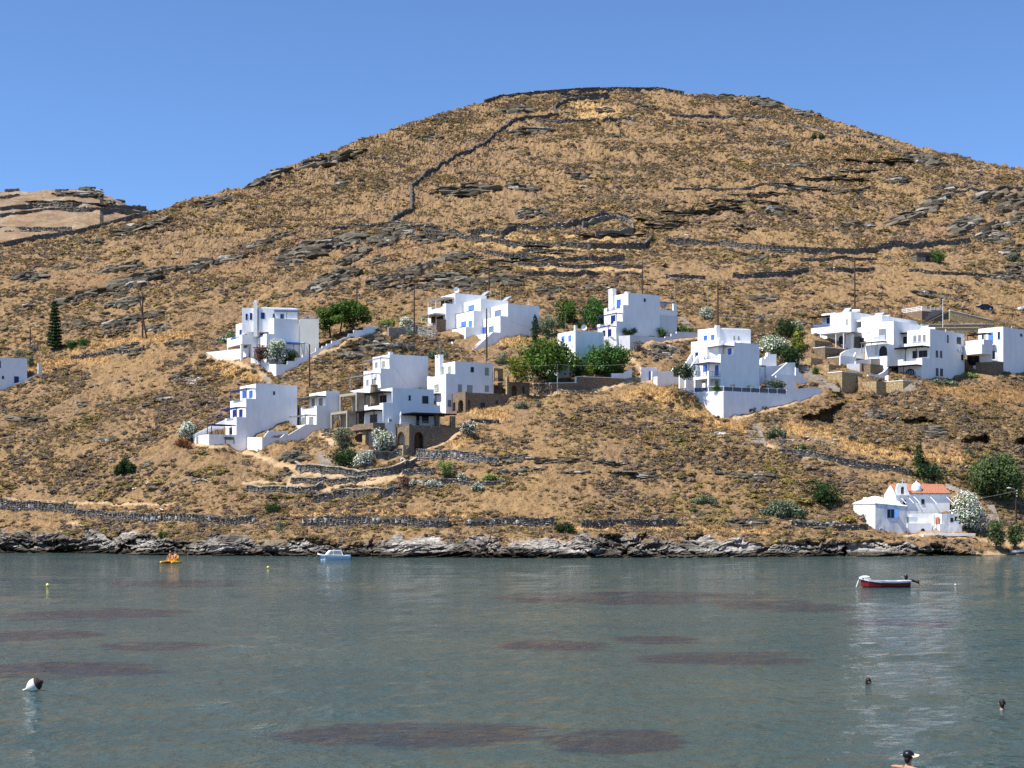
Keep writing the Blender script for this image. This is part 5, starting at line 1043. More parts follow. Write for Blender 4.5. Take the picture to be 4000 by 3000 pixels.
def build_terrain():
    us = np.concatenate([np.arange(-900, -40, 22.0), np.arange(-40, 4041, 4.5), np.arange(4060, 4900, 22.0)])
    low = np.linspace(-0.012, 0.0, 5)[:-1]; sh = np.linspace(0, .075, 90)[:-1]; mid = np.linspace(.075, .5, 270)[:-1]; up = np.linspace(.5, 1, 190)
    rr = np.concatenate([low, sh, mid, up]); U = np.repeat(us[None], len(rr), 0); vs, vk = vshore(us), vsky(us); Vv = vs[None] - rr[:, None] * (vs - vk)[None]
    D = depth(U, np.minimum(Vv, vs[None] + 5)); n0 = 4
    P = np.stack([(U - CX) / F * D, D, H + (HY - Vv) / F * D], -1)
    for k in range(n0):   # the sea bed
        Yb = P[n0, :, 1] - (n0 - k) ** 2 * 1.6; P[k, :, 1] = Yb; P[k, :, 0] = (us - CX) / F * Yb; P[k, :, 2] = -.35 * (n0 - k) ** 1.6
    dv = vs[None] - Vv; sb = .9 * shoreband(U) * (1 + .28 * fbm(U / 60, Vv * 0, U * 0 + 3, 3)); rock = np.clip((sb - dv) / 9 + .5, 0, 1); rock[:n0] = 1
    Z = U * 0; X_, Y_, Z_ = P[..., 0], P[..., 1], P[..., 2]
    # rock shore: dipping ledges
    q = (Z_ * 1.0 - X_ * .10 + .55 * fbm(X_ / 7, Y_ / 7, Z_ / 3, 3)) * 1.35; led = (q - np.floor(q)); led = led ** 1.6
    q2 = (Z_ - X_ * .22 + .5 * fbm(X_ / 3 + 9, Y_ / 3, Z_ / 1.5, 3)) * 3.4; led2 = q2 - np.floor(q2)
    out = (led * 1.35 + led2 * .55 + 2.6 * fbm(X_ / 11, Y_ / 14, Z_ / 6, 2) + 1.0 * fbm(X_ / 4, Y_ / 6, Z_ / 2.5, 3)) * rock
    cre = np.clip(1 - np.abs(fbm(X_ / 5.0 + Z_ * .5, Y_ / 20, Z_ / 12, 3)) * 6, 0, 1) * rock * 1.6
    P[..., 1] -= out - cre - .6 * rock; P[..., 2] += (.5 * fbm(X_ / 3.5 + 30, Y_ / 3, Z_ * 0, 4) - .25 * led2) * rock * np.clip(dv / 25, 0, 1)
    # rough dry ground
    g = 1 - rock; sc_ = D / 300
    P[..., 2] += g * (.30 * fbm(X_ / 2.2, Y_ / 2.2, Z, 3) + .22 * fbm(X_ / .8, Y_ / .8, Z + 4, 2)) * np.clip(sc_, .7, 2)
    far = np.clip((D - 330) / 120, 0, 1) * np.clip(rr[:, None] * -8 + 8, 0, 1); P[..., 2] += far * (.55 * fbm(X_ / 16, Y_ / 16, Z + 2, 3) + .45 * fbm(X_ / 6, Y_ / 6, Z + 8, 3))
    P[..., 2] += np.clip((D - 330) / 120, 0, 1) * .5 * fbm(X_ / 4, Y_ / 30, Z + 12, 3)
    cave = np.zeros(U.shape, np.float32)
    for c, dd, poly in CAVES:
        Q = np.array([px(c, *p) for p in poly]); sel = (U > Q[:, 0].min()) & (U < Q[:, 0].max()) & (Vv > Q[:, 1].min()) & (Vv < Q[:, 1].max()); x, y = U[sel] + 5 * vnoise(U[sel] / 9, Vv[sel] / 9, Z[sel]), Vv[sel] + 4 * vnoise(U[sel] / 9, Vv[sel] / 9, Z[sel] + 7); ins = np.zeros(x.shape, bool); dmin = np.full(x.shape, 1e9)
        for (ax, ay), (bx, by) in zip(Q, np.roll(Q, -1, 0)):
            ins ^= ((ay > y) != (by > y)) & (x < (bx - ax) * (y - ay) / (by - ay + 1e-9) + ax); t = np.clip(((x - ax) * (bx - ax) + (y - ay) * (by - ay)) / ((bx - ax) ** 2 + (by - ay) ** 2 + 1e-9), 0, 1); dmin = np.minimum(dmin, np.hypot(x - ax - t * (bx - ax), y - ay - t * (by - ay)))
        vt = (y - Q[:, 1].min()) / (Q[:, 1].max() - Q[:, 1].min() + 1e-9); m_ = np.where(ins, np.clip(dmin / 5, .5, 1) * (.3 + .7 * np.clip(vt, 0, 1)), 0); k_ = m_ * dd / P[..., 1][sel]; tmp = P[sel]; cam_ = np.array([0, 0, H]); P[sel] = cam_ + (tmp - cam_) * (1 + k_[:, None]); cave[sel] = np.maximum(cave[sel], m_)
    for o_, a_, b_, s0, s1, t0, t1, zz in PADS:
        dx, dy = P[..., 0] - o_[0], P[..., 1] - o_[1]; near = (np.abs(dx) < 45) & (np.abs(dy) < 45); S_ = dx[near] * a_[0] + dy[near] * a_[1]; T_ = dx[near] * b_[0] + dy[near] * b_[1]; zc = P[..., 2][near]
        zc = np.where((S_ > s0) & (S_ < s1) & (T_ > t0) & (T_ < t1), np.minimum(zc, zz), zc); tmp = P[..., 2]; tmp[near] = zc
    # the back of the hill
    B = []
    for k, (dd, dz) in enumerate(((6, .2), (20, 3), (50, 14), (110, 45), (200, 95), (320, 175))): b_ = P[-1].copy(); s_ = (b_[:, 1] + dd) / b_[:, 1]; b_[:, 0] *= s_; b_[:, 1] += dd; b_[:, 2] -= dz; B.append(b_)
    P2 = np.concatenate([P, np.stack(B)]); nr, nc = P2.shape[:2]
    idx = np.arange(nr * nc).reshape(nr, nc); T = np.stack([idx[:-1, :-1], idx[:-1, 1:], idx[1:, 1:], idx[1:, :-1]], -1).reshape(-1, 4)
    o = fast_mesh('hillside', P2.reshape(-1, 3), T, 'ground'); tagobj(o, kind='structure')
    padz = lambda M: np.concatenate([M, np.repeat(M[-1:], len(B), 0)]).astype(np.float32).ravel()
    for nm, M in (('rock', rock), ('earth', np.maximum(np.clip(cave * 2, 0, 1) * (1 - rock), .6 * polymask(EARTH, U, Vv))), ('dirt', polymask(DIRT, U, Vv)), ('gold', polymask(GOLD, U, Vv))):
        a = o.data.attributes.new(nm, 'FLOAT', 'POINT'); a.data.foreach_set('value', padz(M))
    return U, Vv, P, rock
def ground_material():
    m, nt, b = nmat('ground'); co = objco(nt); L = nt.links.new
    at = lambda n: node(nt, 'ShaderNodeAttribute', attribute_name=n).outputs['Fac']
    n1, n2, n3 = noise(nt, co, .045, 6, .6), noise(nt, co, .55, 6, .68), noise(nt, co, 2.4, 4, .65)
    straw = ramp(nt, n2, [(.25, (.160, .100, .049)), (.45, (.240, .154, .075)), (.62, (.300, .196, .098)), (.8, (.37, .255, .134))])
    brown = ramp(nt, n2, [(.25, (.125, .082, .048)), (.5, (.22, .146, .082)), (.75, (.33, .218, .120))])
    f = ramp(nt, n1, [(.40, (0, 0, 0)), (.58, (1, 1, 1))])
    c = mixc(nt, f.outputs[0], brown.outputs[0], straw.outputs[0])
    sp = ramp(nt, n3, [(.36, (.74, .71, .69)), (.55, (1.05, 1.05, 1.05))]); c = mixc(nt, 1.0, c, sp.outputs[0], 'MULTIPLY')
    gold = ramp(nt, n2, [(.25, (.33, .195, .080)), (.7, (.51, .335, .145))]); c = mixc(nt, at('gold'), c, gold.outputs[0])
    dirt = ramp(nt, n2, [(.25, (.36, .24, .13)), (.7, (.48, .345, .205))]); c = mixc(nt, at('dirt'), c, dirt.outputs[0])
    er = ramp(nt, n2, [(.3, (.15, .085, .045)), (.7, (.29, .17, .09))]); c = mixc(nt, at('earth'), c, er.outputs[0])
    # schist
    st = mapping(nt, co, (.35, .35, 2.6), (0, R(9), 0)); r1, r2 = noise(nt, st, 1.0, 8, .7), noise(nt, mapping(nt, co, (1, 1, 3.2), (0, R(14), 0)), 1.6, 6, .7)
    rk = ramp(nt, r1, [(.28, (.05, .046, .043)), (.40, (.21, .20, .185)), (.52, (.40, .385, .365)), (.70, (.56, .545, .52))]); rs = ramp(nt, r2, [(.34, (.25, .24, .225)), (.56, (1.15, 1.15, 1.15))])  # rs paints the darkness of crevices into the rock colour
    big = ramp(nt, noise(nt, co, .09, 3), [(.40, (.42, .40, .37)), (.58, (1.12, 1.12, 1.12))])
    rc = mixc(nt, 1.0, mixc(nt, 1.0, rk.outputs[0], rs.outputs[0], 'MULTIPLY'), big.outputs[0], 'MULTIPLY')
    sx = nt.nodes.new('ShaderNodeSeparateXYZ'); L(co, sx.inputs[0]); wz = node(nt, 'ShaderNodeMath', operation='MULTIPLY_ADD', i_1=1.2, i_2=-.35); L(r2, wz.inputs[0]); wa = node(nt, 'ShaderNodeMath', operation='SUBTRACT'); L(sx.outputs[2], wa.inputs[0]); L(wz.outputs[0], wa.inputs[1])
    wet = ramp(nt, wa.outputs[0], [(.25, (.24, .22, .18)), (.55, (1, 1, 1))]); rc = mixc(nt, 1.0, rc, (.88, .845, .79), 'MULTIPLY'); rc = mixc(nt, 1.0, rc, wet.outputs[0], 'MULTIPLY')
    c = mixc(nt, at('rock'), c, rc); L(c, b.inputs['Base Color']); b.inputs['Roughness'].default_value = .95; b.inputs['Specular IOR Level'].default_value = .1
    h = node(nt, 'ShaderNodeMath', operation='ADD'); L(n2, h.inputs[0]); L(n3, h.inputs[1]); h2 = node(nt, 'ShaderNodeMix', data_type='FLOAT'); L(at('rock'), h2.inputs[0]); L(h.outputs[0], h2.inputs[2]); ra = node(nt, 'ShaderNodeMath', operation='ADD'); L(r1, ra.inputs[0]); L(r2, ra.inputs[1]); L(ra.outputs[0], h2.inputs[3])
    bump(nt, b, h2.outputs[0], .7, .3)
ground_material()
TU, TV, TP, TROCK = build_terrain()
def gz(x, y):
    "height of the finished ground under a plan point"
    j = int(np.clip(np.searchsorted(TU[0], x / y * F + CX), 1, TU.shape[1] - 1)); return float(np.interp(y, np.maximum.accumulate(TP[5:, j, 1]), TP[5:, j, 2]))
WALLMASK = []
# ---- the far hill on the left
def far_hill():
    us = np.arange(-1100, 1000, 5.0); ks = np.interp(us, [-1100, 0, 60, 120, 200, 300, 390, 405, 480, 560, 600, 700, 1000], [690, 747, 742, 747, 742, 735, 744, 766, 792, 812, 826, 870, 1000]); rr = np.linspace(0, 1, 140)
    vb = ks + 330; U = np.repeat(us[None], 140, 0); Vv = vb[None] - rr[:, None] * 330; Dp = 590 + 330 * rr[:, None] + 0 * U; P = np.stack([(U - CX) / F * Dp, Dp, H + (HY - Vv) / F * Dp], -1); P[:, :, 2] += 1.1 * fbm(P[..., 0] / 14, P[..., 1] / 14, U * 0, 4) * 1.3
    B = P[-1:].copy(); B[..., 1] += 150; B[..., 2] -= 70; P = np.concatenate([P, B]); nr, nc = P.shape[:2]; idx = np.arange(nr * nc).reshape(nr, nc)
    o = fast_mesh('far_hill', P.reshape(-1, 3), np.stack([idx[:-1, :-1], idx[:-1, 1:], idx[1:, 1:], idx[1:, :-1]], -1).reshape(-1, 4), 'ground'); tagobj(o, kind='structure')
    for nm in ('rock', 'dirt', 'gold', 'earth'):
        a = o.data.attributes.new(nm, 'FLOAT', 'POINT'); a.data.foreach_set('value', ((np.concatenate([np.exp(-((Vv - 880) / 55) ** 2), np.zeros((1, nc))]) * .10) if nm == 'gold' else (.30 + .3 * fbm(P[..., 0] / 9, P[..., 1] / 30, P[..., 0] * 0, 3)) if nm == 'earth' else (.22 + .5 * np.clip(fbm(P[..., 0] / 6, P[..., 1] / 20, P[..., 0] * 0 + 4, 3), 0, 1)) if nm == 'rock' else np.zeros((nr, nc))).astype(np.float32).ravel())
    return lambda u, v: (lambda r: 590 + 330 * np.clip(r, 0, 1))((np.interp(u, us, vb) - v) / 330)
FARD = far_hill()
def fpt(u, v): d = float(FARD(u, v)); return ray(u, v, d)
# ================================================================== ROCKS, SCRUB
def hull_proto(seed, n=16, flat=(1, .8, .45)):
    r = np.random.default_rng(seed); p = r.normal(size=(n, 3)); p /= np.linalg.norm(p, axis=1)[:, None]; p = np.sign(p) * np.abs(p) ** .6; p *= (.8 + .35 * r.random((n, 1))) * np.array(flat)
    bm = bmesh.new(); [bm.verts.new(q) for q in p]; bmesh.ops.convex_hull(bm, input=bm.verts); bmesh.ops.triangulate(bm, faces=bm.faces[:])
    used = [v for v in bm.verts if v.link_faces]; ix = {v: i for i, v in enumerate(used)}; V = np.array([v.co[:] for v in used]); T = np.array([[ix[v] for v in f.verts] for f in bm.faces]); bm.free(); return V, T
ROCKS = [hull_proto(i, 18) for i in range(8)]
def rotz(a): c, s = np.cos(a), np.sin(a); z = np.zeros_like(c); o = np.ones_like(c); return np.stack([np.stack([c, -s, z], -1), np.stack([s, c, z], -1), np.stack([z, z, o], -1)], -2)
def roty(a): c, s = np.cos(a), np.sin(a); z = np.zeros_like(c); o = np.ones_like(c); return np.stack([np.stack([c, z, s], -1), np.stack([z, o, z], -1), np.stack([-s, z, c], -1)], -2)
def scatter(protos, pos, scale, rz, ry, cols, jit=0.0):
    """copies of small prototypes packed into one vertex/face array"""
    N = len(pos); Vs, Ts, Cs, off = [], [], [], 0; which = rng.integers(0, len(protos), N)
    for k, (pv, pt) in enumerate(protos):
        s = np.where(which == k)[0]
        if not len(s): continue
        M = roty(ry[s]) @ rotz(rz[s]); q = pv[None] * scale[s][:, None, :]
        if jit: q = q * (1 + jit * (rng.random(q.shape) - .5))
        q = np.einsum('nij,nvj->nvi', M, q) + pos[s][:, None, :]
        Vs.append(q.reshape(-1, 3)); Ts.append((pt[None] + (np.arange(len(s)) * len(pv))[:, None, None]).reshape(-1, 3) + off); Cs.append(np.repeat(cols[s], len(pv), 0)); off += len(s) * len(pv)
    return np.concatenate(Vs), np.concatenate(Ts), np.concatenate(Cs)
def rockcol(n, lo=.07, hi=.20, warm=1.0):
    b = lo + (hi - lo) * rng.random(n) ** 1.3; return np.stack([b * (1.0 + .08 * warm), b, b * (1 - .12 * warm)], -1)
# outcrops: crop, x, y, width, height (crop pixels), tilt degrees
OUT = [('H1', 870, 460, 300, 40, -14), ('H1', 560, 245, 130, 55, 5), ('H1', 380, 235, 70, 26, 0), ('H1', 1640, 160, 240, 40, -22), ('H1', 2050, 40, 300, 50, -18), ('H1', 1330, 300, 190, 40, -14), ('H1', 740, 715, 240, 45, -14), ('H1', 190, 765, 190, 45, -8), ('H1', 560, 555, 120, 40, 0), ('H1', 700, 485, 80, 36, 0), ('H1', 310, 630, 100, 26, -5),
       ('H1', 420, 705, 120, 30, -10), ('H1', 1200, 700, 180, 70, -16), ('H1', 1000, 735, 160, 50, -14), ('H1', 830, 800, 260, 70, -14), ('H1', 730, 850, 120, 60, 0), ('H1', 470, 890, 260, 40, -14), ('H1', 1380, 380, 90, 26, -5), ('H1', 1780, 660, 160, 120, 0), ('H1', 1960, 600, 220, 70, -12), ('H1', 2120, 570, 160, 70, -8), ('H1', 2100, 760, 200, 70, -20), ('H1', 1950, 830, 200, 50, -18), ('H1', 780, 920, 200, 50, -12), ('H1', 1650, 540, 260, 40, -12), ('H1', 1400, 650, 200, 40, -12),
       ('H2', 750, 385, 120, 36, -8), ('H2', 1290, 210, 170, 45, -4), ('H2', 1830, 210, 110, 26, 0), ('H2', 2020, 165, 90, 26, 0), ('H2', 2100, 190, 90, 24, 0), ('H2', 1900, 360, 90, 36, 0), ('H2', 1690, 630, 110, 40, -4), ('H2', 1000, 710, 300, 50, -2), ('H2', 1330, 700, 180, 50, 0), ('H2', 1360, 845, 110, 60, 0), ('H2', 1460, 850, 90, 45, 0), ('H2', 1380, 340, 250, 36, 0), ('H2', 230, 660, 100, 40, -8), ('H2', 560, 750, 80, 20, 0), ('H2', 390, 630, 60, 20, 0), ('H2', 40, 540, 90, 30, -25), ('H2', 820, 260, 110, 26, -15),
       ('H3', 620, 165, 170, 60, 8), ('H3', 520, 125, 110, 24, 0), ('H3', 850, 228, 130, 34, 5), ('H3', 380, 125, 110, 30, 0), ('H3', 1620, 530, 180, 60, 12), ('H3', 1520, 495, 110, 60, 0), ('H3', 700, 830, 160, 50, 6), ('H3', 830, 548, 140, 36, 0), ('H3', 640, 560, 120, 26, 0), ('H3', 1720, 690, 130, 55, -8), ('H3', 1000, 690, 130, 26, 0), ('H3', 290, 660, 110, 22, 0), ('H3', 1940, 660, 60, 60, 0), ('H3', 1500, 870, 260, 50, -16), ('H3', 1650, 790, 170, 60, -18), ('H3', 1850, 930, 190, 90, -25), ('H3', 1990, 740, 200, 70, -18), ('H3', 2130, 790, 170, 110, -20), ('H3', 2180, 890, 120, 90, -10), ('H3', 2000, 960, 180, 70, -18), ('H3', 2160, 1080, 150, 110, -8), ('H3', 2180, 1200, 130, 90, 0), ('H3', 560, 1130, 130, 40, -4), ('H3', 1190, 915, 190, 32, 0), ('H3', 500, 930, 170, 24, -4), ('H3', 1450, 660, 120, 50, 0), ('H3', 2080, 1230, 150, 40, 0), ('H3', 2050, 1000, 150, 50, 0), ('H3', 420, 375, 90, 26, 0), ('H3', 490, 463, 90, 16, 0), ('H3', 1150, 715, 180, 24, -4), ('H3', 600, 1370, 160, 40, 0), ('H3', 1640, 1345, 200, 36, 8), ('H3', 700, 420, 110, 36, 0),
       ('H4', 150, 250, 300, 90, -10), ('H4', 340, 190, 80, 130, 0), ('H4', 540, 180, 170, 110, -8), ('H4', 420, 225, 200, 50, 0), ('H4', 280, 330, 170, 60, -28), ('H4', 150, 440, 160, 50, -20), ('H4', 620, 440, 170, 70, -14), ('H4', 700, 390, 180, 60, -22), ('H4', 920, 335, 190, 50, -8), ('H4', 750, 205, 170, 70, -6), ('H4', 460, 480, 140, 80, -8), ('H4', 860, 460, 190, 60, 0), ('H4', 730, 520, 90, 50, 0), ('H4', 640, 515, 110, 50, 0), ('H4', 1010, 490, 160, 80, 0), ('H4', 1200, 480, 200, 70, 4), ('H4', 60, 520, 120, 50, -15), ('H4', 830, 500, 110, 50, 0), ('H4', 1500, 530, 140, 40, 0), ('H4', 1760, 520, 180, 30, -4), ('H4', 430, 350, 90, 50, -18),
       ('C1', 250, 420, 200, 60, -5), ('C1', 1400, 380, 230, 90, -14), ('C1', 1420, 560, 480, 90, -12), ('C1', 830, 580, 170, 60, -8), ('C1', 1700, 650, 220, 80, -5), ('C1', 1250, 690, 260, 60, -6), ('C1', 1330, 870, 260, 60, -12), ('C1', 1950, 810, 250, 60, -4), ('C1', 950, 620, 200, 50, -12), ('C1', 100, 660, 120, 50, -8), ('C1', 1950, 1170, 230, 60, -22), ('C1', 870, 1470, 120, 60, 0), ('C1', 1120, 1480, 130, 50, 0), ('C1', 1340, 1215, 110, 60, 0),
       ('C2', 1950, 620, 320, 160, 4), ('C2', 1400, 800, 180, 70, 0), ('C2', 1700, 720, 300, 90, 4), ('C2', 1900, 130, 100, 60, 0), ('C2', 950, 90, 160, 50, -6),
       ('R4', 100, 620, 260, 160, 0), ('R4', 360, 640, 130, 190, 0), ('R4', 900, 880, 400, 130, 8), ('R4', 250, 880, 300, 50, 0), ('R2', 250, 900, 200, 50, 4), ('R2', 750, 990, 420, 100, 6), ('C9', 1000, 200, 100, 20, 0), ('L5', 550, 990, 110, 60, -20), ('L5', 310, 1215, 100, 60, -10), ('C4', 90, 1120, 130, 90, 0), ('C7', 400, 480, 260, 110, 6), ('SR', 1320, 350, 220, 50, 3), ('SR', 1850, 370, 260, 50, 4), ('SR', 1010, 305, 90, 60, 0), ('P', 2050, 1785, 110, 14, 2), ('P', 2180, 1798, 130, 14, 2), ('P', 2385, 1812, 110, 14, 0), ('P', 2470, 1852, 150, 14, 2), ('P', 2880, 1850, 130, 16, 4), ('P', 2985, 1862, 100, 14, 0), ('P', 2230, 1845, 100, 14, 0), ('P', 2080, 1830, 80, 12, 0), ('P', 420, 1720, 90, 20, 0), ('P', 110, 1640, 120, 22, 0), ('P', 640, 1560, 90, 20, 0), ('T', 120, 310, 220, 70, -4), ('T', 2000, 320, 180, 60, 0), ('T', 40, 440, 90, 60, 0), ('T', 1980, 430, 220, 40, 0)]
for _k in range(46):     # thin stony ledges that line the slope
    _x, _y = 1300 + 2650 * ((_k * .618) % 1), 470 + 680 * ((_k * .381 + .1) % 1)
    if _y > vsky(_x) + 40: OUT.append(('P', _x, _y, 70 + 170 * ((_k * .73) % 1), 9, 3 * math.sin(_k) - (6 if _x < 2000 else 0)))
OUT += [('H1', 480, 258, 200, 34, 0), ('H1', 350, 244, 60, 30, 0), ('H1', 700, 300, 110, 30, 0), ('H1', 300, 302, 300, 12, 0), ('H1', 520, 318, 260, 12, 0), ('H1', 150, 262, 160, 12, 0), ('H1', 640, 275, 60, 24, 0)]
def outcrops():
    pos, sca, rz, ry, col = [], [], [], [], []
    for c, x, y, w, h, tilt in OUT:
        s_ = CROP[c][2]; n = int(np.clip(max(w * h / s_ / s_ / 55, w / s_ / 14 if h <= 12 else 0), 4, 60))
        for k in range(n):
            a = (random.random() - .5) * 2; bq = (random.random() - .5) * 2 * (1 - .6 * abs(a)); xx = x + a * w / 2; yy = y + a * w / 2 * math.tan(R(tilt)) + bq * h / 2
            u, v = px(c, xx, yy)
            if v < vsky(u) - 6 and u > 620: continue
            if c == 'H1' and v < vsky(u): p = fpt(u, v)
            else: p = gpt(np.array(u), np.array(max(v, float(vsky(u)) + 1)))
            L = max(.5, w / s_ / F * p[1] * (.10 + .20 * random.random())); Hh = max(.3, min(L * .8, h / s_ / F * p[1] * (.30 + .45 * random.random())))
            pos.append(p + np.array([0, 0, .15 * Hh])); sca.append((L, L * .5, Hh * 1.25)); rz.append((random.random() - .5) * .9); ry.append(R(-tilt * .8) + (random.random() - .5) * .3); col.append(rockcol(1, .04, .16, 2.2)[0] if random.random() < .95 else rockcol(1, .26, .40)[0])
    pos = [np.array([p[0], p[1], gz(p[0], p[1]) + .1 * s_[2]]) if abs(gz(p[0], p[1]) - p[2]) < 2.5 else p for p, s_ in zip(pos, sca)]; V, T, Cc = scatter(ROCKS, np.array(pos), np.array(sca), np.array(rz), np.array(ry) * -1, np.array(col)); o = fast_mesh('bedrock_outcrops', V, T, 'rock', Cc); tagobj(o, kind='structure')
outcrops()
def inside_foot(P, pad=.3):
    bad = np.zeros(len(P), bool)
    for f in FRAMES:
        q = P[:, :2] - f.o; S_, T_ = q @ f.a, q @ f.b
        if f.foot[0] < 1e8: bad |= (S_ > f.foot[0] - pad) & (S_ < f.foot[1] + pad) & (T_ > f.foot[2] - pad) & (T_ < f.foot[3] + pad)
    return bad
# sampling weight per terrain cell = real surface area
_d1 = TP[1:, :-1] - TP[:-1, :-1]; _d2 = TP[:-1, 1:] - TP[:-1, :-1]; _ar = np.linalg.norm(np.cross(_d1, _d2), axis=-1)
_dirt = polymask(DIRT, TU, TV)[:-1, :-1]; _gold = polymask(GOLD, TU, TV)[:-1, :-1]; _rock = TROCK[:-1, :-1]; _in = (TU[:-1, :-1] > -250) & (TU[:-1, :-1] < 4250); _in[:5] = False
def sample(n, weight):
    w = (_ar * weight * _in).ravel(); w /= w.sum(); k = rng.choice(len(w), n, p=w); i, j = k // _ar.shape[1], k % _ar.shape[1]; a, b = rng.random(n)[:, None], rng.random(n)[:, None]
    P = TP[i, j] * (1 - a) * (1 - b) + TP[i + 1, j] * a * (1 - b) + TP[i, j + 1] * (1 - a) * b + TP[i + 1, j + 1] * a * b; return P, TU[i, j], TV[i, j]
def dome_proto(seed, seg=9, rings=3, rough=.35):
    r = np.random.default_rng(seed); V = [(0, 0, 1.0 + .15 * (r.random() - .5))]; T = []
    for i in range(1, rings + 1):
        th = (math.pi * .56) * i / rings
        for k in range(seg):
            ph = 2 * math.pi * (k + .5 * (i % 2)) / seg; j = 1 + rough * (r.random() - .5); V.append((j * math.sin(th) * math.cos(ph), j * math.sin(th) * math.sin(ph), max(-.25, j * math.cos(th))))
    for k in range(seg): T.append((0, 1 + k, 1 + (k + 1) % seg))
    for i in range(rings - 1):
        for k in range(seg): a, b = 1 + i * seg + k, 1 + i * seg + (k + 1) % seg; T += [(a, a + seg, b), (b, a + seg, b + seg)]
    return np.array(V), np.array(T)
def tuft_proto(seed, n, seg):
    "a low dome bristling with small twig clumps"
    r = np.random.default_rng(seed); V, T = dome_proto(seed, seg, 2, .3); V = V * np.array([.82, .82, .78]); V = [tuple(v) for v in V]; T = [tuple(t) for t in T]
    for k in range(n):
        d = r.normal(size=3); d[2] = abs(d[2]) * .8 + .05; d /= np.linalg.norm(d); c = d * r.uniform(.72, 1.0); a = r.normal(size=3); a -= d * (a @ d) * .5; a /= np.linalg.norm(a); b = np.cross(a, d) + .3 * r.normal(size=3); s_ = r.uniform(.16, .30); i = len(V); V += [tuple(c - a * s_ - d * .1), tuple(c + a * s_ - d * .1), tuple(c + d * s_ * .9 + b * s_ * .5)]; T.append((i, i + 1, i + 2))
    return np.array(V), np.array(T)
DOMES = [tuft_proto(i, 14, 6) for i in range(6)]; DOMES_HI = [tuft_proto(20 + i, 30, 8) for i in range(8)]
def scrubland():
    pat = fbm(TP[:-1, :-1, 0] / 22, TP[:-1, :-1, 1] / 22, TP[:-1, :-1, 0] * 0, 3) * .8 + fbm(TP[:-1, :-1, 0] / 5, TP[:-1, :-1, 1] / 5, TP[:-1, :-1, 0] * 0 + 9, 2) * .9; dens = np.clip(.62 + 1.0 * pat, .04, 1.7) * (1 - polymask(WALLMASK, TU, TV)[:-1, :-1]) * (1 - _dirt) ** 3 * (1 - .75 * _gold) * (1 - _rock) ** 2
    for hi, n, lo_, hi_ in ((True, 76000, 0, 335), (False, 92000, 335, 2000)):
        Yc = TP[:-1, :-1, 1]; P, U, Vv = sample(n, dens * ((Yc >= lo_) & (Yc < hi_)) * (1.0 if hi else 1.0)); ok = ~inside_foot(P); P, U = P[ok], U[ok]; n = len(P)
        r = rng.lognormal(np.log(.30 if hi else .42), .48, n).clip(.18, 1.5); q = fbm(P[:, 0] / 9, P[:, 1] / 9, P[:, 0] * 0 + 5, 2) * .5 + rng.random(n); col = np.zeros((n, 3))
        pal = np.array([(.225, .172, .128), (.265, .205, .085), (.285, .197, .102), (.34, .228, .112), (.18, .142, .108), (.28, .228, .066), (.14, .148, .062)]); ix = np.select([q < .34, q < .56, q < .74, q < .92, q < 1.12, q < 1.32], [0, 1, 2, 3, 4, 5], 6)
        ix = np.where((ix == 6) & (rng.random(n) < .6), 0, ix); col = pal[ix] * (.75 + .5 * rng.random((n, 1)))
        sc_ = np.stack([r * (.85 + .5 * rng.random(n)), r * (.85 + .4 * rng.random(n)), r * (.40 + .28 * rng.random(n))], -1)
        V, T, C = scatter(DOMES_HI if hi else DOMES, P - np.array([0, 0, .08]), sc_, rng.random(n) * 6.28, (rng.random(n) - .5) * .3, col, .05 if hi else .08)
        o = fast_mesh('scrub', V, T, 'scrub', C); tagobj(o, kind='stuff', label='dry grey, tan and olive phrygana scrub dotting the ' + ('lower' if hi else 'upper') + ' hillside', cat='scrub')
def tufts():
    """dry grass: thin blades in clumps"""
    dens = (np.clip(_gold, 0, 1) * 1.0 + .12) * (1 - _dirt) ** 2 * (1 - _rock); P, U, Vv = sample(60000, dens * (TP[:-1, :-1, 1] < 350)); P = P[~inside_foot(P, .1)]; n = len(P); a = rng.random(n) * 6.28; h = .25 + .35 * rng.random(n); w = .05 + .07 * rng.random(n)
    dx, dy = np.cos(a) * w, np.sin(a) * w; lx, ly = (rng.random(n) - .5) * .3, (rng.random(n) - .5) * .3; V = np.stack([P + np.stack([-dx, -dy, -.1 + 0 * a], -1), P + np.stack([dx, dy, -.1 + 0 * a], -1), P + np.stack([lx, ly, h], -1)], 1).reshape(-1, 3)
    b = .75 + .5 * rng.random((n, 1)); col = np.array([[.45, .28, .12]]) * b; o = fast_mesh('dry_grass', V, np.arange(3 * n).reshape(-1, 3), 'scrub', np.repeat(col, 3, 0)); tagobj(o, kind='stuff', label='golden dry grass growing between the scrub and the houses', cat='dry grass')
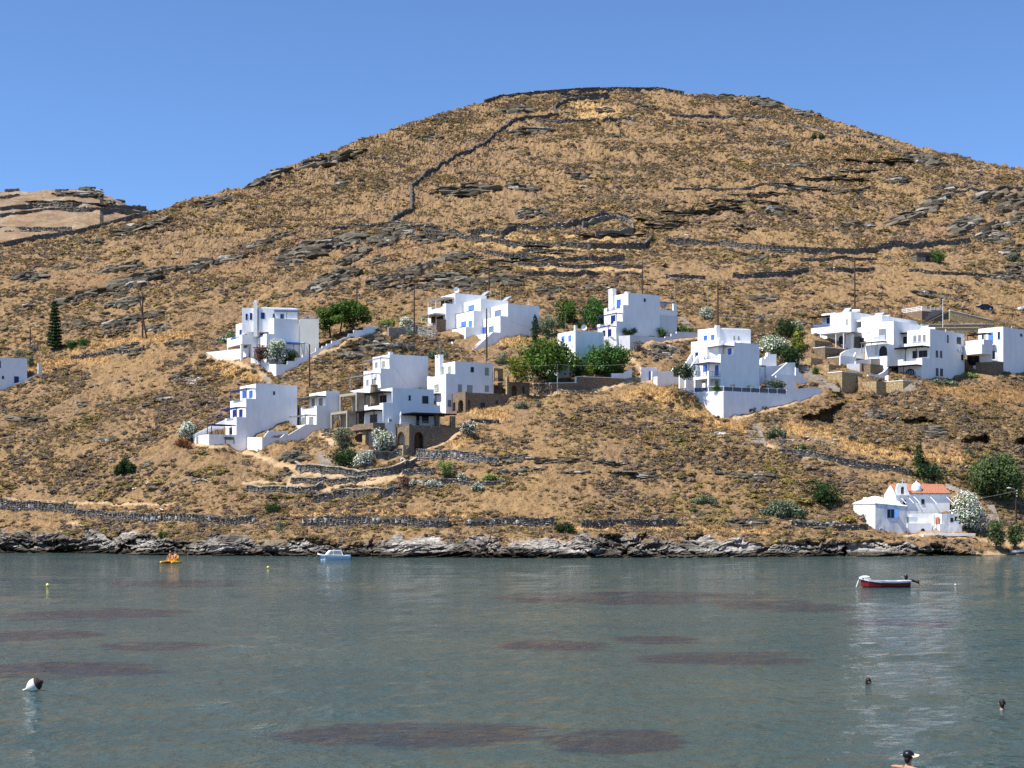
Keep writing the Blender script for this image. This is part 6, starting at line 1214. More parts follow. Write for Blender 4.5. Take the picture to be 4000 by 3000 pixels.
def loose():
    n = 4000; spots = [('L5', 400, 1240, 260, 60), ('L5', 1150, 1180, 180, 70), ('R2', 200, 350, 160, 60), ('R2', 1150, 440, 160, 100), ('R4', 1100, 560, 600, 160), ('R4', 600, 330, 500, 120), ('R2', 1700, 450, 500, 180), ('C9', 1200, 380, 350, 70), ('C6', 1750, 800, 200, 60), ('C1', 1330, 860, 260, 50), ('C1', 2100, 1210, 130, 30), ('C2', 60, 990, 140, 60), ('C3', 180, 460, 150, 60), ('C4', 500, 100, 250, 70), ('SL', 1500, 280, 120, 30), ('SR', 900, 340, 120, 30)]
    pos = []
    for c, x, y, w, h in spots:
        k = 130; xs = x + rng.normal(size=k) * w * .5; ys = y + rng.normal(size=k) * h * .5; o = CROP[c]; pos.append(gpt(o[0] + xs / o[2], o[1] + ys / o[2]))
    P, U, Vv = sample(n, (.25 + np.clip(fbm(TP[:-1, :-1, 0] / 12 + 50, TP[:-1, :-1, 1] / 12, TP[:-1, :-1, 0] * 0, 3), 0, 1) * 2.2) * (1 - _dirt)); P = np.concatenate([P] + pos); P = P[~inside_foot(P)]; n = len(P); r = rng.lognormal(np.log(.17), .5, n).clip(.08, .8) * (P[:, 1] / 290).clip(.8, 1.8)
    lite = rng.random(n) < .45; col = np.where(lite[:, None], rockcol(n, .32, .58, .8), rockcol(n, .07, .22)); V, T, C = scatter(ROCKS, P, np.stack([r * 1.3, r, r * .7], -1), rng.random(n) * 6.28, (rng.random(n) - .5) * .6, col); tagobj(fast_mesh('loose_stones', V, T, 'rock', C), kind='stuff', label='loose pale and dark stones strewn over the slope', cat='stones')
loose()
# ================================================================== DRY STONE WALLS
def drywall(label, crop, pts, h, th=.5, far=False, dark=(.055, .16), slabs=0, size=1.0, pale=.12, group=None, name='dry_stone_wall', coping=False):
    if coping: pts = [tuple(np.interp(k / 24, np.linspace(0, 1, len(pts)), [p[i] for p in pts]) for i in (0, 1)) for k in range(25)]
    Q = [(fpt(*px(crop, *p)) if far else G(crop, *p)) for p in pts]; pos, sca, rz, col = [], [], [], []
    h = h * (.62 if coping else .66 if group == SHW else .82); WALLMASK.append((crop, 2 if group == SHW else 7, [(p[0], p[1] + 3 * CROP[crop][2]) for p in pts])); core = MB(); st = .42 * size * max(.8, Q[0][1] / 300)
    for a, b in zip(Q, Q[1:]):
        L = np.linalg.norm(b - a); n = max(1, int(L / st)); d = (b - a) / L; ang = math.atan2(d[1], d[0]); nn = max(1, int(L / 2.5)); 
        if far or abs(px(crop, *pts[0])[1] - vsky(px(crop, *pts[0])[0])) < 30: gp = [a + (b - a) * k / nn for k in range(nn + 1)]
        else:
            gp = []
            for k in range(nn + 1):
                p = a + (b - a) * k / nn; z_ = gz(p[0], p[1]); gp.append(np.array([p[0], p[1], z_ if abs(z_ - p[2]) < 2 else p[2]]))
        hs = [h * (1 + (.06 if coping else .75 if group == SHW else .45) * (random.random() - .5)) for _ in gp]
        for k in range(nn):
            p, q = gp[k], gp[k + 1]; bar(core, p + [0, 0, hs[k] * .46 - .6], q + [0, 0, hs[k + 1] * .46 - .6], th * .72, h * .92 + 1.2)
        rows = max(2, int(h / (.30 * size * max(.8, Q[0][1] / 300))))
        for k in range(n):
            f = (k + random.random()) / n; x = f * nn; i = min(nn - 1, int(x)); p = gp[i] + (gp[i + 1] - gp[i]) * (x - i)
            hh = hs[i] * (1 + .1 * vnoise(np.array(f * 9.), np.array(L), np.array(0.)))
            for r in range(-1, rows):
                pos.append(p + np.array([d[1] * (th * .34) + d[0] * st * (random.random() - .5), -d[0] * th * .34, (r + .5 + .3 * (random.random() - .5)) / rows * hh])); s_ = st * (.55 + .4 * random.random()); sca.append((s_ * .72, th * (.5 if r == rows - 1 else .26), hh / rows * (.45 + .25 * random.random()))); rz.append(ang + (random.random() - .5) * .5); col.append(rockcol(1, .30, .5)[0] if random.random() < pale else rockcol(1, *dark)[0])
    for k in range(slabs):
        i = random.randrange(len(Q) - 1); p = Q[i] + (Q[i + 1] - Q[i]) * random.random(); pos.append(p + np.array([0, -th * .45, h * .45])); sca.append((.28, .14, h * .62)); rz.append(random.random() - .5); col.append(rockcol(1, .30, .48, .5)[0])
    if coping:
        Qg = [np.array([q[0], q[1], gz(q[0], q[1])]) for q in Q]
        for a, b in zip(Qg, Qg[1:]): bar(core, a + [0, 0, h + .03], b + [0, 0, h + .03], th * 1.15, .16)
    V, T, C = scatter(ROCKS, np.array(pos), np.array(sca), np.array(rz), (rng.random(len(pos)) - .5) * .35, np.array(col)); n0 = len(V); cv = np.array(core.v); quads = np.array(core.f); tri = np.concatenate([quads[:, [0, 1, 2]], quads[:, [0, 2, 3]]]) + n0
    V = np.concatenate([V, cv]); T = np.concatenate([T, tri]); ncp = 8 * (len(Q) - 1) if coping else 0; C = np.concatenate([C, np.tile([[dark[0] * .45 + dark[1] * .5, dark[0] * .4 + dark[1] * .44, dark[0] * .34 + dark[1] * .37]], (len(cv), 1))]); C[len(C) - ncp:] = (.42, .36, .28); org = Q[len(Q) // 2]
    o = fast_mesh(name, V - org, T, 'rock', C); o.location = org; tagobj(o, label, 'stone wall', group)
SHW = 'dry stone walls with upright slabs along the shore'
GT = 'dry stone terrace walls on the hillside'
drywall('dry stone wall climbing in a winding line to the top of the hill', 'H2', [(515, 890), (640, 825), (640, 700), (690, 645), (780, 590), (850, 545), (930, 490), (1080, 430), (1150, 360), (1240, 300), (1340, 270)], 1.6, 1.0, size=1.3)
drywall('dry stone wall along the upper end of the winding wall, reaching the summit', 'H2', [(1340, 268), (1540, 238), (1525, 205), (1600, 155), (1650, 140), (1860, 122)], 1.8, .9, size=1.3)
drywall('dry stone wall crowning the summit skyline', 'P', [(1895, 402), (1950, 384), (2100, 366), (2200, 360), (2300, 354), (2420, 352), (2560, 352), (2670, 366)], 1.7, 1.2, size=1.1, pale=.05)
drywall('dark stone wall just under the summit, facing the bay', 'H2', [(1560, 130), (1700, 138), (1860, 130)], 3.0, 1.2, size=1.5, pale=.05)
drywall('level dry stone wall below the summit, right of the winding wall', 'H2', [(1420, 275), (1550, 285), (1780, 285)], 1.9, .7, size=1.3)
drywall('short dry stone wall below the summit on the right', 'H2', [(1830, 275), (1920, 265), (2030, 270)], 1.9, .7, size=1.3)
drywall('broken dry stone wall right of the summit', 'H3', [(20, 245), (100, 248), (240, 250), (330, 250), (430, 258)], 1.7, .7, size=1.3)
drywall('dry stone wall descending the right shoulder of the hill', 'H3', [(460, 245), (700, 265), (850, 315), (1000, 340), (1150, 370), (1300, 395), (1450, 460)], 1.3, .7, size=1.3, dark=(.08, .2))
drywall('long dry stone wall crossing the middle of the hill above the rock band', 'H4', [(150, 150), (230, 135), (380, 128), (520, 120), (640, 140), (820, 142)], 1.5, .7)
drywall('stepped dark terrace wall curving down from the rock band', 'H4', [(720, 165), (850, 180), (960, 205), (1080, 225), (1140, 235)], 2.0, .7, pale=.06)
drywall('dark retaining wall at the left end of the upper terraces', 'H4', [(1010, 180), (1100, 178), (1210, 188), (1290, 160)], 2.2, .7, pale=.06)
drywall('dry stone wall rising over the upper terrace field', 'H4', [(1240, 148), (1400, 150), (1600, 150), (1700, 125), (1850, 100), (1990, 110)], 2.0, .7)
drywall('round sheepfold wall at the right end of the upper terraces', 'H4', [(1700, 150), (1800, 120), (1900, 110), (1995, 125), (2010, 175), (1930, 195), (1780, 208)], 1.9, .7, dark=(.1, .26))
drywall('first terrace wall of the middle slope, top of the terraces', 'H4', [(1150, 240), (1300, 245), (1500, 255), (1620, 265)], 1.5, .6, group=GT)
drywall('dark terrace wall joining the fold, on the right of the terraces', 'H4', [(1620, 270), (1750, 285), (1900, 280), (2080, 275), (2130, 225)], 2.1, .7, pale=.05, group=GT)
drywall('short terrace wall in the golden grass of the terraces', 'H4', [(1330, 298), (1500, 300), (1640, 300)], 1.0, .6, group=GT)
drywall('long dark terrace wall, second from the bottom', 'H4', [(1100, 300), (1190, 325), (1400, 342), (1600, 348), (1800, 350), (1960, 345)], 1.7, .7, pale=.06, group=GT)
drywall('low terrace wall between the two long dark ones', 'H4', [(1300, 380), (1500, 385), (1700, 385), (1860, 380)], 1.1, .6, group=GT)
drywall('lowest dark terrace wall of the middle slope', 'H4', [(1340, 440), (1450, 438), (1650, 438), (1790, 435)], 1.5, .7, pale=.06, group=GT)
drywall('terrace wall ending beside the pole above the tall house with square chimney', 'H4', [(1870, 385), (1980, 392), (2070, 395)], 1.2, .6, group=GT)
drywall('broken terrace wall below the fold on the right', 'H4', [(1900, 430), (2070, 435)], 1.3, .6, group=GT)
drywall('long pale stone wall running right from the fold', 'H3', [(0, 1035), (180, 1040), (340, 1050), (500, 1075), (640, 1095), (800, 1098), (1000, 1095), (1200, 1085), (1350, 1065), (1550, 1050), (1700, 1030), (1880, 1020)], 2.1, .7, dark=(.075, .20))
drywall('dry stone wall on the lower right slope, behind the left pole pair', 'H3', [(410, 1240), (550, 1245), (700, 1238), (880, 1215)], 1.7, .7)
drywall('dry stone wall crossed by the tall pole on the right', 'H3', [(985, 1210), (1100, 1215), (1290, 1195)], 1.5, .7)
drywall('thin dry stone wall running off to the right below the stone hut', 'H3', [(1500, 1205), (1700, 1222), (1900, 1225), (2040, 1230)], 1.0, .6)
drywall('short stone wall at the left of the lower right slope', 'H3', [(0, 1245), (120, 1250), (245, 1250)], 1.5, .7)
drywall('faint dry stone wall left of the stone hut', 'H3', [(830, 1140), (1000, 1145), (1200, 1125), (1300, 1120)], 1.0, .6)
drywall('long broken terrace line across the right of the hill', 'H3', [(50, 693), (250, 693), (600, 700), (870, 715)], 1.0, .6)
drywall('dry stone wall above the broken terrace line on the far right slope', 'H3', [(1750, 715), (1950, 700), (2200, 698)], 1.2, .6, dark=(.09, .22))
drywall('dry stone wall along the saddle where the far hill meets the slope', 'P', [(0, 962), (130, 935), (290, 914), (440, 876), (530, 848), (612, 834)], 1.5, 1.0, size=1.2, pale=.08, dark=(.08, .2))
for lab, pts, hh in (('upper dark wall on the far hill under the skyline rocks', [(0, 360), (200, 335), (450, 330), (700, 345), (900, 352)], 4.6), ('second dark wall on the far hill', [(0, 395), (180, 370), (350, 352), (550, 352), (750, 358), (880, 378)], 3.2), ('third wall on the far hill above its lowest field', [(0, 470), (200, 475), (440, 472)], 3.0), ('thin lowest wall of the far hill', [(30, 492), (250, 492)], 2.2), ('short wall near the top of the far hill', [(0, 278), (120, 268)], 2.5), ('ruined block of wall on the far hill skyline', [(30, 236), (120, 232)], 3.0)):
    drywall(lab, 'H1', pts, hh * .75, 1.2, far=True, size=1.2, pale=.08, dark=(.08, .20))
# walls near the houses and the shore
drywall('long stone retaining wall with thin coping above the lower path, below the stone arcade', 'T', [(125, 405), (230, 425), (450, 442), (640, 466), (830, 470), (960, 455), (1060, 415), (1160, 375)], 1.9, .6, coping=True, dark=(.075, .20), pale=.18)
drywall('middle curved stone retaining wall between the two dirt paths', 'T', [(75, 515), (250, 520), (450, 532), (640, 522), (735, 500)], 1.5, .5, coping=True, dark=(.075, .20), pale=.18)
drywall('lower stone retaining wall rising along the dirt path ramp', 'T', [(275, 690), (420, 660), (560, 625), (700, 632), (850, 635), (1005, 610)], 2.0, .5, coping=True, dark=(.075, .20), pale=.18)
drywall('stone retaining wall left of the dirt path ramp', 'T', [(-300, 590), (-150, 610), (100, 615), (290, 600), (360, 570)], 1.6, .5, coping=True, dark=(.08, .21), pale=.15)
drywall('rounded stone wall under the flowering oleanders of the arcade house', 'C4', [(640, 1400), (740, 1420), (880, 1425), (1000, 1390), (1095, 1360)], 1.7, .5, coping=True, dark=(.11, .27))
drywall('rough stone wall running right from the arcade with upright white slabs', 'C4', [(1190, 1420), (1400, 1430), (1600, 1420), (1750, 1450), (2000, 1480), (2200, 1490)], 1.8, .6, dark=(.11, .3), slabs=5, pale=.2)
drywall('low dark ledge wall with pale coping right of the white oleander', 'C4', [(1860, 985), (2000, 990), (2212, 985)], .8, .5)
drywall('low stone edging behind the small oleanders below the arcade', 'T', [(1130, 540), (1300, 535), (1480, 518), (1650, 545), (1800, 545), (1950, 525)], .9, .5, dark=(.08, .22), pale=.2)
drywall('two tier stone edging beside the green broom bush', 'T', [(1040, 460), (1150, 450), (1320, 440)], 1.1, .5, dark=(.1, .26), pale=.2)
SHW = 'dry stone walls with upright slabs along the shore'
drywall('tall shore wall at the far left of the picture', 'SL', [(-250, 185), (-100, 192), (100, 200), (300, 205), (450, 205), (560, 218), (640, 225)], 2.3, .7, slabs=5, dark=(.065, .20), group=SHW)
drywall('collapsing shore wall stepping down above the pale rocks', 'SL', [(650, 245), (780, 255), (900, 275), (1000, 290), (1150, 300), (1300, 308), (1400, 300)], 1.9, .7, slabs=8, dark=(.065, .20), group=SHW)
drywall('shore wall above the green caper bush, left of the grassy gap', 'SL', [(1420, 300), (1600, 300), (1760, 310), (1900, 315), (2050, 318), (2212, 318)], 1.8, .7, slabs=6, dark=(.065, .20), group=SHW)
drywall('longest shore wall, right of the grassy gap', 'SM', [(340, 375), (450, 370), (640, 368), (850, 365), (1050, 372), (1200, 380), (1390, 385)], 2.2, .7, slabs=10, dark=(.065, .20), group=SHW)
drywall('shore wall between the longest one and the dark green bush', 'SM', [(1510, 375), (1650, 370), (1850, 375), (2050, 378), (2150, 378)], 1.9, .7, slabs=7, dark=(.065, .20), group=SHW)
drywall('shore wall right of the dark green bush', 'SR', [(130, 395), (250, 390), (450, 385), (600, 382), (820, 375)], 1.9, .7, slabs=4, dark=(.065, .20), group=SHW)
drywall('low shore wall running toward the old cottage', 'SR', [(1640, 375), (1800, 385), (2000, 405), (2190, 400)], 1.4, .7, slabs=2, dark=(.065, .20), group=SHW)
drywall('straight stone wall beside the footpath behind the chapel', 'R2', [(1110, 625), (1300, 650), (1500, 680), (1750, 735), (2000, 770), (2212, 790)], 1.2, .5, dark=(.09, .24))
drywall('continuation of the footpath wall down to the tall cypress', 'C9', [(0, 300), (200, 330), (400, 370), (600, 395), (780, 425), (930, 450)], 1.3, .6, dark=(.07, .22))
drywall('brown stone wall holding up the road behind the white pergola house', 'M1', [(640, 700), (800, 680), (1000, 690), (1220, 700), (1480, 720), (1680, 745)], 2.1, .6, dark=(.2, .42), pale=.35)
drywall('low stone wall under the green shrubs near the left poles', 'M1', [(440, 575), (600, 585), (760, 590)], 1.1, .5, dark=(.15, .3))
drywall('low stone wall behind the tall bushes right of centre', 'C7', [(1000, 105), (1200, 108), (1450, 108), (1670, 118)], .5, .4, dark=(.25, .4))
drywall('rough stone wall on the slope below the left pole', 'C1', [(770, 990), (1000, 945), (1200, 915), (1420, 905), (1560, 880)], 1.2, .8, dark=(.06, .22), pale=.3)
# stone hut
ph = G('H3', 1610, 1142); HUT = Thing('stone_hut', 'little dark stone hut with a black doorway beside a green bush high on the right', 'stone hut', ph); m = MB()
def obox(mb, c, sx, sy, z0, z1, ang): c_, s_ = math.cos(ang), math.sin(ang); boxw(mb, [np.array([c[0] + x * c_ - y * s_, c[1] + x * s_ + y * c_, c[2] + z]) for z in (z0, z1) for x, y in ((-sx, -sy), (sx, -sy), (sx, sy), (-sx, sy))])
k = ph[1] / F / 1.58; obox(m, ph + [-.2, 2, 0], 45 * k * 1.4, 2, -2, 52 * k, .1); HUT.part('wall', m, 'darkstone'); m = MB(); obox(m, ph + [.2, -.05, 0], 10 * k, .12, -1, 34 * k, .1); HUT.part('doorway', m, 'black'); m = MB(); obox(m, ph + [-.2, 2, 0], 48 * k * 1.4, 2.2, 52 * k + .003, 60 * k, .1); HUT.part('roof', m, 'darkstone'); HUT.done()
# stone stairs
def stairs(label, crop, p0, p1, wid, n, mat='slate'):
    a, b = G(crop, *p0), G(crop, *p1); th = Thing('stone_stair', label, 'stair', a); d = (b - a); ang = math.atan2(d[1], d[0]); nx = np.array([-math.sin(ang), math.cos(ang), 0]); dx = np.array([math.cos(ang), math.sin(ang), 0]); L = np.hypot(d[0], d[1]) / n
    for k in range(n):
        u_, v_ = px(crop, p0[0] + (p1[0] - p0[0]) * (k + .5) / n, p0[1] + (p1[1] - p0[1]) * (k + .5) / n); c = gpt(np.array(u_), np.array(v_)); m = MB(); lat = np.array([1, -.12, 0]) if abs(d[1]) > abs(d[0]) * .6 else nx
        lat = lat / np.linalg.norm(lat); fw = np.array([-lat[1], lat[0], 0]); boxw(m, [c + lat * i * wid / 2 + fw * j * .30 + np.array([0, 0, z + .10 * (random.random() - .5) * .3]) for z in (-.5, .24) for i, j in ((-1, -1), (1, -1), (1, 1), (-1, 1))]); th.part('step', m, mat)
    th.done()
stairs('long stone stair climbing between the white wall edge and the yellow planters', 'C8', (560, 870), (275, 672), 3.0, 14)
stairs('rough stone steps through dry grass below the great white retaining wall', 'R2', (790, 505), (690, 215), 2.6, 10)
stairs('stone steps rising behind the chapel under the big tamarisk', 'C9', (1620, 680), (1330, 565), 2.6, 8)
stairs('stone steps beside the oleander and the round green bush under the arcade', 'C4', (95, 1500), (40, 1350), 2.2, 8)
stairs('little stone steps at the left end of the long retaining wall', 'T', (180, 412), (150, 370), 1.2, 5)
stairs('stone steps right of the flowering chapel oleander', 'C9', (1850, 960), (1790, 800), 2.2, 8)
stairs('steps climbing behind the tall house with the square chimney', 'C6', (2080, 510), (1940, 395), 2.0, 12)
stairs('steps down the corner below the villa garden wall', 'C2', (800, 1000), (790, 955), 1.6, 5)
stairs('pale path steps leading from the chapel annex to the shore', 'C9', (1260, 1150), (1170, 1060), 1.4, 7)
stairs('narrow steps with white edge right of the yellow stone block', 'C8', (1195, 880), (1300, 795), 1.5, 11)
scrubland()
tufts()
# ================================================================== PLANTS
def leaves(blobs, n, size, cols, shell=.55, flat=0.0, seed=0):
    r = np.random.default_rng(seed); B = np.array(blobs, float); vol = (B[:, 3] * B[:, 4] * B[:, 5]) ** (2 / 3); k = r.choice(len(B), n, p=vol / vol.sum()); d = r.normal(size=(n, 3)); d /= np.linalg.norm(d, axis=1)[:, None]
    rad = (1 - shell * r.random(n) ** 1.6)[:, None] * (1 + .22 * r.normal(size=(n, 1)) * .6); P = B[k, :3] + d * rad * B[k, 3:6]
    a = r.normal(size=(n, 3)); a /= np.linalg.norm(a, axis=1)[:, None]; up = d + .8 * r.normal(size=(n, 3)) + np.array([0, 0, .5 + flat]); b = np.cross(a, up); b /= np.linalg.norm(b, axis=1)[:, None] + 1e-9; a = np.cross(up, b); a /= np.linalg.norm(a, axis=1)[:, None] + 1e-9
    s = size * (.6 + .8 * r.random((n, 1))); V = np.stack([P - a * s, P + b * s * .55, P + a * s, P - b * s * .55], 1).reshape(-1, 3); C = np.array(cols)[r.integers(0, len(cols), n)] * (.65 + .7 * r.random((n, 1))) * (.8 + .4 * r.random(len(B)))[k][:, None]
    return V, np.arange(4 * n).reshape(-1, 4), np.repeat(C, 4, 0)
GREEN = {'oleander': [(0.123, 0.203, 0.065), (0.160, 0.246, 0.087), (0.087, 0.145, 0.051)], 'dark': [(0.034, 0.066, 0.021), (0.049, 0.088, 0.028), (0.024, 0.051, 0.018)], 'pine': [(0.073, 0.130, 0.021), (0.103, 0.169, 0.029), (0.049, 0.090, 0.018)], 'cypress': [(0.026, 0.058, 0.023), (0.043, 0.087, 0.029), (0.020, 0.043, 0.020)],
         'olive': [(0.145, 0.189, 0.109), (0.203, 0.246, 0.160), (0.102, 0.131, 0.080)], 'bright': [(0.080, 0.144, 0.021), (0.109, 0.187, 0.029), (0.046, 0.090, 0.014)], 'fresh': [(0.055, 0.147, 0.034), (0.110, 0.204, 0.046), (0.049, 0.102, 0.029)], 'yellowgreen': [(0.189, 0.217, 0.032), (0.261, 0.275, 0.043), (0.131, 0.160, 0.029)], 'tamarisk': [(0.092, 0.130, 0.046), (0.122, 0.169, 0.058), (0.060, 0.096, 0.041)],
         'brown': [(0.145, 0.072, 0.058), (0.203, 0.116, 0.087), (0.102, 0.065, 0.051)], 'rust': [(0.290, 0.131, 0.058), (0.377, 0.189, 0.087)], 'broom': [(0.246, 0.319, 0.080), (0.319, 0.392, 0.116), (0.174, 0.232, 0.072)], 'grey': [(0.189, 0.181, 0.167), (0.246, 0.239, 0.217)], 'cactus': [(0.290, 0.435, 0.145), (0.406, 0.522, 0.232)]}
def plant(name, label, cat, crop, x0, y0, x1, y1, form='round', col='fresh', dY=0, flowers=0, n=None, group=None, trunk=None, leaf=None, Y=None, seed=None, host=None):
    if host: Y = host[0].xy(host[0].S((x0 + x1) / 2, host[2]), host[2])[1] if host[1] == 't' else host[0].xy(host[2], host[0].T((x0 + x1) / 2, host[2]))[1]; dY = 0
    seed = seed if seed is not None else (hash((crop, x0, y0)) & 0xffff); r = random.Random(int(x0 * 7 + y0 * 13 + x1)); s_ = CROP[crop][2]; ub, vb = px(crop, (x0 + x1) / 2, y1); Yd = (float(depth(ub, vb)) if Y is None else Y) + dY; base = ray(ub, vb, Yd); mpp = Yd / F / s_; W, Hh = (x1 - x0) * mpp, (y1 - y0) * mpp
    th = Thing(name, label, cat, base, group); X, Y_, Z = base; blobs = []; tr = MB()
    def limb(p, q, a, b): mid = (np.array(p) + np.array(q)) / 2 + np.array([r.uniform(-.1, .1) * W, r.uniform(-.1, .1) * W, 0]); tube(tr, [p, mid, q], [a, (a + b) / 2, b], 6)
    tw = max(.05, W * .03) if trunk is None else trunk
    if form in ('round', 'bush', 'tree', 'open'):
        lo = {'round': .0, 'bush': .0, 'tree': .10, 'open': .06}[form]; nb = {'round': 9, 'bush': 12, 'tree': 15, 'open': 13}[form]
        for i in range(nb):
            a = 6.283 * i / nb * 2.4 + r.random(); rr = r.uniform(.18, .34) * W * (.8 if form == 'open' else 1); q = math.sqrt(r.random()); cz = lo + (1 - lo) * r.uniform(.14, .82); k_ = math.sqrt(max(.05, 1 - ((cz - (lo + (1 - lo) * .42)) / (.62 * (1 - lo))) ** 2)); cx = math.cos(a) * q * (W / 2 - rr * .5) * k_; cy = math.sin(a) * q * (W / 2 - rr * .5) * k_
            blobs.append((X + cx, Y_ + cy, Z + cz * Hh, rr, rr, min(rr * .9, Hh * .3)))
        blobs.append((X, Y_, Z + (lo + (1 - lo) * .45) * Hh, W * .36, W * .36, Hh * (1 - lo) * .42))
        if form in ('tree', 'open'):
            f = (X + r.uniform(-.05, .05) * W, Y_, Z + lo * Hh * .9); limb((X, Y_, Z - .4), f, tw * 1.2, tw)
            for b_ in blobs[:6]: limb(f, b_[:3], tw * .7, tw * .25)
        else:
            for b_ in blobs[:4]: limb((X, Y_, Z - .3), b_[:3], tw * .6, tw * .2)
    elif form == 'cone':
        for i in range(14):
            f = (i + .5) / 14; w_ = W / 2 * (1 - f) ** .8 * .8 + .04 * W; blobs.append((X + r.uniform(-.12, .12) * W * (1 - f), Y_ + r.uniform(-.1, .1) * W * (1 - f), Z + f * Hh * .96, w_, w_, Hh * .075))
        limb((X, Y_, Z - .4), (X, Y_, Z + Hh * .8), tw, tw * .2)
    elif form == 'column':
        for i in range(16):
            f = (i + .5) / 16; w_ = W / 2 * (.75 + .35 * math.sin(f * 3.1)) * (1 if f < .6 else max(.12, 1 - ((f - .6) / .4) ** 1.4)); blobs.append((X + r.uniform(-.14, .14) * W, Y_ + r.uniform(-.14, .14) * W, Z + f * Hh * .97, w_, w_, Hh * .07))
        limb((X, Y_, Z - .4), (X, Y_, Z + Hh * .85), tw, tw * .2)
    elif form == 'araucaria':
        limb((X, Y_, Z - .4), (X, Y_, Z + Hh), tw, tw * .2)
        for i in range(15):
            f = .10 + .88 * i / 14; w_ = W / 2 * (1.02 - .72 * f ** 1.6)
            for k in range(7): a = 6.283 * k / 7 + i * .5; c_ = .62; blobs.append((X + math.cos(a) * w_ * c_, Y_ + math.sin(a) * w_ * c_, Z + f * Hh + .015 * Hh * r.random(), w_ * .40, w_ * .40, Hh * .016))
            blobs.append((X, Y_, Z + f * Hh, w_ * .45, w_ * .45, Hh * .03))
    elif form == 'umbrella':
        for i in range(46):
            a = r.uniform(0, 6.283); q = math.sqrt(r.random()); cx, cy = math.cos(a) * q * W * .42, math.sin(a) * q * W * .3; cz = .62 + .26 * (1 - q * q) + r.uniform(-.34, .03); blobs.append((X + cx, Y_ + cy, Z + cz * Hh, W * r.uniform(.10, .16), W * .12, Hh * r.uniform(.08, .14)))
        for i in range(7): blobs.append((X - W * (.46 - .03 * r.random()) + W * .2 * r.random(), Y_ - .5, Z + Hh * (.18 + .08 * i), W * .11, W * .11, Hh * .10))
        for tx in (-.28, -.12, .1): limb((X + tx * W, Y_, Z - .4), (X + tx * W * .8 + .03 * W, Y_, Z + Hh * .55), tw, tw * .6); limb((X + tx * W * .8 + .03 * W, Y_, Z + Hh * .5), (X + tx * W * 1.6, Y_, Z + Hh * .75), tw * .5, tw * .2)
    elif form == 'hedge':
        for i in range(18): blobs.append((X + (r.random() - .5) * W * .72, Y_ + (r.random() - .5) * W * .25, Z + Hh * r.uniform(.2, .74), W * .16, W * .15, Hh * .24))
        limb((X, Y_, Z - .3), (X, Y_, Z + Hh * .5), tw, tw * .4)
    elif form == 'low':
        for i in range(14): f = (r.random() - .5); blobs.append((X + f * W * .85, Y_ + (r.random() - .5) * W * .3, Z + Hh * (.25 + .3 * r.random()) * (1.1 - abs(f)), W * .13, W * .13, Hh * (.42 - .35 * abs(f))))
        limb((X, Y_, Z - .2), (X, Y_, Z + Hh * .3), tw, tw * .4)
    elif form == 'spray':
        for i in range(26): a = 6.283 * r.random(); q = r.uniform(.2, 1); tip = (X + math.cos(a) * q * W * .46, Y_ + math.sin(a) * q * W * .46, Z + Hh * r.uniform(.6, 1)); tube(tr, [(X + math.cos(a) * .12 * W, Y_ + math.sin(a) * .12 * W, Z - .2), tip], [.025, .01], 4); blobs.append((tip[0], tip[1], tip[2] - Hh * .12, W * .10, W * .10, Hh * .16)); blobs.append(((tip[0] + X) / 2, (tip[1] + Y_) / 2, (tip[2] + Z) / 2, W * .11, W * .11, Hh * .18))
    ls = leaf or max(.10, min(.24, .032 * (W + Hh) / 2 + .05)) * (Yd / 290) ** .5; area = W * Hh; nn = n or int(min(14000, max(700, area * 3.4 / ls ** 2 * .9)))
    V, T, C = leaves(blobs, nn, ls, GREEN[col], .6, 0, int(x0 * 3 + y0)); fast_mesh('foliage', V - base, T, 'leaf', C, th.root)
    if tr.n: th.part('trunk', tr, 'bark')
    if flowers:
        V, T, C = leaves(blobs, int(nn * flowers * 1.5), ls * .85, [(.84, .83, .76), (.78, .78, .68)], .10, .6, int(x1 + y1)); V = V + (V - (base + np.array([0, 0, Hh * .45]))) * .02 + np.array([0, -.05, .05]); fast_mesh('blossoms', V - base, T, 'leaf', C, th.root)
    th.done(); return th
P_ = plant
P_('norfolk_pine', 'tall tiered dark conifer standing alone on the slope at the left', 'tree', 'C1', 508, 352, 678, 885, 'araucaria', 'cypress', leaf=.2, n=7000)
P_('green_bush', 'round green bush just right of the tall tiered conifer', 'bush', 'C1', 702, 745, 828, 870, 'round', 'fresh'); P_('green_bush', 'round green bush farther right of the tall tiered conifer', 'bush', 'C1', 828, 738, 958, 840, 'round', 'fresh')
P_('tree', 'olive green tree top showing behind the house at the left edge', 'tree', 'C1', 140, 885, 300, 1000, 'round', 'olive', dY=4); P_('tree', 'dark tree beside the right end of the house at the left edge', 'tree', 'C1', 285, 930, 372, 1105, 'tree', 'olive', dY=3); P_('bare_tree', 'leafless grey tree behind the house at the left edge', 'tree', 'C1', 310, 790, 450, 960, 'spray', 'grey', dY=5, n=500)
P_('pine_tree', 'broad umbrella shaped pine tree right of the villa', 'tree', 'C2', 1335, 95, 1935, 505, 'umbrella', 'pine', leaf=.24, n=9000, trunk=.22, dY=2, host=(fn, 't', 3.0))
P_('oleander', 'big white flowering oleander in the lower garden of the villa', 'oleander', 'C2', 772, 535, 1000, 790, 'bush', 'oleander', dY=2.2, flowers=.55, host=(fn, 't', 2.0)); P_('brown_bush', 'reddish brown bush left of the white oleander in the villa garden', 'bush', 'C2', 612, 605, 815, 790, 'round', 'brown', dY=3.2, host=(fn, 't', 3.0)); P_('green_bush', 'dark green bush right of the white oleander in the villa garden', 'bush', 'C2', 935, 645, 1125, 800, 'round', 'dark', dY=1.6, host=(fn, 't', 1.5))
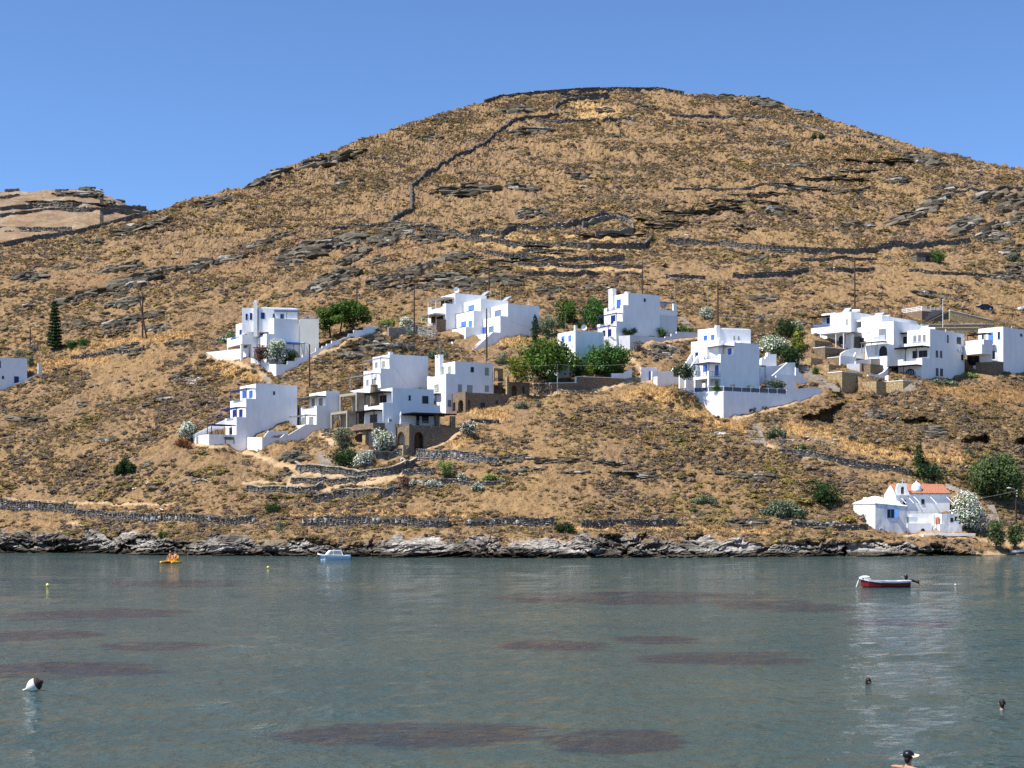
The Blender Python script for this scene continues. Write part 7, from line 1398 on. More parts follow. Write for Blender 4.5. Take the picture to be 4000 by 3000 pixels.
P_('oleander', 'pale oleander hedge at the left corner of the villa terrace', 'oleander', 'C2', 235, 450, 445, 655, 'bush', 'oleander', dY=5, flowers=.2); P_('oleander', 'small flowering oleander behind the villa pergola', 'oleander', 'C2', 1190, 525, 1385, 625, 'low', 'oleander', dY=3, flowers=.35, host=(fn, 't', 3.2))
P_('green_shrub', 'bright green shrubs left of the white bushes near the leftmost pole pair', 'shrub', 'M1', 430, 310, 850, 530, 'low', 'broom', dY=1); P_('flowering_bush', 'white flowering bush beside the bright blue house row', 'bush', 'M1', 850, 330, 1200, 560, 'bush', 'oleander', dY=1.5, flowers=.7); P_('green_shrub', 'bright green shrub behind the white flowering bush and the pole', 'shrub', 'M1', 880, 215, 1330, 360, 'low', 'bright', dY=3.5); P_('prickly_pear', 'prickly pear with yellow pads under the pergola of the bright blue house row', 'cactus', 'M1', 1330, 310, 1490, 480, 'round', 'cactus', dY=3)
P_('dry_thatch', 'dark hanging thatch of dead branches over the rock hollow below the road', 'shrub', 'M1', 660, 830, 1260, 1060, 'hedge', 'grey', leaf=.2, dY=-.5); P_('grey_shrub', 'grey green shrub under the stone road wall', 'shrub', 'M1', 1510, 960, 1960, 1200, 'low', 'olive'); P_('green_shrub', 'shrub on the bank below the stone road wall, beside the pole', 'shrub', 'M1', 1040, 600, 1210, 760, 'round', 'olive')
P_('oleander', 'white flowering oleander at the left corner of the stepped house', 'oleander', 'C3', -95, 1075, 180, 1345, 'bush', 'oleander', dY=1, flowers=.7); P_('dry_bush', 'rust brown dry bush in front of the oleander by the stepped house', 'bush', 'C3', -160, 1250, 105, 1420, 'low', 'rust'); P_('olive_tree', 'grey green olive tree in front of the bare concrete frame', 'tree', 'C4', 152, 1010, 425, 1300, 'round', 'olive', dY=-.5)
P_('green_shrub', 'large deep green shrub below the olive tree', 'shrub', 'C4', 90, 1265, 500, 1520, 'bush', 'dark'); P_('oleander', 'tall white flowering oleander in front of the stone arcade', 'oleander', 'C4', 630, 1050, 905, 1350, 'bush', 'oleander', flowers=.7, dY=-.5, host=(fd, 't', 3.2)); P_('oleander', 'oleander with sparse flowers right of the large deep green shrub', 'oleander', 'C4', 395, 1320, 670, 1525, 'bush', 'olive', flowers=.5); P_('oleander', 'round white oleander at the right end of the stone arcade', 'oleander', 'C4', 1720, 965, 1945, 1145, 'bush', 'dark', flowers=.45)
P_('broom_bush', 'feathery yellow green broom bush below the arcade house', 'bush', 'C4', 1445, 1445, 1695, 1670, 'spray', 'broom'); P_('oleander', 'low oleander touching the broom bush', 'oleander', 'T', 1480, 425, 1615, 500, 'low', 'oleander', flowers=.35)
P_('oleander', 'left one of two low flowering oleanders above the shore slope', 'oleander', 'T', 1100, 475, 1225, 555, 'low', 'oleander', flowers=.7); P_('oleander', 'right one of two low flowering oleanders above the shore slope', 'oleander', 'T', 1235, 480, 1385, 565, 'low', 'oleander', flowers=.7); P_('brown_bush', 'dark reddish bush at the end of the long retaining wall', 'bush', 'T', 1015, 450, 1118, 560, 'round', 'brown'); P_('oleander', 'small oleander alone at the right of the stone edging', 'oleander', 'T', 1640, 505, 1745, 590, 'low', 'oleander', flowers=.4); P_('green_shrub', 'loose green shrubs at the right end of the stone edging', 'shrub', 'T', 1720, 430, 1930, 510, 'low', 'broom')
P_('cypress', 'slim dark cypress beside the bright blue house row', 'tree', 'C6', 345, 328, 430, 670, 'column', 'cypress', dY=1); P_('tree', 'dark yellow green tree behind the little house with the roof dish', 'tree', 'C6', 585, 185, 870, 520, 'tree', 'pine', dY=6); P_('tree', 'large fresh green tree left of the square chimney', 'tree', 'C6', 868, 140, 1178, 500, 'tree', 'fresh', dY=4)
P_('prickly_pear', 'grey green prickly pear clump right of the slim cypress', 'cactus', 'C6', 420, 370, 640, 620, 'bush', 'olive', dY=2); P_('fig_tree', 'spreading bright green fig tree in front of the little white house', 'tree', 'C6', 205, 615, 905, 985, 'open', 'bright', leaf=.30, n=4200, trunk=.16, dY=3, host=(fj, 't', 2.8)); P_('mulberry_tree', 'broad dark green tree at the right end of the stone garden wall', 'tree', 'C6', 920, 705, 1385, 1035, 'tree', 'fresh', leaf=.26, n=6000, trunk=.18, dY=2.5, host=(fj, 't', 3.0))
P_('clipped_tree', 'round clipped olive green tree left of the fig tree', 'tree', 'C6', 68, 785, 332, 1085, 'tree', 'yellowgreen', dY=1.5, host=(fj, 't', 2.4)); P_('clipped_bush', 'yellow green egg shaped bush under the broad dark tree', 'bush', 'C6', 902, 885, 1012, 1020, 'round', 'yellowgreen', dY=1.6, host=(fj, 't', 1.6)); P_('green_bush', 'small round green bush on the stone garden wall below the fig tree', 'bush', 'C6', 498, 950, 625, 1060, 'round', 'fresh', dY=1.2, host=(fj, 't', .9)); P_('oleander', 'white flowering oleander beside the round clipped tree', 'oleander', 'C6', 245, 985, 380, 1090, 'low', 'oleander', flowers=.4, dY=1); P_('green_shrub', 'loose garden shrub between the oleander and the stone garden wall', 'shrub', 'C6', 370, 1000, 500, 1095, 'low', 'olive', dY=1); P_('green_bush', 'dark bush left of the yellow green egg shaped bush', 'bush', 'C6', 820, 940, 910, 1020, 'round', 'dark', dY=1.5, host=(fj, 't', 2.0)); P_('olive_tree', 'small dark grey tree left of the round clipped tree', 'tree', 'C6', -60, 740, 105, 930, 'round', 'olive', dY=2)
P_('filler_shrub', 'added dark shrubs filling in for shade under the dark yellow green tree', 'shrub', 'C6', 540, 410, 780, 570, 'low', 'dark', dY=5); P_('filler_shrub', 'added dark shrubs filling in for shade under the large fresh green tree', 'shrub', 'C6', 800, 390, 1080, 545, 'low', 'dark', dY=4)  # dark foliage added in place of the mass of shade between the trees
P_('filler_shrub', 'dark shrub between the fig tree and the broad dark tree', 'shrub', 'C6', 740, 830, 965, 1040, 'bush', 'dark', host=(fj, 't', 2.6)); P_('filler_shrub', 'dark shrub in the shade under the fig tree', 'shrub', 'C6', 330, 880, 560, 1050, 'bush', 'dark', host=(fj, 't', 3.4))
P_('hedge', 'dark clipped hedge beside the tall house with the square chimney', 'hedge', 'C6', 1308, 488, 1497, 590, 'hedge', 'dark', dY=1.2, host=(fi, 't', 1.1)); P_('green_bush', 'wide green bush at the back corner of the tall house with the square chimney', 'bush', 'C6', 1840, 462, 2090, 560, 'low', 'fresh', dY=2); P_('banana_shrub', 'ragged green shrub against the grey side of the tall house', 'shrub', 'C6', 1688, 490, 1830, 605, 'spray', 'fresh', dY=.8, host=(fi, 't', 1.3)); P_('grey_shrub', 'grey shrub at the foot of the white terrace wall', 'shrub', 'C6', 1430, 625, 1570, 740, 'round', 'grey'); P_('thin_tree', 'thin dry tree in front of the white terrace wall', 'tree', 'C6', 1125, 605, 1200, 740, 'open', 'olive', n=400); P_('oleander', 'pale bush behind the broad dark tree, below the white terrace wall', 'bush', 'C6', 1200, 700, 1335, 770, 'low', 'yellowgreen')
P_('green_bush', 'dark green bush over the low yard walls left of the three storey house', 'bush', 'C7', 493, 585, 742, 770, 'bush', 'dark', Y=fk.Y0 + 2); P_('tree', 'deep green tree pair behind the oleanders, left of the right hand houses', 'tree', 'C7', 1572, 98, 1885, 325, 'bush', 'dark', dY=1); P_('oleander', 'white oleander in front of the deep green tree pair', 'oleander', 'C7', 1742, 148, 1902, 300, 'bush', 'oleander', flowers=.6); P_('oleander', 'wide pale flowering oleander above the outdoor ovens', 'oleander', 'C7', 1402, 298, 1730, 500, 'bush', 'oleander', flowers=.5, dY=2)
P_('conifer', 'yellow green cone shaped conifer beside the right hand houses', 'tree', 'C7', 1735, 195, 1955, 455, 'cone', 'yellowgreen', leaf=.2, dY=-1); P_('tree', 'dark spreading tree under the yellow green conifer', 'tree', 'C7', 1575, 385, 1935, 640, 'bush', 'dark', dY=-2); P_('hedge', 'rounded olive hedge behind the railing of the great white wall', 'hedge', 'C7', 1465, 768, 1722, 920, 'hedge', 'olive', dY=1.6, host=(fk, 't', 1.4)); P_('green_bush', 'small bush beside the white garden ramp', 'bush', 'C7', 1732, 655, 1845, 750, 'round', 'fresh', dY=1); P_('clipped_bush', 'small dark round clipped bush beside the white stepped wall', 'bush', 'C7', 1788, 725, 1850, 805, 'round', 'dark', dY=.5)
P_('oleander', 'lone pale flowering bush on the slope above the three storey house', 'oleander', 'C7', 768, 8, 928, 130, 'bush', 'oleander', flowers=.5); P_('green_shrub', 'potted looking green shrub behind the railing, at the left of the ground floor', 'shrub', 'C7', 912, 818, 1030, 900, 'low', 'fresh', dY=2, host=(fk, 't', 1.2)); P_('green_shrub', 'green shrub behind the railing, in the middle of the great white wall', 'shrub', 'C7', 1262, 832, 1390, 920, 'low', 'fresh', dY=1.2, host=(fk, 't', 1.1)); P_('grey_shrub', 'pale dry shrub behind the railing, near the corner of the great white wall', 'shrub', 'C7', 1105, 828, 1185, 910, 'spray', 'grey', dY=1.2, n=500, host=(fk, 't', 1.0)); P_('green_shrub', 'plant growing on the stone stair between the planters', 'shrub', 'C8', 380, 665, 442, 745, 'round', 'fresh'); P_('dark_bush', 'dark bush high on the path above the wide pale oleander', 'bush', 'C7', 1405, 70, 1490, 150, 'round', 'grey')
P_('grass_bank', 'wide green weeds along the foot of the big house with brown pergolas', 'weeds', 'C8', 1335, 765, 1640, 835, 'low', 'olive', n=2500); P_('green_shrub', 'green weeds hanging below the arched doorway at the right edge', 'weeds', 'C8', 1650, 712, 1830, 760, 'low', 'broom')
P_('cypress', 'slender pointed cypress spire behind the chapel', 'tree', 'C9', 955, 58, 1090, 520, 'column', 'cypress', leaf=.18, dY=4); P_('juniper_tree', 'broad dark conifer under the pointed cypress behind the chapel', 'tree', 'C9', 900, 325, 1325, 610, 'round', 'cypress', leaf=.24, dY=4); P_('tamarisk', 'big feathery tamarisk tree right of the chapel', 'tree', 'C9', 1635, 178, 2190, 790, 'tree', 'tamarisk', leaf=.22, n=9000, trunk=.2, dY=1); P_('oleander', 'huge white flowering oleander beside the chapel annex', 'oleander', 'C9', 1405, 655, 1795, 1060, 'bush', 'oleander', flowers=.75, leaf=.17, dY=2, host=(fz, 't', 1.0))
P_('tamarisk', 'small tamarisk on the beach, left of a pair', 'tree', 'C9', 1785, 955, 2005, 1300, 'tree', 'tamarisk', trunk=.09); P_('tamarisk', 'small tamarisk on the beach, right of a pair', 'tree', 'C9', 2005, 965, 2200, 1310, 'tree', 'tamarisk', trunk=.09); P_('tamarisk', 'small tamarisk cut by the right edge above the beach', 'tree', 'C9', 2185, 925, 2320, 1240, 'tree', 'tamarisk', trunk=.09)
P_('carob_tree', 'round dark green bush on the slope left of the chapel', 'bush', 'SR', 1768, 30, 2010, 225, 'bush', 'dark'); P_('low_bush', 'wide low grey green bush below the round dark one', 'bush', 'SR', 1420, 165, 1765, 320, 'low', 'olive', n=5000); P_('low_bush', 'small low green bush in the middle of the shore slope', 'bush', 'SR', 915, 145, 1140, 220, 'low', 'olive'); P_('green_bush', 'dark green dome shaped bush between two shore walls', 'bush', 'P', 2160, 2028, 2252, 2078, 'low', 'dark'); P_('green_bush', 'dark green leaning bush on the slope below the stepped house', 'bush', 'L5', 135, 880, 415, 1110, 'low', 'dark', n=3500); P_('caper_bush', 'bright green caper bush hanging on the shore rocks', 'bush', 'SL', 1355, 365, 1465, 445, 'low', 'bright'); P_('green_bush', 'small dark bush beside the grassy gap in the shore walls', 'bush', 'SM', 55, 215, 175, 290, 'round', 'dark'); P_('grey_shrub', 'round grey green shrub at the left end of the longest shore wall', 'shrub', 'SM', 130, 345, 210, 415, 'round', 'olive')
P_('green_shrub', 'grey green shrub pair below the great white retaining wall', 'shrub', 'R2', 880, 215, 1190, 400, 'low', 'olive'); P_('green_bush', 'small round green bush above the footpath wall', 'bush', 'R2', 1340, 490, 1510, 620, 'round', 'fresh'); P_('green_shrub', 'small green shrub in the dry field at the right', 'shrub', 'R2', 2075, 330, 2212, 440, 'low', 'olive'); P_('green_shrub', 'little shrub on the field above the big tamarisk', 'shrub', 'C9', 1525, 140, 1650, 215, 'low', 'olive'); P_('green_bush', 'green bush on the stone hut', 'bush', 'H3', 1630, 1075, 1735, 1145, 'round', 'fresh', dY=-.5); P_('green_bush', 'dark solitary bush high on the right of the hill', 'bush', 'H3', 895, 335, 990, 385, 'low', 'dark'); P_('agave', 'spiky blue green agave below the pointed arch ruin', 'agave', 'P', 2085, 1562, 2125, 1595, 'spray', 'olive', n=300); P_('green_shrub', 'green shrub under the pointed arch ruin, left of the agave', 'shrub', 'P', 2000, 1565, 2080, 1592, 'low', 'olive'); P_('green_shrub', 'green tree tops at the cliff on the far right of the slope', 'bush', 'H3', 2080, 1085, 2212, 1140, 'low', 'olive')
# ================================================================== POLES AND CABLES
TOPS = {}
def pole(key, label, crop, x, y0, y1, r=.13, mat='polewood', dY=0, arm=False, lamp=False, name='utility_pole', cat='pole', lean=0, insul=False):
    u, v = px(crop, x, y1); Yd = float(depth(u, v)) + dY; b = ray(u, v, Yd); z1 = H + (HY - px(crop, x, y0)[1]) / F * Yd; th = Thing(name, label, cat, b); top = np.array([b[0] + lean, b[1], z1]); r *= 1.25; m = MB(); tube(m, [b - [0, 0, 1.0], top], [r, r * .7], 8); th.part('post', m, mat)
    if arm: m = MB(); bar(m, top + [-.5, 0, -.35], top + [.5, 0, -.35], .1); th.part('crossarm', m, mat)
    if insul:
        m = MB()
        for k in range(3): q = top + [.12, -.05, -.15 - .45 * k]; lathe(m, q, [(.05, -.1), (.09, -.05), (.09, .03), (.04, .1)], 8)
        th.part('insulators', m, 'whitepaint')
    if lamp: m = MB(); tube(m, [top - [0, 0, .5], top + [-.3, -.1, .15], top + [-1.0, -.3, .3]], .05, 6); o = th.part('lamp_arm', m, 'metal'); m = MB(); blob(m, top + [-1.25, -.35, .28], (.4, .16, .1), 8, 5); th.part('lamp_head', m, 'pale', o)
    th.done(); TOPS[key] = top; return th
pole('a', 'dark wooden pole, left leg of the leaning pair above the left slope', 'C1', 1540, 258, 750, .16); pole('a2', 'dark wooden pole leaning against the left one of the pair', 'C1', 1592, 265, 760, .15, lean=-1.9); pole('b', 'brown pole near the tall tiered conifer', 'C1', 326, 628, 845, .13); pole('b2', 'thin pale post right of the leaning pole pair', 'C1', 1793, 470, 715, .06, 'rope'); pole('b3', 'thin grey post by the roof of the left edge house', 'C1', 426, 800, 1015, .05, 'rope'); pole('b4', 'thin grey post left of the tall tiered conifer', 'C1', 493, 660, 860, .05, 'rope', dY=2); pole('b5', 'thin pale post behind the roof of the left edge house', 'C1', 287, 750, 945, .05, 'rope', dY=3)
pole('c', 'wooden pole with a street lamp in front of the villa garden wall', 'P', 1209, 1345, 1513, .14, lamp=True, dY=-1); pole('d', 'wooden pole behind the umbrella pine', 'P', 1394, 1100, 1192, .13); pole('e', 'wooden pole beside the pergolas of the bright blue house row', 'P', 1618, 1108, 1307, .14, dY=-.5); pole('f', 'tall pole on the slope above the bright blue house row', 'P', 1910, 1012, 1152, .14, arm=True); pole('g', 'wooden pole in front of the bright blue house row', 'P', 1901, 1204, 1388, .15, insul=True, dY=-2)
pole('h', 'pole on the slope above the tall house with the square chimney', 'P', 2510, 1020, 1148, .13); pole('i', 'slender pole right of the tall house with the square chimney', 'P', 2637, 1113, 1163, .08, 'rope'); pole('j', 'thin pole on the slope behind the dark yellow green tree', 'P', 2185, 1120, 1180, .08, 'rope'); pole('k', 'tall wooden pole behind the three storey house', 'P', 2804, 1097, 1278, .16); pole('k2', 'thin pole left of the one behind the three storey house', 'P', 2766, 1125, 1200, .07, 'rope'); pole('l', 'tall wooden pole above the right hand houses', 'P', 3339, 1005, 1207, .16, arm=True); pole('m', 'grey metal pole beside the white plank fence', 'P', 3683, 1168, 1282, .07, 'pale', dY=-3)
pole('n', 'grey concrete pole in front of the stone garden wall', 'P', 2178, 1421, 1534, .09, 'metal', dY=-.6); pole('o', 'wooden pole with white insulators and a lamp right of the chapel', 'P', 3969, 1913, 2048, .13, insul=True, lamp=True); pole('p', 'thin pale post on the hill behind the bright blue house row', 'P', 1563, 1155, 1205, .06, 'rope'); pole('q', 'thin pale post between the lamp pole and the concrete pole', 'C3', 1413, 310, 495, .05, 'rope'); pole('q2', 'short pale post above the small house with grey shutters', 'C3', 1890, 390, 600, .05, 'rope', dY=2); pole('r', 'thin rusty post in front of the stone road wall', 'M1', 1465, 505, 710, .07, 'polewood'); pole('s', 'thin pale post beside the little house with the roof dish', 'C6', 641, 335, 530, .05, 'rope', dY=6); pole('t', 'thin post in front of the white terrace wall', 'C6', 1267, 540, 745, .04, 'pale', dY=-1); pole('t2', 'thin grey post by the white garden ramp', 'C8', 233, 565, 660, .06, 'metal'); pole('u', 'thin post with a round sign below the bright blue house row', 'C5', 440, 890, 1130, .05, 'rope'); pole('v', 'left of two thin posts in front of the wide pale oleander', 'C7', 1530, 290, 490, .05, 'rope', dY=3); pole('w', 'right of two thin posts in front of the wide pale oleander', 'C7', 1555, 280, 490, .05, 'rope', dY=3)
def cable(label, a, b, sag=.6, r=.018):
    a, b = np.array(a), np.array(b); m = MB(); tube(m, [a + (b - a) * k / 14 - np.array([0, 0, sag * 4 * (k / 14) * (1 - k / 14)]) for k in range(15)], r, 4); tag_single('power_cable', label, 'cable', m, 'metal', a)
cable('sagging cable from the pole in front of the bright blue row to its left unit', TOPS['g'] - [0, 0, .3], fh.w(fh.S(540, 13), 12.6, fh.Z(380, 6, 12.6)), .5)
cable('cable from the pole in front of the bright blue row to its right wall', TOPS['g'] - [0, 0, .4], fh.w(fh.S(1755, 0), -.1, fh.Z(745, fh.S(1755, 0), 0)), .3)
cable('long cable running right from the grey concrete pole past the broad dark tree', TOPS['n'] - [0, 0, .1], ray(2462, 1421, TOPS['n'][1] + 4), .3); cable('cable running left from the grey concrete pole', TOPS['n'] - [0, 0, .1], ray(1930, 1421, TOPS['n'][1] - 4), .3); cable('cable rising from the grey concrete pole through the fig tree', TOPS['n'], ray(2215, 1370, TOPS['n'][1] + 8), .1); cable('cable from the pole by the chapel to the cottage', TOPS['o'] - [0, 0, .2], fx.w(s1 if False else 4.6, .2, fx.Z(790, 4, 0)), .5); cable('cable between the two tall poles above the bright blue row and the chimney house', TOPS['f'], TOPS['h'], 2.0); cable('cable between the poles above the chimney house and behind the three storey house', TOPS['h'], TOPS['k'], 2.0); cable('cable between the poles behind the three storey house and above the right houses', TOPS['k'], TOPS['l'], 2.0)
tor = G('C4', 1022, 1466); m = MB(); Vt = []; Ft = []
for i in range(16):
    for j in range(6): a, b = 6.283 * i / 16, 6.283 * j / 6; Vt.append((tor[0] + (.3 + .09 * math.cos(b)) * math.cos(a), tor[1] - .3 + .09 * math.sin(b), tor[2] + .3 + (.3 + .09 * math.cos(b)) * math.sin(a)))
for i in range(16):
    for j in range(6): Ft.append((i * 6 + j, ((i + 1) % 16) * 6 + j, ((i + 1) % 16) * 6 + (j + 1) % 6, i * 6 + (j + 1) % 6))
m.add(Vt, Ft); tag_single('white_ring', 'white ring lying on the bank below the stone arcade', 'ring', m, 'whitepaint', tor)
pl = G('C9', 1675, 1085); m = MB(); bar(m, pl + [-1.3, -.4, -.1], pl + [1.4, .3, 2.0], .16); tag_single('timber_beam', 'pale timber beam leaning on the ground right of the chapel oleander', 'beam', m, 'bamboo', pl)
pl = G('C9', 1390, 1145); m = MB(); bar(m, pl + [-4.5, 0, .05], pl + [3.5, .2, .2], 1.2, .35); tag_single('concrete_kerb', 'long pale concrete ledge between the chapel and the shore rocks', 'ledge', m, 'sail', pl)
bp = G('C9', 2170, 1335); m = MB(); bar(m, bp + [-1.6, 0, .15], bp + [2.2, .4, .45], .9, .3); tag_single('beached_hull', 'pale upturned dinghy on the beach at the right edge', 'dinghy', m, 'whitepaint', bp)
# ================================================================== CARS
def car(label, crop, x0, y1, x1, mat, flip=1):
    u0, v0 = px(crop, x0, y1); u1, _ = px(crop, x1, y1); p = gpt(np.array((u0 + u1) / 2), np.array(v0)); L = 4.3; th = Thing('parked_car', label, 'car', p); ang = R(6); ca, sa = math.cos(ang), math.sin(ang)
    W = lambda x, y, z: np.array([p[0] + flip * x * ca - y * sa, p[1] + flip * x * sa + y * ca + 1, p[2] + .05 + z])
    def shape(prof, w0, w1=None):
        m = MB(); w1 = w1 or w0; n = len(prof); zs = [z for x, z in prof]; zm, zM = min(zs), max(zs); wd = lambda z: w0 + (w1 - w0) * (z - zm) / (zM - zm); A = [W(x, -wd(z), z) for x, z in prof] + [W(x, wd(z), z) for x, z in prof]; m.add(A, [tuple(range(n))[::-1], tuple(range(n, 2 * n))] + [(i, (i + 1) % n, n + (i + 1) % n, n + i) for i in range(n)]); return m
    th.part('body', shape([(-2.1, .35), (-2.15, .75), (-1.95, .95), (-1.0, 1.02), (1.3, 1.02), (1.95, .95), (2.1, .7), (2.1, .35)], .85), mat); th.part('cabin', shape([(-1.25, 1.021), (-.55, 1.45), (.75, 1.48), (1.5, 1.021)], .80, .62), mat)
    for sd in (-1, 1):
        m = MB(); w_ = .80
        for a, b, c, d in ((-1.05, -.5, -.2, .1), (.0, .05, .72, 1.2)): P = [W(a, sd * (w_ - .01), 1.05), W(d, sd * (w_ - .01), 1.05), W(c, sd * .665, 1.41), W(b, sd * .665, 1.41)]; off = W(0, sd * .02, 0) - W(0, 0, 0); boxw(m, P + [q + off for q in P])
        th.part('window', m, 'dark')
        for x in (-1.3, 1.35):
            m = MB(); c = W(x, sd * .78, .33); d = W(0, sd * .1, 0) - W(0, 0, 0); tube(m, [c, c + d], .33, 14); o = th.part('wheel', m, 'tire'); m = MB(); tube(m, [c + d, c + d * 1.1], .19, 10); th.part('rim', m, 'chrome', o)
        m = MB(); blob(m, W(-2.1, sd * .62, .72), (.08, .16, .09), 8, 5); th.part('headlight', m, 'whitepaint')
    m = MB(); P = [W(-1.2, -.7, 1.06), W(-.6, -.58, 1.43), W(-.6, .58, 1.43), W(-1.2, .7, 1.06)]; boxw(m, P + [q + np.array([-.02, 0, .03]) for q in P]); th.part('windscreen', m, 'solar'); th.done()
car('dark navy car parked on the slope at the upper right', 'CAR', 1130, 345, 1590, 'carnavy'); car('white car cut by the right edge on the slope', 'CAR', 2090, 360, 2550, 'whitepaint')
# ================================================================== SEA
def water():
    m, nt, b = nmat('water'); L = nt.links.new; co = objco(nt)
    w1 = noise(nt, mapping(nt, co, (1.5, 1.5, 1), (0, 0, R(12))), 1.0, 3, .5); w2 = noise(nt, mapping(nt, co, (3.2, 4.2, 1), (0, 0, R(-15))), 1.0, 4, .6); w3 = noise(nt, mapping(nt, co, (.22, .35, 1), (0, 0, R(8))), 1.0, 3, .5)
    mm = lambda op, a, c: (lambda n: ([L(x, n.inputs[i]) if not isinstance(x, (int, float)) else setattr(n.inputs[i], 'default_value', x) for i, x in enumerate((a, c))], n.outputs[0])[1])(node(nt, 'ShaderNodeMath', operation=op))
    w4 = noise(nt, mapping(nt, co, (7, 11, 1), (0, 0, R(5))), 1.0, 3, .6); hgt = mm('ADD', mm('ADD', mm('MULTIPLY', w1, 1.1), mm('MULTIPLY', w4, .07)), mm('ADD', mm('MULTIPLY', w2, .30), mm('MULTIPLY', w3, .5))); bp_ = node(nt, 'ShaderNodeBump', i_Strength=1.0, i_Distance=.30); L(hgt, bp_.inputs['Height']); L(bp_.outputs[0], b.inputs['Normal'])
    # weed beds on the shallow floor: centre x, y, half length, half depth (m)
    warp = noise(nt, mapping(nt, co, (.10, .30, 1)), 1.0, 5, .65); sx = nt.nodes.new('ShaderNodeSeparateXYZ'); L(co, sx.inputs[0]); tot = None
    for u, v, hu, hv in WEED:
        Y1, Y0 = 39000 / (v - hv - HY), 39000 / (v + hv - HY); Yc = (Y0 + Y1) / 2; dx = mm('DIVIDE', mm('SUBTRACT', sx.outputs[0], (u - CX) / F * Yc), hu / F * Yc); dy = mm('DIVIDE', mm('SUBTRACT', sx.outputs[1], Yc), (Y1 - Y0) / 2); d = mm('ADD', mm('MULTIPLY', dx, dx), mm('MULTIPLY', dy, dy)); q = mm('MULTIPLY', mm('SUBTRACT', 1.0, d), 1.7); tot = q if tot is None else mm('MAXIMUM', tot, q)
    fine = noise(nt, mapping(nt, co, (.55, 1.6, 1)), 1.0, 4, .6); e = mm('ADD', mm('ADD', mm('SUBTRACT', mm('MINIMUM', tot, 1.0), .3), mm('MULTIPLY', mm('SUBTRACT', warp, .5), 4.5)), mm('MULTIPLY', mm('SUBTRACT', fine, .5), 1.8)); mask = ramp(nt, e, [(.0, (0, 0, 0)), (.55, (1, 1, 1))]); patch = noise(nt, mapping(nt, co, (.03, .05, 1)), 1.0, 4, .6)
    clear = ramp(nt, patch, [(.35, (.030, .062, .060)), (.65, (.056, .080, .064))]); c = mixc(nt, mask.outputs[0], clear.outputs[0], (.029, .033, .035)); L(c, b.inputs['Base Color'])
    b.inputs['Roughness'].default_value = .07; b.inputs['IOR'].default_value = 1.33; b.inputs['Specular IOR Level'].default_value = .5
WEED = [(1650, 2865, 620, 62), (2380, 2895, 330, 55), (2150, 2520, 260, 22), (2880, 2570, 420, 28), (2500, 2335, 700, 30), (350, 2400, 420, 28), (250, 2620, 420, 45), (150, 2480, 260, 25), (2560, 2500, 200, 22), (3050, 2370, 330, 24), (3500, 2430, 260, 20), (600, 2520, 260, 20), (700, 2280, 330, 18)]
water()
def sea():
    us = np.linspace(-2600, 6600, 240); ys = np.concatenate([np.linspace(8, 110, 150), np.linspace(112, 320, 110)]); X_ = (us[None] - CX) / F * ys[:, None]; Yg = np.repeat(ys[:, None], len(us), 1)
    Z = np.zeros_like(X_)
    for lam, amp, an in ((5.2, .020, .3), (3.1, .016, -.35), (1.9, .010, .9), (7.5, .018, -.1)):
        k = 2 * math.pi / lam; Z += amp * np.sin(k * (X_ * math.sin(an) + Yg * math.cos(an)) + 2.2 * vnoise(X_ / 9 + lam, Yg / 9, Z * 0)) * np.clip(1.2 - Yg / 260, .3, 1)
    P = np.stack([X_, Yg, Z - .02], -1); nr, nc = Z.shape; idx = np.arange(nr * nc).reshape(nr, nc); o = fast_mesh('sea', P.reshape(-1, 3), np.stack([idx[:-1, :-1], idx[:-1, 1:], idx[1:, 1:], idx[1:, :-1]], -1).reshape(-1, 4), 'water', smooth=True); tagobj(o, kind='structure')
    m = MB(); S_ = 4000
    for a in ((-S_, -S_, S_, 7.9),): m.add([(a[0], a[1], -.06), (a[2], a[1], -.06), (a[2], a[3], -.06), (a[0], a[3], -.06)], [(0, 1, 2, 3)])
    m.add([(-S_, 8, -.25), (S_, 8, -.25), (S_, 900, -.25), (-S_, 900, -.25)], [(0, 1, 2, 3)]); o = link_mesh('open_sea', m.v, m.f, 'water'); tagobj(o, kind='structure')
sea()
def wat(crop, x, y): u, v = px(crop, x, y); return ray(u, v, 6.5 * F / (v - HY))
# ================================================================== BOATS
def hull(mb, sec, M):
    """sec: stations (x, [(y, z)...]) port half profile from keel to rail"""
    V = []; n = len(sec[0][1])
    for x, pr in sec:
        for y, z in pr: V.append(M(x, y, z))
        for y, z in pr[::-1][:-1] if False else pr[::-1]: V.append(M(x, -y, z))
    k = 2 * n; Fc = []
    for i in range(len(sec) - 1):
        for j in range(k - 1): Fc.append((i * k + j, (i + 1) * k + j, (i + 1) * k + j + 1, i * k + j + 1))
    Fc.append(tuple(range(k))[::-1]); Fc.append(tuple(range((len(sec) - 1) * k, len(sec) * k))); mb.add(V, Fc)
def placer(c, ang, sc_=1.0):
    ca, sa = math.cos(ang), math.sin(ang); return lambda x, y, z: np.array([c[0] + sc_ * (x * ca - y * sa), c[1] + sc_ * (x * sa + y * ca), c[2] + sc_ * z])
c = wat('RB', 1040, 600); M = placer((c[0], c[1] + .6, 0), R(3)); RBt = Thing('rowing_boat', 'open red wooden boat with white rim and a tilted black outboard motor', 'boat', (c[0], c[1] + .6, 0))
st = [(-2.30, .02, .72), (-2.1, .22, .64), (-1.6, .55, .52), (-.6, .80, .40), (.6, .84, .37), (1.6, .76, .40), (2.05, .66, .44)]
def hsec(bot, top, wf=1.0, inset=0): return [(x + (.28 * (1 - min(1, (x + 2.3) / .9)) if z0 < .2 else 0), [(0.0, z0), (max(.005, (b - inset) * .55 * wf), z0), (max(.01, b - inset), z1)]) for (x, b, r), z0, z1 in [(s, bot, top(s[2])) for s in st]]
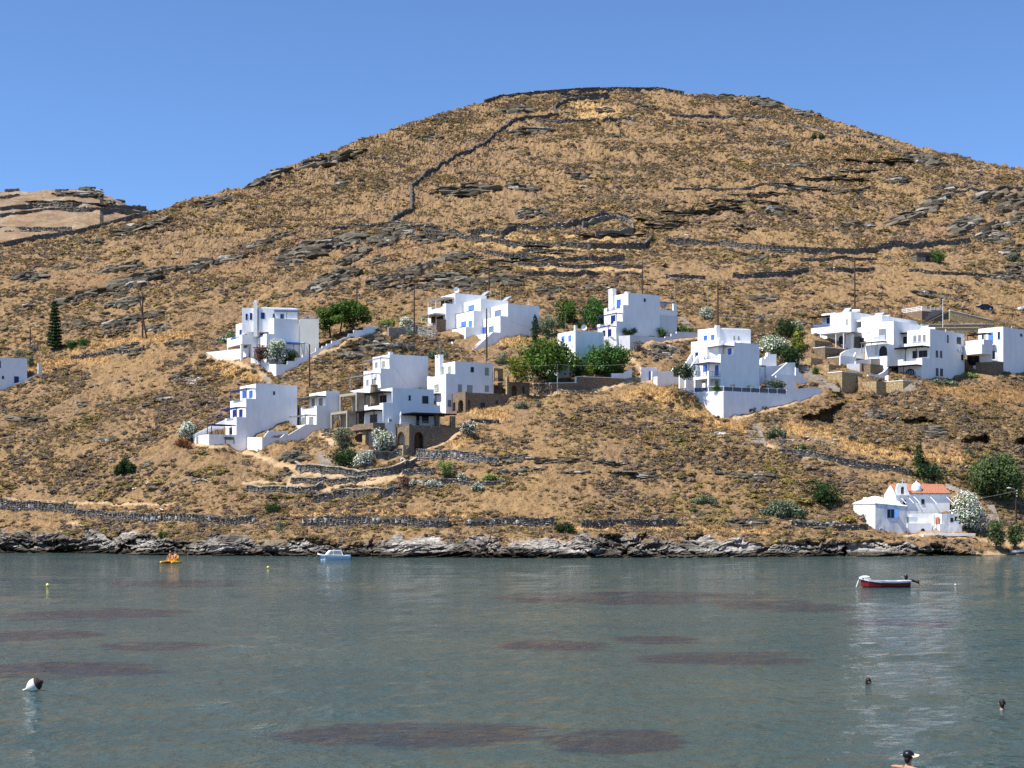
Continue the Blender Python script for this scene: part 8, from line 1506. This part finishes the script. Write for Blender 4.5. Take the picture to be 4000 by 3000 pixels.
m = MB(); hull(m, [(x + .32 * max(0, 1 - (x + 2.3) / .8), [(0, -.22), (max(.01, b * .62), -.16), (max(.01, b * .86), .08)]) for x, b, r in st], M); RBt.part('bottom', m, 'black')
m = MB(); hull(m, [(x + .16 * max(0, 1 - (x + 2.3) / .8), [(0, .081), (max(.01, b * .865), .081), (max(.012, b * .97), r)]) for x, b, r in st], M); RBt.part('hull', m, 'redhull')
m = MB()
for sd in (-1, 1):
    for (xa, ba, ra), (xb, bb, rb) in zip(st, st[1:]):
        P = [M(xa, sd * ba, ra + .001), M(xb, sd * bb, rb + .001), M(xb, sd * (bb * 1.03 + .02), rb + .17), M(xa, sd * (ba * 1.03 + .02), ra + .17)]; Q = [M(xa, sd * max(0, ba - .1), ra + .001), M(xb, sd * max(0, bb - .1), rb + .001), M(xb, sd * max(0, bb - .1), rb + .17), M(xa, sd * max(0, ba - .1), ra + .17)]; boxw(m, P + Q)
bar(m, M(2.05, -.68, .53), M(2.05, .68, .53), .1, .18); RBt.part('gunwale', m, 'whitepaint')
m = MB()
for (xa, ba, ra), (xb, bb, rb) in zip(st, st[1:]):
    for sd in (-1, 1): P = [M(xa, sd * ba * 1.02, ra - .03), M(xb, sd * bb * 1.02, rb - .03), M(xb, sd * (bb * 1.04 + .015), rb + .015), M(xa, sd * (ba * 1.04 + .015), ra + .015)]; m.add(P, [(0, 1, 2, 3)])
RBt.part('rub_rail', m, 'black')
for x in (-1.0, .35, 1.4): m = MB(); bar(m, M(x, -.7, .5), M(x, .7, .5), .28, .05); RBt.part('thwart', m, 'whitepaint')
m = MB(); bar(m, M(-2.15, 0, .86), M(-1.35, 0, .74), .7, .06); blob(m, M(-1.75, 0, .9), (.42, .25, .1), 10, 6); RBt.part('foredeck', m, 'whitepaint')
m = MB(); tube(m, [M(2.1, 0, .62), M(2.55, 0, .52), M(2.95, 0, .36)], [.11, .09, .07], 8); tube(m, [M(2.75, 0, .42), M(2.98, 0, .52)], [.05, .09], 8); o = RBt.part('outboard_leg', m, 'black'); m = MB(); blob(m, M(1.83, 0, .86), (.17, .16, .27), 10, 7); o2 = RBt.part('outboard_cowl', m, 'black'); m = MB(); blob(m, M(2.98, 0, .36), (.05, .17, .17), 8, 5); RBt.part('propeller', m, 'chrome', o); m = MB(); bar(m, M(1.7, 0, .78), M(1.4, .1, .95), .05); RBt.part('tiller', m, 'metal', o2)
RBt.done(); m = MB(); a, b = M(-2.3, 0, .68), M(-2.56, -.05, .02); tube(m, [a, a + (b - a) * .3, b], [.012, .05, .045], 6); tag_single('mooring_line', 'pale mooring line and fender hanging from the bow of the red boat', 'rope', m, 'sail', a)
# small cabin motor boat
c = wat('WB', 1860, 213); M = placer((c[0], c[1] + .7, 0), R(18)); MBt = Thing('motor_boat', 'small white cabin motor boat with pale blue hull moored by the rocks', 'boat', (c[0], c[1] + .7, 0)); st = [(-2.45, .02, .95), (-2.2, .35, .86), (-1.5, .72, .74), (-.4, .92, .62), (.9, .95, .58), (2.0, .88, .56)]
m = MB(); hull(m, [(x + .45 * max(0, 1 - (x + 2.45) / 1.0), [(0, -.25), (max(.01, b * .8), -.05), (max(.012, b * .95), r - .22)]) for x, b, r in st], M); MBt.part('hull', m, 'hullblue'); m = MB(); hull(m, [(x, [(0, r - .219), (max(.012, b * .99), r - .219), (max(.013, b * 1.03), r)]) for x, b, r in st], M); MBt.part('deck', m, 'whitepaint')
m = MB(); pr = [(-1.35, .66), (-.75, 1.28), (.75, 1.30), (1.0, .60)]; A = [M(x, -.66 + .1 * (z > 1), z) for x, z in pr] + [M(x, .66 - .1 * (z > 1), z) for x, z in pr]; m.add(A, [(3, 2, 1, 0), (4, 5, 6, 7)] + [(i, (i + 1) % 4, 4 + (i + 1) % 4, 4 + i) for i in range(4)]); cb = MBt.part('cabin', m, 'whitepaint')
for sd in (-1, 1):
    for xs in (((-1.08, .72), (-.72, 1.16), (-.45, 1.18), (-.45, .72)), ((-.32, .72), (-.32, 1.18), (.62, 1.2), (.80, .72))): m = MB(); P = [M(x, sd * (.668 - .1 * (z - .66) / .62), z) for x, z in xs]; boxw(m, P + [p + (M(0, sd * .015, 0) - M(0, 0, 0)) for p in P]); MBt.part('window', m, 'grey', cb)
m = MB(); bar(m, M(-.1, -.3, 1.36), M(-.1, .3, 1.36), .25, .1); MBt.part('roof_hatch', m, 'coral', cb); m = MB()
for sd in (-1, 1): tube(m, [M(-2.4, sd * .05, .95), M(-2.3, sd * .2, 1.3), M(-1.4, sd * .6, 1.15)], .02, 5)
MBt.part('bow_rail', m, 'chrome'); m = MB(); bar(m, M(2.12, -.2, -.05), M(2.12, -.2, .55), .2); blob(m, M(2.15, -.2, .75), (.26, .2, .3), 10, 7); MBt.part('outboard_motor', m, 'black'); m = MB(); bar(m, M(1.2, -.9, .68), M(1.95, -.85, .66), .06, .1); MBt.part('stern_rail', m, 'whitepaint'); MBt.done(); m = MB(); a, b = M(-2.4, 0, .7), wat('WB', 1660, 208); tube(m, [a, (a + b) / 2 - [0, 0, .1], b + [0, 0, .02]], .02, 5); tag_single('mooring_line', 'thin mooring rope from the bow of the cabin motor boat to the water', 'rope', m, 'rope', a)
# pedal boat
c = wat('WB', 282, 248); PBc = np.array([c[0], c[1] + .6, 0]); PB = Thing('pedal_boat', 'yellow pedal boat carrying two people near the left rocks', 'pedal boat', PBc); Mp = placer(PBc, R(78))
for sd in (-1, 1): m = MB(); tube(m, [Mp(x, sd * .75, z) for x, z in ((-1.5, .22), (-1.3, .12), (-.5, .06), (.8, .06), (1.4, .14))], [.10, .22, .26, .26, .16], 10); PB.part('float', m, 'yellow')
m = MB(); bar(m, Mp(-.8, 0, .3), Mp(.9, 0, .3), 1.3, .08); PB.part('deck', m, 'yellow')
for sd in (-1, 1): m = MB(); bar(m, Mp(.25, sd * .36, .46), Mp(.7, sd * .36, .46), .5, .22); bar(m, Mp(.74, sd * .36, .5), Mp(.9, sd * .36, 1.0), .5, .08); PB.part('seat', m, 'yellow')
PB.done()
# ================================================================== PEOPLE
def skin_mesh(name, chains, mat, parent, loc, sub=1):
    """chains: lists of (xyz, radius); a chain may start on an earlier point by index ('@', i)"""
    bm = bmesh.new(); lay = bm.verts.layers.skin.verify(); allv = []
    for ch in chains:
        prev = None
        for q in ch:
            if isinstance(q[0], str): prev = allv[q[1]]; continue
            v = bm.verts.new(q[0]); v[lay].radius = (q[1], q[1]); v[lay].use_root = not allv; allv.append(v)
            if prev is not None: bm.edges.new((prev, v))
            prev = v
    me = bpy.data.meshes.new(name); bm.to_mesh(me); bm.free(); o = bpy.data.objects.new(name, me); COL.objects.link(o); md = o.modifiers.new('s', 'SKIN'); md.use_smooth_shade = True; s2 = o.modifiers.new('u', 'SUBSURF'); s2.levels = sub; s2.render_levels = sub
    dg = bpy.context.evaluated_depsgraph_get(); me2 = bpy.data.meshes.new_from_object(o.evaluated_get(dg)); o.modifiers.clear(); o.data = me2; me2.materials.clear(); me2.materials.append(MATS[mat]); me2.polygons.foreach_set('use_smooth', np.ones(len(me2.polygons), bool)); o.parent = parent; return o
def hand(chains, idx, w, d, s=1.0):
    """five curled fingers leaving the palm at w, pointing along d"""
    d = np.array(d, float); d /= np.linalg.norm(d); x = np.cross(d, [0, 0, 1.0]); x /= np.linalg.norm(x) + 1e-9; up = np.cross(x, d)
    for k, ln in zip((-1.5, -.5, .5, 1.5), (.060, .075, .080, .068)): b = np.array(w) + d * .075 + x * k * .019; chains.append([('@', idx), (b, .010), (b + d * ln * .55 - up * .008, .009), (b + d * ln - up * .03, .007)])
    b = np.array(w) + d * .02 - x * .04; chains.append([('@', idx), (b, .011), (b + d * .045 - x * .012 - up * .015, .008)])
def person(label, c, ang, pose, hair='hair', hat=None, suit=None, s=1.0):
    """pose 'sit' (base = seat surface) or 'swim' (base = waterline at the neck)"""
    th = Thing('person', label, 'person', c); M = placer((0, 0, 0), ang, s); z = lambda *p: M(*p); ch = []
    if pose == 'sit': hipz, lean = .10, .04
    else: hipz, lean = -.62, -.10
    # x forward, y left
    sp = [(z(0, 0, hipz), .125), (z(-lean * .3, 0, hipz + .16), .12), (z(-lean, 0, hipz + .34), .135), (z(-lean, 0, hipz + .46), .10), (z(-lean, 0, hipz + .55), .055), (z(-lean + .02, 0, hipz + .62), .062), (z(-lean + .02, 0, hipz + .69), .085), (z(-lean + .01, 0, hipz + .77), .088), (z(-lean, 0, hipz + .83), .055)]
    ch.append(sp); head = np.array(z(-lean + .015, 0, hipz + .72)); sh = hipz + .45
    ch.append([('@', 6), (z(-lean + .112, 0, hipz + .70), .016)]); n0 = 10
    for sd in (-1, 1):
        if pose == 'sit': pts = [(z(-lean, sd * .17, sh), .062), (z(-lean + .10, sd * .24, sh - .25), .043), (z(-lean + .33, sd * .2, sh - .28), .034), (z(-lean + .40, sd * .18, sh - .27), .028)]
        elif sd == 1 or pose == 'spread': pts = [(z(-lean, sd * .17, sh), .062), (z(-lean - .02, sd * .42, sh + .0), .044), (z(-lean + .10, sd * .66, sh - .05), .034), (z(-lean + .14, sd * .73, sh - .06), .028)]
        else: pts = [(z(-lean, sd * .17, sh), .062), (z(-lean + .22, sd * .30, sh - .12), .044), (z(-lean + .45, sd * .26, sh - .10), .034), (z(-lean + .52, sd * .25, sh - .1), .028)]
        i0 = sum(len([q for q in c_ if not isinstance(q[0], str)]) for c_ in ch); ch.append([('@', 3)] + pts); hand(ch, i0 + 3, pts[3][0], np.array(pts[3][0]) - np.array(pts[2][0]))
        i1 = sum(len([q for q in c_ if not isinstance(q[0], str)]) for c_ in ch)
        if pose == 'sit': lg = [(z(.06, sd * .10, hipz - .01), .085), (z(.46, sd * .13, hipz + .12), .06), (z(.72, sd * .12, hipz - .22), .042), (z(.84, sd * .12, hipz - .25), .035)]
        else: lg = [(z(-.03, sd * .10, hipz - .1), .085), (z(-.12, sd * .12, hipz - .5), .058), (z(-.34, sd * .12, hipz - .85), .042), (z(-.40, sd * .12, hipz - .98), .032)]
        ch.append([('@', 0)] + lg)
    body = skin_mesh('body', ch, 'skin', th.root, c)
    L = lambda q: np.array(q) + np.array(c)
    m = MB(); blob(m, L(z(-lean - .012, 0, hipz + .765)), (.108 * s, .108 * s, .10 * s), 14, 10, .06); blob(m, L(z(-lean - .05, 0, hipz + .69)), (.075 * s, .095 * s, .11 * s), 10, 7, .06)
    if hair: th.part('hair', m, hair, None, True)
    for sd in (-1, 1): m = MB(); blob(m, L(z(-lean + .096, sd * .034, hipz + .725)), (.012 * s,) * 3, 8, 6); th.part('eye', m, 'black'); m = MB(); blob(m, L(z(-lean + .01, sd * .098, hipz + .705)), (.022 * s, .012 * s, .034 * s), 8, 6); th.part('ear', m, 'skin')
    m = MB(); blob(m, L(z(-lean + .097, 0, hipz + .665)), (.010 * s, .026 * s, .008 * s), 8, 5); th.part('mouth', m, 'coral')
    if suit:
        m = MB(); tube(m, [L(z(0, 0, hipz - .06)), L(z(-lean * .3, 0, hipz + .16)), L(z(-lean, 0, hipz + .33)), L(z(-lean, 0, hipz + .42))], [.15 * s, .14 * s, .158 * s, .12 * s], 14); th.part('clothing', m, suit, None, True)
    if hat: hat(th, L, z, hipz, lean, s)
    th.done(); return th
def caphat(th, L, z, hz, ln, s): m = MB(); blob(m, L(z(-ln, 0, hz + .80)), (.118 * s, .115 * s, .085 * s), 12, 8); blob(m, L(z(-ln + .13, 0, hz + .79)), (.10 * s, .09 * s, .018 * s), 10, 5); th.part('cap', m, 'coral', None, True)
def visor(th, L, z, hz, ln, s):
    c = L(z(-ln, 0, hz + .80)); m = MB(); blob(m, c, (.15 * s, .145 * s, .12 * s), 14, 9); th.part('hat_crown', m, 'black', None, True); m = MB(); V = []; Fc = []
    for k in range(17): a = math.pi * (k / 16 - .5) * 1.15; V.append(L(z(-ln + .11 * math.cos(a), .115 * math.sin(a), hz + .79))); V.append(L(z(-ln + .31 * math.cos(a), .24 * math.sin(a), hz + .77 + .02 * math.cos(a)))); V.append(L(z(-ln + .31 * math.cos(a), .24 * math.sin(a), hz + .755 + .02 * math.cos(a))))
    for k in range(16): a = 3 * k; Fc += [(a, a + 1, a + 4, a + 3), (a + 1, a + 2, a + 5, a + 4), (a, a + 3, a + 5, a + 2)]
    m.add(V, Fc); th.part('hat_brim', m, 'hatcream')
person('person in a cap with bare back, on the left seat of the yellow pedal boat', Mp(.45, .36, .58), R(78 + 180), 'sit', hat=caphat, suit=None)
person('person in a salmon life vest, on the right seat of the yellow pedal boat', Mp(.45, -.36, .58), R(78 + 180), 'sit', suit='pink')
def swimmer(label, crop, x, y, ang, dz=0, **k): c = wat(crop, x, y); return person(label, (c[0], c[1], dz), ang, k.pop('pose', 'swim'), **k)
swimmer('dark haired swimmer in profile, farthest of the three swimmers', 'SW', 390, 356, R(-12), -.02)
swimmer('swimmer with dark hair and one arm stretched to the right, near the right edge', 'SW', 1960, 640, R(70), .05)
swimmer('swimmer seen from behind in a black sun hat with cream brim and dark swimsuit', 'SW', 850, 1322, R(35), .14, pose='spread', hat=visor, suit='black')
# ================================================================== BUOYS
c = wat('BU', 390, 1372); B_ = Thing('mooring_buoy', 'large weathered white buoy tilted on its side, fouled dark at one end', 'buoy', c); ax = np.array([.88, 0, .42]); ax /= np.linalg.norm(ax); o0 = c + np.array([-.25, 0, .10]); m = MB(); tube(m, [o0 + ax * d for d in (-.16, -.10, 0, .1, .2, .3)], [.035, .05, .16, .225, .245, .235], 16); B_.part('float', m, 'sail', None, True)
m = MB(); tube(m, [o0 + ax * d for d in (.301, .40, .48, .55)], [.235, .19, .09, .035], 16); B_.part('fouling', m, 'brown', None, True); m = MB(); tube(m, [o0 - ax * .16, o0 - ax * .24], [.02, .05], 8); B_.part('mooring_eye', m, 'sail'); B_.done()
for lab, cr, x, y, mt, r in (('small yellow buoy, nearest of the yellow ones on the left', 'P', 185, 2286, 'yellowbuoy', .12), ('small yellow buoy below the pedal boat', 'BU', 515, 246, 'yellowbuoy', .15), ('small pale yellow buoy between the pedal boat and the motor boat', 'WB', 1223, 292, 'yellowbuoy', .16), ('tiny dark buoy left of the motor boat rope', 'WB', 1614, 208, 'black', .11), ('tiny white buoy right of the red boat', 'P', 3732, 2286, 'sail', .09)):
    c = wat(cr, x, y); m = MB(); blob(m, c + [0, 0, r * .5], (r, r, r * .9), 12, 8); lathe(m, c + [0, 0, r * 1.25], [(r * .25, 0), (r * .3, r * .2), (r * .1, r * .3)], 8); tag_single('float_buoy', lab, 'buoy', m, mt, c)
# ================================================================== LIGHT, SKY, CAMERA
w = bpy.data.worlds.new('World'); sc.world = w; w.use_nodes = True; nt = w.node_tree; sky = nt.nodes.new('ShaderNodeTexSky'); sky.sky_type = 'NISHITA'; sky.sun_disc = False; sky.sun_elevation = R(SUN_EL); sky.sun_rotation = math.atan2(SUN_AZ[0], SUN_AZ[1]); sky.air_density = 0.68; sky.dust_density = SKY_DUST; sky.ozone_density = SKY_OZONE; sky.altitude = 0
bg = nt.nodes['Background']; nt.links.new(sky.outputs[0], bg.inputs['Color']); bg.inputs['Strength'].default_value = SKY_STR
sd = bpy.data.lights.new('sun', 'SUN'); sd.energy = SUN_STR; sd.angle = R(.53); sd.color = (1, .955, .88); so = bpy.data.objects.new('sun', sd); COL.objects.link(so)
n_ = math.hypot(*SUN_AZ); sdir = Vector((SUN_AZ[0] / n_ * math.cos(R(SUN_EL)), SUN_AZ[1] / n_ * math.cos(R(SUN_EL)), math.sin(R(SUN_EL)))); so.rotation_euler = sdir.to_track_quat('Z', 'Y').to_euler(); so.location = (0, 100, 300)
cd = bpy.data.cameras.new('camera'); cam = bpy.data.objects.new('camera', cd); COL.objects.link(cam); cam.location = (0, 0, H); cam.rotation_euler = (R(90), 0, 0); cd.sensor_width = 36; cd.sensor_fit = 'HORIZONTAL'; cd.lens = F / 4000 * 36; cd.shift_y = 500 / 4000; cd.clip_end = 12000; cd.clip_start = .5; sc.camera = cam
sc.view_settings.view_transform = 'Standard'; sc.view_settings.look = 'None'; sc.view_settings.exposure = EXPOSURE; sc.view_settings.gamma = 1.0; sc.view_settings.use_curve_mapping = False
sc.cycles.sample_clamp_indirect = 4; sc.cycles.max_bounces = 5; sc.cycles.diffuse_bounces = 3; sc.cycles.glossy_bounces = 3; sc.cycles.transmission_bounces = 2; sc.cycles.use_denoising = DENOISE; sc.cycles.denoiser = 'OPENIMAGEDENOISE'; sc.cycles.denoising_input_passes = 'RGB_ALBEDO_NORMAL'; sc.cycles.denoising_prefilter = 'NONE'; sc.cycles.use_adaptive_sampling = False
